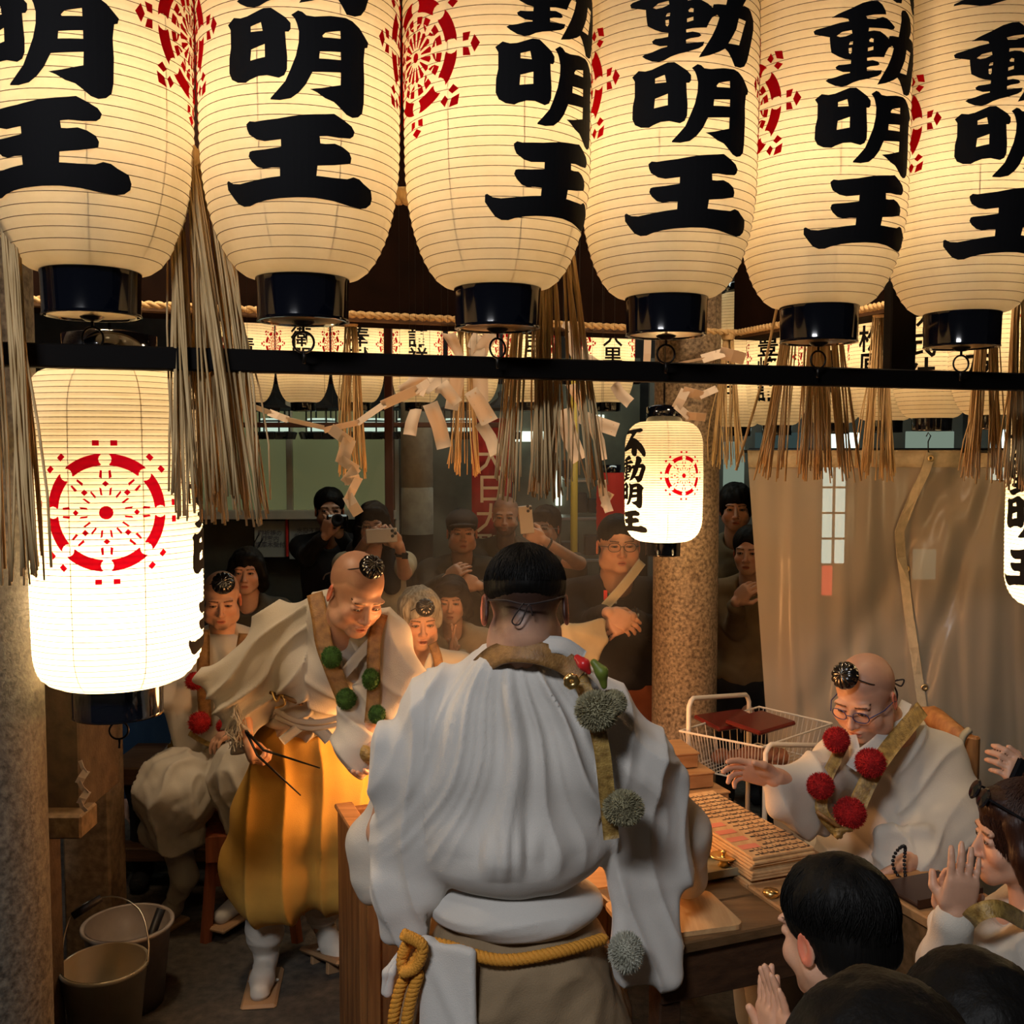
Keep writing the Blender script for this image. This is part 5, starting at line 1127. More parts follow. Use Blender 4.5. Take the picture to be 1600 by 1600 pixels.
MB().tube([P(422, 1082, 3.32), P(455, 1093, 3.29), P(472, 1100, 3.27)], [.006, .009, .007], 8).build('fan', mat('dark_wood_handle', (.16, .08, .03), rough=.35), f.root, True)
MB().tube(bez([P(425, 1080, 3.31), P(432, 1096, 3.30), P(440, 1085, 3.30), P(445, 1100, 3.29), P(430, 1106, 3.3)], 4), .004, 6).build('fan_cord', GOLD, f.root, True)
for q, (lx, ly, ld, fx, fy, fd, ank) in enumerate(((412, 1420, 3.62, 414, 1500, 3.66, 0), (508, 1405, 3.78, 500, 1455, 3.80, .06))):
    L_ = SDF(); foot = P(fx, 1555 if q == 0 else 1490, fd); foot.z = .05 + ank; kn = P(lx, ly, ld); an_ = Vector((foot.x, foot.y + .02, foot.z + .05)); L_.chain([kn + Vector((0, 0, .08)), kn.lerp(an_, .55), an_], [.072, .062, .048], .03)
    td = Vector((.02, -.17, -.01)) if q == 0 else Vector((.09, -.10, -.05)); L_.chain([an_ + Vector((0, .02, -.03)), an_ + td * .6 + Vector((0, 0, -.05)), an_ + td + Vector((0, 0, -.055 if q == 0 else -.05))], [.040, .042, .034], .02)
    f.cloth('legging', L_, .005, WHITE2, folds(20, 60, .004, 2 + q))
    so = an_ + td * .55 + Vector((0, 0, -.102)); Rz = frame((0, 0, 1), Vector((td.x, td.y, 0)))
    if q: Rz = rot(-12, 0, 0) @ Rz; 
    m = MB(); m.box(so + Vector((0, 0, .012)), (.275, .125, .02), Rz, .009)
    if q: m.box(so + Rz @ Vector((.05, 0, -.02)), (.02, .10, .05), Rz, .003); m.box(so + Rz @ Vector((-.06, 0, -.02)), (.02, .10, .05), Rz, .003)
    m.build('sandal', mat('sandal_wood', (.33, .19, .09), rough=.7), f.root)
    band(f, 'sandal_thong', [so + Rz @ Vector((-.02, -.045, .03)), so + Rz @ Vector((.06, 0, .055)), so + Rz @ Vector((-.02, .045, .03))], .02, WHITE2, (0, 0, 1), .008)
cw = [(492, 928, 3.30), (500, 965, 3.235), (506, 1005, 3.205), (520, 1045, 3.19), (538, 1090, 3.185), (553, 1130, 3.165), (573, 1172, 3.125)]
band(f, 'sash', [P(*q) for q in cw], M(26, 3.2), BROC, (.1, -1, .1), .007); band(f, 'sash', [P(*q) for q in ((596, 960, 3.24), (586, 995, 3.19), (584, 1035, 3.165), (584, 1085, 3.14), (580, 1130, 3.12))], M(21, 3.2), BROC, (-.05, -1, 0), .007)
for (x, y, d, r, sq, s) in ((518, 1027, 3.17, 16.5, 1.08, 1), (541, 1092, 3.15, 16.5, 1.03, 2), (579, 1061, 3.13, 14, 1.25, 3), (589, 1116, 3.10, 14, 1.1, 4)): pompom(f, P(x, y, d), M(r, d), GREENP, s, sq, 900, .16)
S5 = SDF(); S5.chain([P(566, 1165, 3.11), P(574, 1178, 3.10), P(580, 1192, 3.10)], [.012, .02, .010], .01); f.cloth('tassel_knot', S5, .003, GOLDB, folds(200, 200, .004, 3))
tk = P(580, 887, 3.075); tokin(f, tk, (.45, -.72, .50), M(20, 3.1), [P(561, 888, 3.09), P(530, 892, 3.13), P(510, 897, 3.22), P(505, 905, 3.28)])
# white tassels by the hand
t_ = MB(); rd = random.Random(3)
for i in range(40): a = P(368 + rd.uniform(-6, 6), 1120 + rd.uniform(-25, 10), 3.27); t_.tube([a, a + Vector((rd.uniform(-.03, .03), rd.uniform(-.02, .01), -.04)), a + Vector((rd.uniform(-.045, .045), rd.uniform(-.02, .01), -.09))], .0018, 3)
tag(t_.build('white_fringe', WHITE2, f.root), kind='stuff')
tg = world_root('fire_tongs', P(395, 1168, 3.24), 'long black iron fire tongs held open over the yellow trousers', 'tongs')
for q in ([(388, 1150), (402, 1180), (470, 1243)], [(390, 1148), (412, 1172), (500, 1200)]): MB().tube([P(x, y, 3.24 - .03 * i) for i, (x, y) in enumerate(q)], [.005, .0045, .0025], 6).build('prong', IRON, tg, True)
MB().tube(bez([P(388, 1150, 3.24), P(384, 1142, 3.24), P(390, 1148, 3.24)], 4), .005, 6).build('pivot', IRON, tg, True)
# ------------------------------------------------------------------ the seated priest with glasses at the table
f = Fig('person in white robe and glasses seated at the table, with four red pompoms', P(1380, 1500, 3.2))
Mh = HM(P(1352, 1087, 3.12), -46, 24, 0, 1.06)
f.head(Mh, .0026, w=1.03, fat=.9, stubble=.55, eye=.0022, look=(0, -15), neck=P(1395, 1150, 3.22))
up = SDF(); up.chain([P(1395, 1150, 3.22), P(1400, 1220, 3.28), P(1390, 1400, 3.3)], [.07, .08, .1], .03)
for s in (-1, 1): up.chain([(1.18, 3.25 + s * .1, .52), (.85, 3.15 + s * .1, .50), (.85, 3.12 + s * .1, .08)], [.09, .075, .045], .04)
f.skin(up, .011)
hs = SDF(); wr = P(1212, 1215, 2.93); arm(hs, P(1320, 1195, 3.15), P(1270, 1240, 3.02), wr, .045, .04, .030); hand(hs, wr, (-.80, .1, .20), (.0, -.8, -.5), 1, (.25, .35, .5, .6), .12, 1.05, .3); f.skin(hs, .0030)
hs = SDF(); wr = P(1412, 1352, 2.915); arm(hs, P(1470, 1210, 3.25), P(1470, 1320, 3.05), wr, .045, .04, .030); hand(hs, wr, (-.8, -.1, -.35), (-.2, -.5, -.8), -1, (.9, .9, .9, .9), .02, 1.0, .8); f.skin(hs, .0032)
f.done()
R_ = SDF(); R_.chain([P(1325, 1192, 3.20), P(1395, 1168, 3.26), P(1455, 1192, 3.30)], [.098, .10, .11], .07); R_.ell(P(1392, 1260, 3.24), (.215, .17, .20), k=.08); R_.ell(P(1380, 1360, 3.18), (.235, .20, .14), k=.08)
R_.chain([P(1310, 1200, 3.16), P(1270, 1225, 3.03), P(1222, 1222, 2.96)], [.088, .072, .050], .05); R_.quad(P(1300, 1195, 3.1), P(1208, 1225, 2.95), P(1215, 1262, 2.95), P(1290, 1300, 3.05), .022, .045); R_.chain([P(1222, 1255, 2.95), P(1262, 1290, 3.0)], .035, .04)
R_.chain([P(1460, 1205, 3.28), P(1485, 1290, 3.12), P(1440, 1345, 2.98)], [.105, .095, .065], .06); R_.chain([P(1475, 1300, 3.1), P(1425, 1370, 2.98), P(1395, 1385, 2.96)], [.10, .08, .06], .06); R_.quad(P(1380, 1305, 3.0), P(1445, 1300, 2.98), P(1430, 1395, 2.95), P(1385, 1390, 2.96), .022, .04)
R_.ell(P(1352, 1150, 3.06), (.055, .06, .05), k=.03, sub=True)
def f4(V):
    a = (1 - np.abs(np.sin(V[:, 0] * 22 + V[:, 2] * 14 + 1.2 * np.sin(V[:, 2] * 9)))) ** 2 * .012; b = (1 - np.abs(np.sin(V[:, 0] * 14 - V[:, 2] * 30 + np.sin(V[:, 0] * 15)))) ** 2 * .011
    return np.where(V[:, 0] > 1.18, b, a) + wav(V, (24, 24, 18), 11) * .004 - .004
f.cloth('robe', R_, .0065, WHITE2, f4)
band(f, 'collar', [P(1416, 1098, 3.22), P(1400, 1128, 3.12), P(1370, 1160, 3.04), P(1345, 1180, 3.01), P(1330, 1200, 3.01)], .032, WHITE, (-.3, -.9, .3), .008); band(f, 'collar', [P(1330, 1150, 3.08), P(1335, 1172, 3.03), P(1335, 1200, 3.01)], .03, WHITE, (-.3, -.9, .3), .008)
band(f, 'sash', [P(1440, 1108, 3.22), P(1420, 1132, 3.12), P(1390, 1168, 3.03), P(1365, 1205, 2.98), P(1345, 1245, 2.96), P(1328, 1290, 2.95)], M(27, 3.0), GOLDB, (-.2, -1, .2), .007)
band(f, 'sash', [P(1318, 1160, 3.03), P(1306, 1185, 3.00), P(1292, 1215, 2.97), P(1283, 1262, 2.94), P(1300, 1290, 2.93), P(1315, 1305, 2.93)], M(18, 3.0), GOLDB, (-.2, -1, .1), .007)
for (x, y, d, r, s) in ((1307, 1156, 2.98, 21, 11), (1282, 1228, 2.92, 21.5, 12), (1360, 1192, 2.95, 24, 13), (1328, 1270, 2.91, 25.5, 14)): pompom(f, P(x, y, d), M(r, d), REDP, s, .98, 1200, .13)
MB().tube([P(1276, 1268, 2.90), P(1320, 1298, 2.89)], .006, 8).build('cord_toggle', BROC, f.root, True); S5 = SDF(); S5.ell(P(1310, 1302, 2.89), (.014, .012, .016), k=.01); S5.ell(P(1322, 1296, 2.89), (.02, .008, .008), k=.01); f.cloth('tassel_knot', S5, .003, GOLDB, folds(200, 200, .004, 3))
tokin(f, P(1322, 1056, 3.035), (-.72, -.60, .30), M(22, 3.05), [P(1336, 1060, 3.03), P(1365, 1070, 3.03), P(1390, 1068, 3.10), P(1402, 1062, 3.16)])
MB().tube(bez([P(1397, 1064, 3.12), P(1412, 1062, 3.12), P(1408, 1072, 3.12), P(1396, 1068, 3.12), P(1402, 1085, 3.12), P(1398, 1105, 3.13)], 5), .0028, 6).build('cap_cord', MATS['dark_cord'], f.root, True)
def glasses(f, Mx, col, w_=.028, hh=.017, z0=-.004, y0=-.103):
    gm = mat('frame_' + col[0], col[1], rough=.3); m = MB()
    for s in (-1, 1):
        m.tube([Mx @ Vector((s * .033 + w_ * .82 * math.cos(a) * (abs(math.cos(a)) ** -.25 if abs(math.cos(a)) > .1 else 1), y0 + abs(s * .033 + w_ * math.cos(a)) * .13, z0 + hh * math.sin(a))) for a in [2 * math.pi * i / 20 for i in range(20)]], .0016, 5, closed=True)
        m.tube([Mx @ Vector((s * .060, y0 + .006, z0 + .004)), Mx @ Vector((s * .082, -.05, z0 + .004)), Mx @ Vector((s * .084, .0, z0 + .0)), Mx @ Vector((s * .082, .02, z0 - .012))], .0018, 5)
    m.tube([Mx @ Vector((-.008, y0, z0 + .003)), Mx @ Vector((0, y0 - .003, z0 + .005)), Mx @ Vector((.008, y0, z0 + .003))], .0016, 5); m.build('glasses', gm, f.root, True)
L_ = SDF(); L_.ell((1.14, 3.24, .55), (.20, .22, .12), k=0)
for s in (-1, 1): L_.chain([(1.10, 3.24 + s * .11, .54), (.78, 3.10 + s * .12, .53), (.80, 3.10 + s * .12, .12)], [.11, .10, .07], .05); ft = SDF(); ft.chain([(.82, 3.10 + s * .12, .05), (.68, 3.08 + s * .12, .04)], .04); f.cloth('shoe', ft, .012, WHITE)
f.cloth('trousers', L_, .012, WHITE2, folds(16, 12, .01, 4))
glasses(f, Mh, ('blue', (.03, .035, .12)))
# ------------------------------------------------------------------ two more seated priests
f = crowd('person in pale robe seated behind the bright left lantern, two red pompoms on the chest', 346, 936, 4.25, 14, 12, .98, by=10, hair=None, shirt=WHITE2, pants=WHITE2, seat=.56, h=.008, hh=.0034, shw=1.0, legs=False,
          arms=(((262, 1050, 4.15), (232, 1085, 3.95), (-.6, -.6, .2), (0, -.3, -1)), ((400, 1080, 4.2), (375, 1140, 4.0), (-.8, -.5, -.2), (0, 0, -1))), face=dict(stubble=.8, fat=.3, eye=.003))
Rz = SDF(); Rz.quad(P(300, 1000, 4.2), P(235, 1050, 4.0), P(250, 1095, 3.98), P(310, 1100, 4.1), .022, .03); Rz.quad(P(252, 1060, 4.0), P(300, 1060, 4.1), P(300, 1180, 4.08), P(284, 1182, 4.05), .02, .03); Rz.chain([P(345, 1040, 4.27), P(335, 1140, 4.27)], [.15, .17], .05); Rz.chain([P(385, 1030, 4.25), P(395, 1090, 4.15)], [.08, .07], .03); f.cloth('robe', Rz, .008, WHITE2, folds(20, 7, .012, 5))
L_ = SDF(); L_.ell(P(330, 1190, 4.25), (.19, .17, .11), k=0); L_.chain([P(300, 1205, 4.25), P(275, 1235, 3.95), P(268, 1295, 3.98)], [.12, .140, .10], .05); L_.chain([P(355, 1195, 4.25), P(385, 1210, 3.95), P(385, 1270, 3.98)], [.11, .12, .09], .05); L_.chain([P(243, 1298, 3.98), P(300, 1305, 3.98)], .04, .04)
f.cloth('trousers', L_, .008, WHITE2, folds(26, 12, .030, 2, .004))
for q, (a, b, c_) in enumerate((((272, 1305), (288, 1370), (270, 1418)), ((385, 1290), (390, 1350), (385, 1400)))):
    L_ = SDF(); L_.chain([P(*a, 4.0), P(*b, 4.05), P(*c_, 4.1)], [.060, .050, .034], .03); e = P(*c_, 4.1); e2 = e + Vector((-.07, -.12, -.03)); L_.chain([e, e2], [.040, .030], .02); f.cloth('legging', L_, .006, WHITE2, folds(30, 30, .004, q))
    MB().box((e.x - .035, e.y - .06, e.z - .062), (.105, .25, .022), rot(0, 0, -25), .008).build('sandal', mat('sandal_wood', (.33, .19, .09), rough=.7), f.root)
band(f, 'sash', [P(318, 985, 4.12), P(318, 1030, 4.07), P(318, 1080, 4.05), P(322, 1135, 4.03)], M(20, 4.1), BROC, (0, -1, 0)); band(f, 'sash', [P(382, 990, 4.12), P(375, 1030, 4.07), P(365, 1080, 4.05), P(352, 1130, 4.03)], M(18, 4.1), BROC, (0, -1, 0))
for x, y, r in ((304, 1064, 15), (312, 1129, 18), (349, 1134, 12)): pompom(f, P(x, y, 4.0), M(r, 4.0), REDP, x, 1, 500, .2)
band(f, 'cord_belt', [P(296, 1145, 4.02), P(325, 1162, 4.0), (P(352, 1162, 3.98))], .02, GOLDB, (0, -1, 0)); rope('x', [P(262, 1180, 4.1), P(285, 1150, 4.08), P(262, 1230, 4.1), P(255, 1260, 4.1)], .02, mat('yellow_cord', (.40, .24, .04), rough=.8), '', '', 3, 5, 6, parent=f.root)
tokin(f, P(349, 912, 4.135), (.2, -.85, .45), M(18, 4.1), [P(330, 912, 4.17), P(322, 918, 4.25)])
f = crowd('grey-haired person in white robe seated right of the bowing one, mouth open', 656, 968, 4.25, 14, 8, 1.0, by=8, hair='curly', hm=HAIRG, shirt=WHITE2, pants=WHITE2, seat=.56, h=.008, hh=.0034, arms=(None, None), face=dict(mouth=.005, fat=.1, eye=.004), shw=1.0)
band(f, 'sash', [P(676, 1005, 4.14), P(684, 1030, 4.10), P(688, 1070, 4.08)], M(15, 4.1), BROC, (0, -1, 0)); band(f, 'collar', [P(634, 1022, 4.14), P(645, 1042, 4.12), P(664, 1080, 4.11)], .03, WHITE2, (0, -1, 0)); band(f, 'collar', [P(676, 1022, 4.13), P(668, 1042, 4.115), P(655, 1070, 4.11)], .03, WHITE2, (0, -1, 0))
tokin(f, P(664, 950, 4.085), (.25, -.85, .45), M(15, 4.1), [P(650, 950, 4.14), P(636, 958, 4.2)])
# ------------------------------------------------------------------ bystanders
GT = mat('dark_olive_shirt', (.060, .055, .040), rough=.9, noise=.3, nscale=9); KH = mat('khaki_shirt', (.17, .14, .085), rough=.9, noise=.3, nscale=9); BEI = mat('beige_knit', (.34, .27, .18), rough=.95, noise=.25, nscale=14); CRM = mat('cream_cloth', (.48, .40, .26), rough=.95, noise=.2, nscale=9)
RUST = mat('rust_trousers', (.20, .055, .018), rough=.9, noise=.3, nscale=9); PHONE = mat('phone_case', (.62, .55, .45), rough=.4); SCR = mat('black_glass', (.01, .01, .012), rough=.1)
def phone(c, w_, h_, yaw, roll, label, m=PHONE, cam3=True):
    t = world_root('phone', c, label, 'phone'); R = rot(0, roll, yaw); MB().box(c, (w_, .009, h_), R, .004).build('case', m, t); MB().box(c + R @ Vector((0, .0052, 0)), (w_ * .92, .001, h_ * .92), R).build('screen', SCR, t)
    if cam3:
        m_ = MB(); 
        for q in ((.022, .022), (.022, -.004), (.004, .009)): m_.lathe([(.0001, 0), (.008, 0), (.008, .003)], c + R @ Vector((w_ / 2 - q[0] * .8 - .004, -.006, (h_ / 2 - .008 - q[1]) if h_ > w_ else q[1])), 10, R @ rot(90, 0, 0))
        m_.build('camera_lens', SCR, t)
    return t
def watch(f, p, d, r=.030):
    R = frame(d); m = MB(); m.tube([Vector(p) + R @ Vector((r * math.cos(a), r * math.sin(a), 0)) for a in [2 * math.pi * i / 16 for i in range(16)]], .007, 5, closed=True); m.box(Vector(p) + R @ Vector((0, -r, 0)) + Vector((0, -.006, 0)), (.03, .012, .03)); m.build('watch', SCR, f.root)
f = crowd('person in black sweater holding a black camera to the face at the back', 515, 797, 6.0, 12, 0, 1.04, hair='short', shirt=BLK, arms=(((478, 870, 5.9), (508, 838, 5.72), (.25, -.1, .95), (.6, .6, .2)), ((552, 868, 5.95), (530, 835, 5.75), (-.3, -.2, .9), (-.4, .7, .2))), face=dict(beard=.5))
t = world_root('camera_body', P(526, 820, 5.72), 'black camera held up before a face at the back', 'camera'); c = P(527, 815, 5.74); MB().box(c, (.12, .05, .08), rot(0, 0, 15), .01).build('body_shell', SCR, t); MB().lathe([(.03, 0), (.034, .06), (.024, .062), (.0001, .045)], c + Vector((.0, -.02, 0)), 20, rot(75, 0, 15)).build('lens', BLK, t, True)
f = crowd('person with long dark hair and glasses photographing with a pale phone held level', 583, 820, 5.5, 4, 3, .98, hair='long', shirt=CRM, sleeve='half', arms=(((548, 885, 5.45), (572, 845, 5.15), (.75, -.2, .5), (.1, .9, .1), (.6, .6, .6, .6)), ((632, 895, 5.4), (624, 852, 5.15), (-.6, -.2, .7), (-.1, .9, .1), (.6, .6, .6, .6))), face=dict(brow=.9)); glasses(f, f.Mh, ('thin', (.25, .2, .15))); watch(f, P(627, 866, 5.19), (.05, -.2, .9))
Sx = SDF(); Sx.chain([P(560, 862, 5.55), P(563, 930, 5.45)], [.07, .06], .03); Sx.chain([P(610, 862, 5.55), P(612, 915, 5.45)], [.06, .05], .03); f.cloth('black_vest', Sx, .01, BLK)
phone(P(596, 837, 5.08), .155, .072, 0, -3, 'pale phone held level by the long-haired person')
f = crowd('person in dark cap and dark shirt standing before the red banner, hands low', 722, 832, 6.0, 6, 0, 1.06, hair='short', shirt=GT, arms=(((672, 925, 5.9), (698, 905, 5.6), (.6, -.2, .5), (.3, .8, -.2)), ((770, 925, 5.95), (748, 915, 5.6), (-.7, -.2, .3), (-.3, .8, -.2))), face=dict(w=1.04, fat=.3), shw=1.15)
Cp = SDF(); Cp.ell((0, .015, .062), (.092, .106, .072), k=0); Cp.box((0, .02, -.02), (.2, .2, .05), k=.01, sub=True); Cp.ell((.0, -.118, .048), (.075, .055, .010), rot(-8, 0, 0), k=.012); V, Fc = Cp.verts(.005); mesh_obj('cap', xf(f.Mh, V), Fc, mat('dark_cap', (.045, .035, .03), rough=.9), f.root)
f = crowd('bearded person in olive shirt standing at the back behind the straw tassels', 790, 806, 6.65, -4, 4, 1.08, hair=None, shirt=GT, sleeve='half', arms=(((760, 915, 6.2), (790, 875, 5.9), (.8, -.2, .1), (0, .8, 0)), None), face=dict(beard=.9, stubble=.7, w=1.03), shw=1.15)
f = crowd('person in olive shirt with dark ponytail raising a patterned phone with one arm', 852, 824, 5.8, -24, 0, .98, by=-12, hair='tail', shirt=GT, sleeve='half', arms=(((905, 880, 5.75), (848, 843, 5.45), (-.8, -.1, .4), (-.1, .9, .1), (.5, .5, .6, .7), -1), None)); glasses(f, f.Mh, ('thin2', (.4, .35, .3))); watch(f, P(857, 850, 5.49), (.8, .2, -.45))
f2_ = phone(P(822, 812, 5.42), .074, .15, 0, -6, 'pale patterned phone raised upright in the crowd')
f = crowd('person in glasses and black printed shirt with a white shoulder strap beside the granite pillar', 966, 852, 4.78, 4, -2, 1.13, by=4, hair='short', shirt=BLK, pants=RUST, hh=.0034, h=.009, shw=1.32, arms=(((912, 975, 4.7), (950, 958, 4.42), (.75, -.25, -.35), (-.1, .8, -.3)), ((1030, 985, 4.75), (985, 965, 4.42), (-.75, -.25, -.35), (.1, .8, -.3))), face=dict(w=1.12, fat=.9, eye=.0026), hsc=1.02); glasses(f, f.Mh, ('black', (.01, .01, .01)), .031, .018)
band(f, 'shoulder_strap', [P(1003, 878, 4.62), P(985, 902, 4.56), P(966, 925, 4.52), P(945, 948, 4.5)], M(14, 4.6), CRM, (0, -1, .1), .006); watch(f, P(994, 962, 4.46), (1, .1, 0), .034)
for k, (cl, x) in enumerate(((( .6, .04, .03), 946), ((.05, .35, .33), 954), ((.5, .5, .45), 961))): MB().box(P(x, 930 + k * 4, 4.555), (.016, .004, .045 - .008 * k), None).build('shirt_print', mat('print%d' % k, cl, rough=.8), f.root)
t = world_root('white_cloth_bundle', P(910, 1000, 4.3), 'white cloth bag hanging before the person in glasses', 'bag'); Bg = SDF(); Bg.quad(P(884, 984, 4.3), P(940, 972, 4.36), P(946, 1000, 4.32), P(918, 1048, 4.28), .014, .02); Bg.quad(P(884, 984, 4.3), P(918, 1048, 4.28), P(895, 1055, 4.28), P(878, 1010, 4.3), .016, .03); sdf_obj('bag_cloth', Bg, .007, CRM, t, folds(22, 22, .010, 4))
f = crowd('young person with fringe in beige knit, palms pressed together, sitting behind the grey-haired one', 706, 938, 4.95, -3, 4, .94, hair='bob', shirt=BEI, seat=.55, h=.009, arms=(((676, 1040, 4.9), (704, 1026, 4.66), (.12, -.1, 1), (1, 0, 0), (.05, .05, .05, .05)), ((748, 1040, 4.9), (713, 1026, 4.66), (-.1, -.1, 1), (-1, 0, 0), (.05, .05, .05, .05))), face=dict(w=.95))
Sx = SDF(); Sx.ell((0, -.080, .058), (.055, .022, .026), k=0); V, Fc = Sx.verts(.004); mesh_obj('fringe', xf(f.Mh, V), Fc, HAIRB, f.root)
f = crowd('person with short dark hair watching from the shade behind the bright left lantern', 386, 893, 5.2, 6, 0, .98, hair='bob', shirt=GT, seat=.7)
f = crowd('person in dark clothes standing half hidden right of the granite pillar', 1150, 795, 5.6, -12, 0, 1.06, hair='curly', shirt=KH, arms=(((1120, 950, 5.5), (1140, 935, 5.2), (.6, -.2, .1), (0, .8, 0)), ((1190, 950, 5.5), (1170, 945, 5.2), (-.6, -.2, .1), (0, .8, 0))), face=dict(beard=.3))
f = crowd('person in tan shirt half hidden behind the edge of the vinyl curtain', 1172, 862, 5.0, -25, 0, 1.0, hair='short', shirt=mat('tan_shirt', (.20, .13, .06), rough=.9, noise=.3, nscale=9), arms=(((1150, 980, 4.95), (1150, 940, 4.75), (.3, -.2, .4), (.6, .4, 0)), None))
f = crowd('person in navy clothes crouching low behind the glowing left lantern', 268, 1010, 4.9, 20, 10, 1.0, hair='short', shirt=mat('navy_cloth', (.012, .030, .055), rough=.9), seat=.45)
FH = lambda n, sd: strands(f, (0, .020, .040), (.0895, .1040, .0905), 0, 6.283, 0, 1.7, n, HAIRB, sd)
# ------------------------------------------------------------------ foreground worshippers
f = crowd('dark-haired person seen from behind, praying with raised hands at the bottom of the frame', 1304, 1456, 1.68, 208, 14, 1.0, by=200, hair='short', shirt=WHITE2, seat=.5, h=.008, hh=.0035, arms=(((1225, 1680, 1.75), (1205, 1650, 1.80), (-.05, .15, 1), (1, .2, 0), (.06, .06, .06, .06)), ((1180, 1690, 1.75), (1228, 1652, 1.78), (-.12, .12, 1), (-1, -.2, 0), (.1, .1, .1, .1))), hsc=1.0)
FH(1700, 5)
f = crowd('person in white robe and gold sash with brown bob hair, praying at the right edge', 1592, 1306, 2.3, -98, 4, .98, by=-110, hair='bob', hm=HAIRR, shirt=WHITE2, seat=.5, h=.007, hh=.0032, arms=(((1480, 1500, 2.25), (1492, 1428, 2.18), (.15, -.1, 1), (0, 1, .1), (.15, .15, .15, .15)), ((1470, 1510, 2.4), (1478, 1432, 2.26), (.15, -.05, 1), (0, -1, 0), (.3, .3, .3, .3))))
strands(f, (0, .022, .042), (.098, .106, .094), .75, 5.5, 0, 2.35, 1900, HAIRR, 7, 1, ln=7)
band(f, 'sash', [P(1600, 1440, 2.18), P(1560, 1420, 2.12), P(1525, 1428, 2.13), P(1505, 1450, 2.2)], M(26, 2.15), GOLDB, (-.2, -.8, .5))
gl_ = MB()
for s_ in (-1, 1): gl_.lathe([(.0001, .006), (.022, .004), (.026, 0), (.022, -.004), (.0001, -.006)], f.Mh @ Vector((s_ * .033, -.085, .105)), 18, (f.Mh.to_3x3() @ rot(60, 0, 0)))
gl_.tube([f.Mh @ Vector((-.06, -.08, .11)), f.Mh @ Vector((-.092, -.02, .075)), f.Mh @ Vector((-.094, .03, .05))], .003, 6); gl_.tube([f.Mh @ Vector((.06, -.08, .11)), f.Mh @ Vector((.092, -.02, .075)), f.Mh @ Vector((.094, .03, .05))], .003, 6)
tag(gl_.build('sunglasses', SCR), 'black sunglasses pushed up on the brown bob hair', 'sunglasses')
f = crowd('dark head of a person at the bottom edge, left one of the two lowest', 1368, 1745, .92, 175, 0, 1.0, hair='thick', shirt=BLK, seat=.5)
FH(1500, 6)
f = crowd('dark head of a person at the bottom right corner, right one of the two lowest', 1512, 1648, 1.25, 185, 0, 1.0, hair='thick', shirt=BLK, seat=.5)
FH(1500, 8)
f = crowd('person at the right frame edge of whom only a raised hand shows', 1668, 1190, 2.7, -100, 0, .96, hair='short', shirt=mat('pink_cloth', (.55, .34, .28), rough=.9), seat=.62, arms=(((1640, 1290, 2.7), (1604, 1222, 2.55), (-.55, -.3, .5), (0, .8, -.3), (.6, .7, .7, .8)), None))
phone(P(1592, 1204, 2.49), .03, .06, 20, 30, 'small black phone in the raised hand at the right edge', SCR, False)
# ------------------------------------------------------------------ altar, table and what lies on it
UV = lambda u, w_, z: U * u + W * w_ + Vector((0, 0, z))
RU = rot(0, 0, ang); ALT = mat_wood('altar_wood', (.26, .115, .035), (.13, .05, .016), axis=2); ALTH = mat_wood('altar_top_wood', (.34, .17, .065), (.20, .09, .03), axis=0)
def slab(mb, u0, u1, w0, w1, z0, z1, bev=.004): return mb.box(UV((u0 + u1) / 2, (w0 + w1) / 2, (z0 + z1) / 2), (u1 - u0, w1 - w0, z1 - z0), RU, bev)
a0 = Vector((-.456, 2.98, 0)); u0, w0 = a0.dot(U), a0.dot(W)
t = world_root('fire_altar', UV(u0 + .5, w0 + .3, 0), 'wooden fire altar box with raised rim between the bowing priest and the middle one', 'altar')
W1 = w0 + .32; u1 = u0 + .86
for q in ((u0, u0 + .035, w0, W1), (u1 - .035, u1, w0, W1), (u0 + .035, u1 - .035, w0, w0 + .035), (u0 + .035, u1 - .035, W1 - .035, W1)): slab(MB(), *q, .02, .78).build('side_board', ALT, t)
slab(MB(), u0 + .035, u1 - .035, w0 + .035, W1 - .035, .02, .66).build('inner_block', mat('ash_bed', (.08, .07, .06), rough=.95), t)
for q in ((u0 - .01, u0 + .05, w0 - .01, W1), (u0 + .05, u1, w0 - .01, w0 + .05), (u1 - .05, u1, w0 + .05, W1)): slab(MB(), *q, .78, .795).build('rim', ALTH, t)
slab(MB(), u0 + .02, u0 + .06, w0 - .02, w0 + .0, .0, .78).build('corner_post', ALT, t)
fb_ = world_root('fire', FIRE - Vector((0, 0, .30)), 'flames of the altar fire hidden behind the middle priest', 'fire'); FL = mat_emit('flame', (1, .42, .08), 14)
fc = FIRE - Vector((0, 0, .30))
for i in range(5): a = i * 1.3; S = SDF(); b = fc + Vector((.05 * math.cos(a), .05 * math.sin(a), 0)); S.chain([b, b + Vector((.01, 0, .10)), b + Vector((-.01, .01, .17))], [.035, .026, .004], .02); sdf_obj('flame', S, .007, FL, fb_)
for i in range(6): p = fc + Vector((0, 0, -.03)); a = i * math.pi / 6; d_ = Vector((math.cos(a), math.sin(a), .05)) * .13; MB().tube([p - d_ + Vector((0, 0, .012 * i - .02)), p + d_ + Vector((0, 0, .012 * i - .02))], .012, 6).build('fire_stick', mat('charred_wood', (.03, .02, .015), rough=.9), fb_)
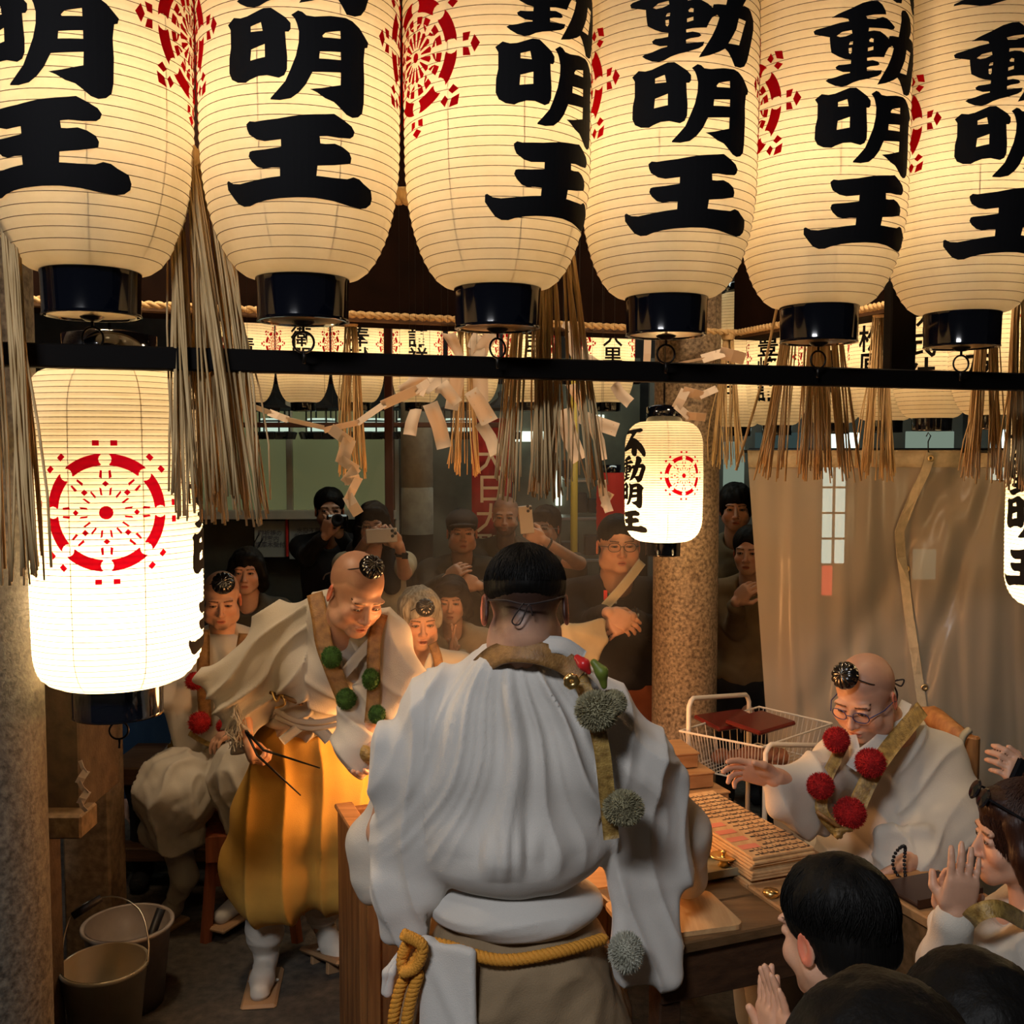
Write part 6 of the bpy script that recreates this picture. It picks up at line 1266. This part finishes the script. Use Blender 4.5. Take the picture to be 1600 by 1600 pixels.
# thin smoke drifting over the altar
sm, n, out = nt('thin_smoke'); L = n.links; pv = n.nodes.new('ShaderNodeVolumeScatter'); pv.inputs[0].default_value = (.85, .82, .78, 1); tx = n.nodes.new('ShaderNodeTexNoise'); tx.inputs['Scale'].default_value = 3.2; tc = n.nodes.new('ShaderNodeTexCoord'); L.new(tc.outputs['Object'], tx.inputs['Vector'])
mr = n.nodes.new('ShaderNodeMapRange'); mr.inputs[1].default_value = .38; mr.inputs[2].default_value = .75; mr.inputs[3].default_value = 0; mr.inputs[4].default_value = .20; L.new(tx.outputs[0], mr.inputs[0]); L.new(mr.outputs[0], pv.inputs['Density']); L.new(pv.outputs[0], out.inputs['Volume'])
bm = bmesh.new(); bmesh.ops.create_icosphere(bm, subdivisions=3, radius=1); bm.verts.index_update(); o = mesh_obj('smoke', [(v.co.x * .55, v.co.y * .55, v.co.z * .75) for v in bm.verts], [[v.index for v in q.verts] for q in bm.faces], sm, None, True, (-.02, 3.72, 1.50)); bm.free(); tag(o, 'thin pale smoke drifting up behind the middle person', 'smoke', None, 'stuff')
# right-hand table of planks
t = world_root('plank_table', UV(1.6, 2.6, 0), 'plank table, dark near part and pale far boards, before the person with glasses', 'table')
DT = mat_wood('dark_table_wood', (.15, .082, .035), (.085, .045, .018), axis=0, rough=.4, spec=.5); LT = mat_wood('pale_table_wood', (.44, .24, .10), (.33, .16, .06), axis=0)
tu0, tu1, tw0, tw1, TZ = 1.19, 1.92, 2.11, 3.16, .75
slab(MB(), tu0, 1.58, tw0, 2.28, TZ - .03, TZ).build('board', DT, t); slab(MB(), tu0, 1.58, 2.284, 2.46, TZ - .03, TZ).build('board', DT, t)
slab(MB(), 1.586, tu1, tw0, 2.33, TZ - .03, TZ + .004).build('board', LT, t); slab(MB(), 1.586, tu1, 2.334, 2.60, TZ - .03, TZ + .004).build('board', LT, t)
slab(MB(), tu0, 1.58, 2.464, 2.80, TZ - .03, TZ).build('board', LT, t); slab(MB(), 1.586, tu1, 2.604, 2.9, TZ - .03, TZ + .004).build('board', LT, t); slab(MB(), 1.586, tu1, 2.904, tw1, TZ - .03, TZ).build('board', LT, t)
slab(MB(), tu0 + .02, tu1 - .02, tw0 + .02, tw0 + .05, TZ - .16, TZ - .03).build('apron', mat_wood('apron_wood', (.07, .032, .014), (.035, .016, .008), axis=0), t)
for u, w_ in ((tu0 + .05, tw0 + .06), (tu1 - .06, tw0 + .06), (tu0 + .05, 2.74), (tu1 - .06, tw1 - .05)): slab(MB(), u - .03, u + .03, w_ - .03, w_ + .03, 0, TZ - .03).build('leg', MATS['apron_wood'], t)
GM = mat_wood('goma_wood', (.60, .38, .18), (.46, .26, .11), axis=1, rough=.6); PINK = mat('pink_print', (.62, .20, .12), rough=.8); BR = mat('tablet_text', (.05, .03, .02), rough=.9)
def board_on(u, w_, z, su, sw, th, yaw, name, label, cat, m, group=None, rc=.0, text=None):
    c = UV(u, w_, z + th / 2); t = world_root(name, c, label, cat, group); R = rot(0, 0, ang + yaw)
    if rc: 
        P_ = []
        for sx, sy, a0_ in ((1, 1, 0), (-1, 1, 90), (-1, -1, 180), (1, -1, 270)):
            for q in range(5): a = math.radians(a0_ + 22.5 * q); P_.append((sx * (su / 2 - rc) + rc * math.cos(a), sy * (sw / 2 - rc) + rc * math.sin(a)))
        MB().prism(P_, th, R, c - Vector((0, 0, th / 2))).build('board', m, t)
    else: MB().box(c, (su, sw, th), R, .0015).build('board', m, t)
    return t, R, c
stk_u, stk_w = 1.695, 2.36
for i in range(9):
    du = random.uniform(-.006, .006); dw = random.uniform(-.01, .01)
    t, R, c = board_on(stk_u + du, stk_w + .22 + dw, TZ + .001 + i * .0088, .205, .52, .0078, random.uniform(-1.2, 1.2), 'prayer_tablet', 'wooden prayer tablet in the table stack, ' + ('lowest', 'second from the bottom', 'third from the bottom', 'fourth from the bottom', 'middle one', 'fourth from the top', 'third from the top', 'second from the top')[i] if i < 8 else 'topmost wooden prayer tablet of the stack, covered in lines of writing', 'tablet', GM, 'prayer tablets in the stack' if i < 8 else None)
m = MB(); mp_ = MB(); rd = random.Random(9)
for k in range(17):
    y0 = -.245 + k * .029
    if 2 <= k <= 9 and k % 2 == 0: mp_.box(c + R @ Vector((-.065, y0, .0045)), (.060, .030, .0006), R)
    x = -.02 if 2 <= k <= 9 else -.085
    while x < .09:
        l = rd.uniform(.008, .02); m.box(c + R @ Vector((x + l / 2, y0 + rd.uniform(-.002, .002), .0046)), (l, rd.uniform(.004, .009), .0004), R); x += l + rd.uniform(.002, .006)
        m.box(c + R @ Vector((x, y0 + .007, .0046)), (.003, .012, .0004), R)
tag(m.build('writing', BR, t), kind='stuff'); mp_.build('pink_marks', PINK, t)
board_on(1.30, 2.24, TZ, .30, .21, .012, -6, 'cutting_board', 'flat pale wooden board with rounded corners at the near left of the table', 'board', GM, None, .025)
for i, (u, w_, z, lb) in enumerate(((1.74, 3.00, TZ, 'lowest brown wooden box at the far left of the table'), (1.74, 3.04, TZ + .056, 'middle brown wooden box at the far left of the table'), (1.74, 3.08, TZ + .112, 'small top box at the far left of the table, with papers on it'))):
    t, R, c = board_on(u, w_, z, .30 - .05 * i, .22 - .03 * i, .045, -4 * i, 'wooden_box', lb, 'box', LT); MB().box(c + Vector((0, 0, .026)), (.31 - .05 * i, .23 - .03 * i, .007), R, .002).build('lid', LT, t)
board_on(1.72, 2.88, TZ, .26, .05, .035, -20, 'wood_bar', 'short wooden bar lying left of the tablet stack', 'bar', GM); board_on(1.545, 2.68, TZ, .02, .12, .02, -70, 'wood_ladle_handle', 'thin wooden handle lying beside the tablet stack', 'handle', GM)
# tray with gold bowls
t = world_root('tray', UV(1.55, 2.45, TZ), 'small pale tray on the table carrying gold vessels', 'tray'); c = UV(1.53, 2.44, TZ + .014); TR = mat('tray_paint', (.32, .30, .20), rough=.4)
MB().box(c, (.19, .115, .014), RU, .004).build('tray_base', TR, t); m = MB()
for s in (-1, 1): m.box(c + RU @ Vector((0, s * .056, .009)), (.19, .005, .018), RU); m.box(c + RU @ Vector((s * .094, 0, .009)), (.005, .115, .018), RU)
m.build('tray_rim', TR, t)
def vessel(p, prof, name, label): o = MB().lathe(prof, (0, 0, 0), 32).build(name, GOLD, None, True, p); return tag(o, label, 'vessel')
vessel(c + RU @ Vector((-.045, 0, .009)), [(.0001, 0), (.026, 0), (.028, .008), (.018, .016), (.020, .03), (.033, .036), (.034, .07), (.036, .072), (.031, .07), (.029, .045), (.0001, .042)], 'gold_cup', 'tall gold cup on the small tray')
vessel(c + RU @ Vector((.045, -.01, .009)), [(.0001, 0), (.018, 0), (.012, .008), (.014, .016), (.036, .024), (.038, .028), (.030, .027), (.006, .022), (.006, .034), (.009, .038), (.0001, .044)], 'gold_dish', 'low gold dish with a knob on the small tray')
vessel(UV(1.50, 2.57, TZ), [(.0001, 0), (.03, 0), (.055, .035), (.058, .037), (.052, .035), (.0001, .01)], 'white_bowl', 'white bowl behind the gold cup').data.materials[0] = mat('porcelain', (.6, .55, .45), rough=.2)
vessel(UV(1.60, 2.24, TZ + .004), [(.0001, 0), (.012, 0), (.022, .012), (.020, .02), (.0001, .022)], 'gold_weight', 'tiny gold ornament on the table edge beside the dark-haired head')
t = world_root('prayer_beads', P(1410, 1350, 2.86), 'string of black prayer beads hanging from the hand of the priest with glasses', 'beads'); m = MB()
for i in range(26):
    u = i / 26 * 2 * math.pi; p = P(1408 + 9 * math.sin(u) + 4 * math.cos(u * 2), 1348 + 26 * math.cos(u), 2.855); bm = bmesh.new(); bmesh.ops.create_icosphere(bm, subdivisions=1, radius=.0058); m.add([p + v.co for v in bm.verts], [[v.index for v in q.verts] for q in bm.faces] if not bm.verts.index_update() else []); bm.free()
tag(m.build('bead', SCR, t, True), kind='stuff')
t = world_root('lacquer_tray', P(1430, 1385, 2.8), 'dark lacquered tray edge before the priest with glasses', 'tray'); c = UV(2.06, 2.16, .738); MB().box(c, (.22, .16, .012), RU, .004).build('tray_base', mat('dark_lacquer', (.03, .012, .008), rough=.3), t); MB().box(c + RU @ Vector((0, -.08, .008)), (.22, .006, .024), RU).build('tray_rim', MATS['dark_lacquer'], t)
t = world_root('low_desk', UV(1.99, 2.14, 0), 'pale wooden desk end with box front right of the dark-haired head', 'desk'); slab(MB(), 1.94, 2.20, 2.0, 2.30, .70, .73).build('desk_top', LT, t); slab(MB(), 1.95, 2.19, 2.02, 2.28, .52, .70).build('desk_box', mat_wood('desk_box_wood', (.22, .11, .045), (.12, .06, .02), axis=0), t); 
for u in (1.97, 2.17): slab(MB(), u - .02, u + .02, 2.04, 2.08, 0, .52).build('leg', LT, t); slab(MB(), u - .02, u + .02, 2.22, 2.26, 0, .52).build('leg', LT, t)
# wooden chair of the priest with glasses
t = world_root('wooden_chair', P(1470, 1500, 3.6), 'honey-coloured wooden slatted chair behind the priest with glasses', 'chair'); CH = mat_wood('chair_wood', (.42, .19, .055), (.26, .10, .03), axis=2)
pr = P(1518, 1150, 3.40); pl = P(1405, 1110, 3.78); 
for nm, p in (('back_post', pr), ('back_post', pl)): MB().box((p.x, p.y, p.z / 2), (.05, .035, p.z), rot(0, 0, -40), .006).build(nm, CH, t)
dirc = (pr - pl); R = frame((0, 0, 1), Vector((dirc.x, dirc.y, 0)))
MB().tube([pl + Vector((0, 0, -.03)), (pl + pr) / 2 + Vector((0, 0, .02)), pr + Vector((0, 0, -.03))], [.035, .04, .03], 8).build('top_rail', CH, t, True)
for k in range(1, 6): q = pl.lerp(pr, k / 6); MB().box((q.x, q.y, q.z - .24), (.03, .014, .42), R, .003).build('slat', CH, t)
q = (pl + pr) / 2; MB().box((q.x, q.y, q.z - .44), (dirc.length, .02, .04), R, .004).build('lower_rail', CH, t)
sc_ = (pl + pr) / 2 + Vector((-.22, -.24, 0)); MB().box((sc_.x, sc_.y, .43), (.5, .5, .035), R, .01).build('seat', CH, t)
for sx in (-1, 1): p = sc_ + R @ Vector((sx * .2, -.2, 0)); MB().box((p.x, p.y, .21), (.045, .045, .42), R, .004).build('leg', CH, t)
MB().tube(bez([pr + Vector((-.02, -.03, .03)), pr + Vector((-.05, -.04, .0)), pr + Vector((-.06, -.04, -.1)), pr + Vector((-.04, -.04, -.16))], 5), .012, 6).build('cloth_loop', CRM, t, True)
# wire basket trolley
t = world_root('wire_basket', P(1150, 1250, 3.75), 'white wire basket trolley with tubular handles behind the table', 'basket'); WM = mat('white_enamel', (.62, .55, .44), rough=.35); BZ = P(1170, 1150, 3.8)
cr = {'fl': P(1190, 1205, 3.45), 'fr': P(1300, 1150, 3.75), 'bl': P(1062, 1118, 3.65), 'br': P(1186, 1108, 4.0)}
zt = .93; zb_ = .79
for k in cr: cr[k].z = zt
bot = {k: Vector((v.x, v.y, zb_)).lerp(Vector((BZ.x, BZ.y, zb_)), .12) for k, v in cr.items()}
def side(a, b, n, nm='side_mesh'):
    m = MB(); m.tube([cr[a], cr[b]], .004, 6); m.tube([bot[a], bot[b]], .003, 6)
    for i in range(n + 1): m.tube([cr[a].lerp(cr[b], i / n), bot[a].lerp(bot[b], i / n)], .0017, 4)
    m.build(nm, WM, t)
side('bl', 'fl', 26); side('fl', 'fr', 12); side('bl', 'br', 10); side('br', 'fr', 16); m = MB()
for i in range(12): m.tube([bot['bl'].lerp(bot['fl'], i / 11), bot['br'].lerp(bot['fr'], i / 11)], .002, 4)
m.build('bottom_mesh', WM, t)
def hoop(a, b, h): 
    m = MB(); p = [Vector((a.x, a.y, .0)), a + Vector((0, 0, h - .03)), a + (b - a).normalized() * .03 + Vector((0, 0, h)), b - (b - a).normalized() * .03 + Vector((0, 0, h)), b + Vector((0, 0, h - .03)), Vector((b.x, b.y, 0))]
    m.tube([p[0], p[1], p[1].lerp(p[2], .5) + Vector((0, 0, .006)), p[2], p[3], p[3].lerp(p[4], .5) + Vector((0, 0, .006)), p[4], p[5]], .009, 10); m.build('tube_handle', WM, t, True)
hoop(P(1076, 1130, 3.66), P(1170, 1120, 4.0), .09); hoop(P(1196, 1190, 3.45), P(1300, 1190, 3.7), .06)
LQ = mat('red_lacquer', (.10, .012, .008), rough=.22)
for i, (px, py, d, yw) in enumerate(((1140, 1142, 3.8, 25), (1188, 1148, 3.72, 40))):
    c = P(px, py, d); c.z = .93 + .012 * i; tag(MB().box((0, 0, 0), (.22, .16, .018), rot(4, 0, yw), .006).build('lacquer_tray', LQ, None, False, c), ('dark red lacquered tray on the wire basket, ' + ('left one' if i == 0 else 'right one beside the hand')), 'tray')
rd = random.Random(2)
for i in range(9):
    c = P(rd.uniform(1120, 1220), rd.uniform(1160, 1190), 3.72); c.z = .80 + rd.uniform(0, .03); S = SDF(); S.ell((0, 0, 0), (.04, .028, .024), rot(0, 0, rd.uniform(0, 180)), k=0); S.ell((.02, .01, .01), (.02, .02, .018), k=.02); o = sdf_obj('wood_knot', S, .006, mat('reddish_wood', (.35, .12, .05), rough=.6, noise=.4, nscale=40)); o.location = c; tag(o, 'small reddish lump of wood lying inside the wire basket', 'wood', 'reddish wood lumps in the basket')
# ------------------------------------------------------------------ left side: basin, post, bench, stool, buckets
ST = mat('brown_stone', (.115, .072, .040), rough=.7, col2=(.055, .034, .020), nscale=20, bump=.4, bscale=90, detail=8); SL_ = mat('slab_stone', (.26, .165, .085), rough=.6, col2=(.13, .08, .04), nscale=36, bump=.3, bscale=110)
t = world_root('stone_basin', P(80, 1500, 3.0), 'brown stone basin block with projecting ledge beside the left pillar', 'basin')
def pbox(px0, py0, px1, py1, d, dep, m=None): a = P(px0, py1, d); b = P(px1, py0, d); return (m or MB()).box(((a.x + b.x) / 2, d + dep / 2, (a.z + b.z) / 2), (b.x - a.x, dep, b.z - a.z), None, .006)
pbox(-40, 1062, 121, 1275, 2.95, .3).build('block', ST, t); pbox(-40, 1275, 126, 1312, 2.88, .12).build('ledge', SL_, t); pbox(-40, 1312, 58, 1820, 3.0, .16).build('plinth', ST, t); m = pbox(-40, 1052, 118, 1062, 2.92, .34); m.build('rim', SL_, t)
t = world_root('stone_post', P(128, 1500, 3.7), 'square pale stone post standing behind the brown basin', 'post'); a = P(92, 1120, 3.7); b = P(166, 1120, 3.7); MB().box(((a.x + b.x) / 2, 3.78, .5), (b.x - a.x, .16, 1.0), None, .008).build('shaft', SL_, t)
t = world_root('steel_sheet', P(60, 1350, 2.7), 'bent shiny steel sheet standing against the left pillar', 'sheet'); MB().sheet([[P(46, 1245, 2.80), P(44, 1310, 2.86)], [P(74, 1243, 2.82), P(58, 1310, 2.87)]], .003).build('sheet_metal', mat('bright_steel', (.7, .66, .55), rough=.25, metal=.9), t)
streamer([(126, 1190), (134, 1206), (124, 1222), (136, 1238), (126, 1254), (134, 1266)], 2.86, [9, 12, 11, 12, 10], 'short zigzag white paper streamer beside the stone basin', hang=False)
t = world_root('wooden_bench', P(250, 1500, 4.45), 'long dark wooden bench behind the bright lantern', 'bench'); BW_ = mat_wood('bench_wood', (.13, .062, .026), (.07, .032, .013), axis=0)
for q, nm in (((165, 1200, 430, 1228, 4.35, .38), 'seat_board'), ((165, 1326, 360, 1348, 4.4, .10), 'stretcher_board')): pbox(*q).build(nm, BW_, t)
for x in (172, 330, 420): a = P(x, 1228, 4.45); MB().box((a.x, 4.5, a.z / 2), (.06, .06, a.z), None, .004).build('leg', BW_, t)
t = world_root('blue_cloth', P(220, 1200, 4.7), 'dark blue cloth hung behind the bench, under the bright lantern', 'cloth'); MB().sheet([[P(150 + 14 * i, 1090 + 15 * j, 4.75 + .02 * math.sin(i * 1.7)) for j in range(8)] for i in range(12)], .006).build('cloth_sheet', mat('blue_cloth', (.010, .035, .075), rough=.9), t, True)
t = world_root('red_stool', P(370, 1480, 3.95), 'reddish brown wooden stool behind the yellow trousers', 'stool'); RS = mat_wood('stool_wood', (.24, .065, .022), (.13, .035, .012), axis=2)
a = P(375, 1300, 3.95); MB().prism([(-.16, -.14), (.16, -.14), (.19, .16), (-.19, .16)], .10, rot(0, 0, 8), a + Vector((.02, .1, -.10))).build('seat', RS, t)
for sx, sy in ((-.13, 0), (.16, 0), (-.11, .25), (.14, .25)): MB().tube([a + Vector((sx + .02, sy, -.08)), Vector((a.x + sx * 1.25 + .02, a.y + sy, 0))], .026, 6).build('leg', RS, t)
MB().box((a.x + .03, a.y, .25), (.32, .02, .05), None, .003).build('rung', RS, t); MB().box((a.x + .03, a.y + .25, .25), (.32, .02, .05), None, .003).build('rung', RS, t)
def bucket(name, label, c, r0, r1, h, m, rimr, handle=True, hm=None):
    t = empty(name, c, 0, label, 'bucket'); MB().lathe([(.0001, .004), (r0, .004), (r0, 0), (r1, h), (r1 + rimr, h), (r1 + rimr, h - .012), (r1 + .002, h - .014)], n=48).build('shell', m, t, True, (0, 0, 0)); MB().lathe([(.0001, .008), (r0 - .004, .008), (r1 - .004, h)], n=48).build('inner_shell', m, t, True, (0, 0, 0)); return t
sb_ = P(163, 1500, 3.2); t = bucket('steel_bucket', 'shiny steel bucket with wire handle and wooden grip at the bottom left', (sb_.x, 3.2, .0), .098, .132, .30, mat('bucket_steel', (.62, .53, .37), rough=.32, metal=.4, noise=.2, nscale=6), .005)
hp = [(-.137, 0, .29), (-.150, .05, .36), (-.13, .10, .43), (-.03, .14, .455), (.07, .12, .42), (.125, .05, .35), (.137, 0, .29)]; MB().tube(bez(hp, 5), .003, 6).build('wire_handle', mat('wire', (.5, .45, .35), rough=.3, metal=1), t, True, (0, 0, 0))
MB().tube([(-.138, .09, .41), (-.06, .135, .452)], .013, 8).build('grip', mat('dark_grip', (.02, .014, .012), rough=.5), t, True, (0, 0, 0))
wb_ = P(200, 1460, 3.5); wx = wb_.x; t = bucket('white_bucket', 'dirty white plastic bucket behind the steel bucket', (wx, 3.5, 0), .115, .146, .29, mat('white_plastic', (.52, .44, .38), rough=.5, noise=.35, nscale=9), .010)
tag(MB().tube([(wx - .03, 3.46, .05), P(222, 1500, 3.42), P(252, 1420, 3.5)], [.012, .014, .016], 10).build('black_rod', mat('black_rubber', (.012, .011, .013), rough=.45), None, True), 'thick black rod leaning out of the white bucket', 'rod')
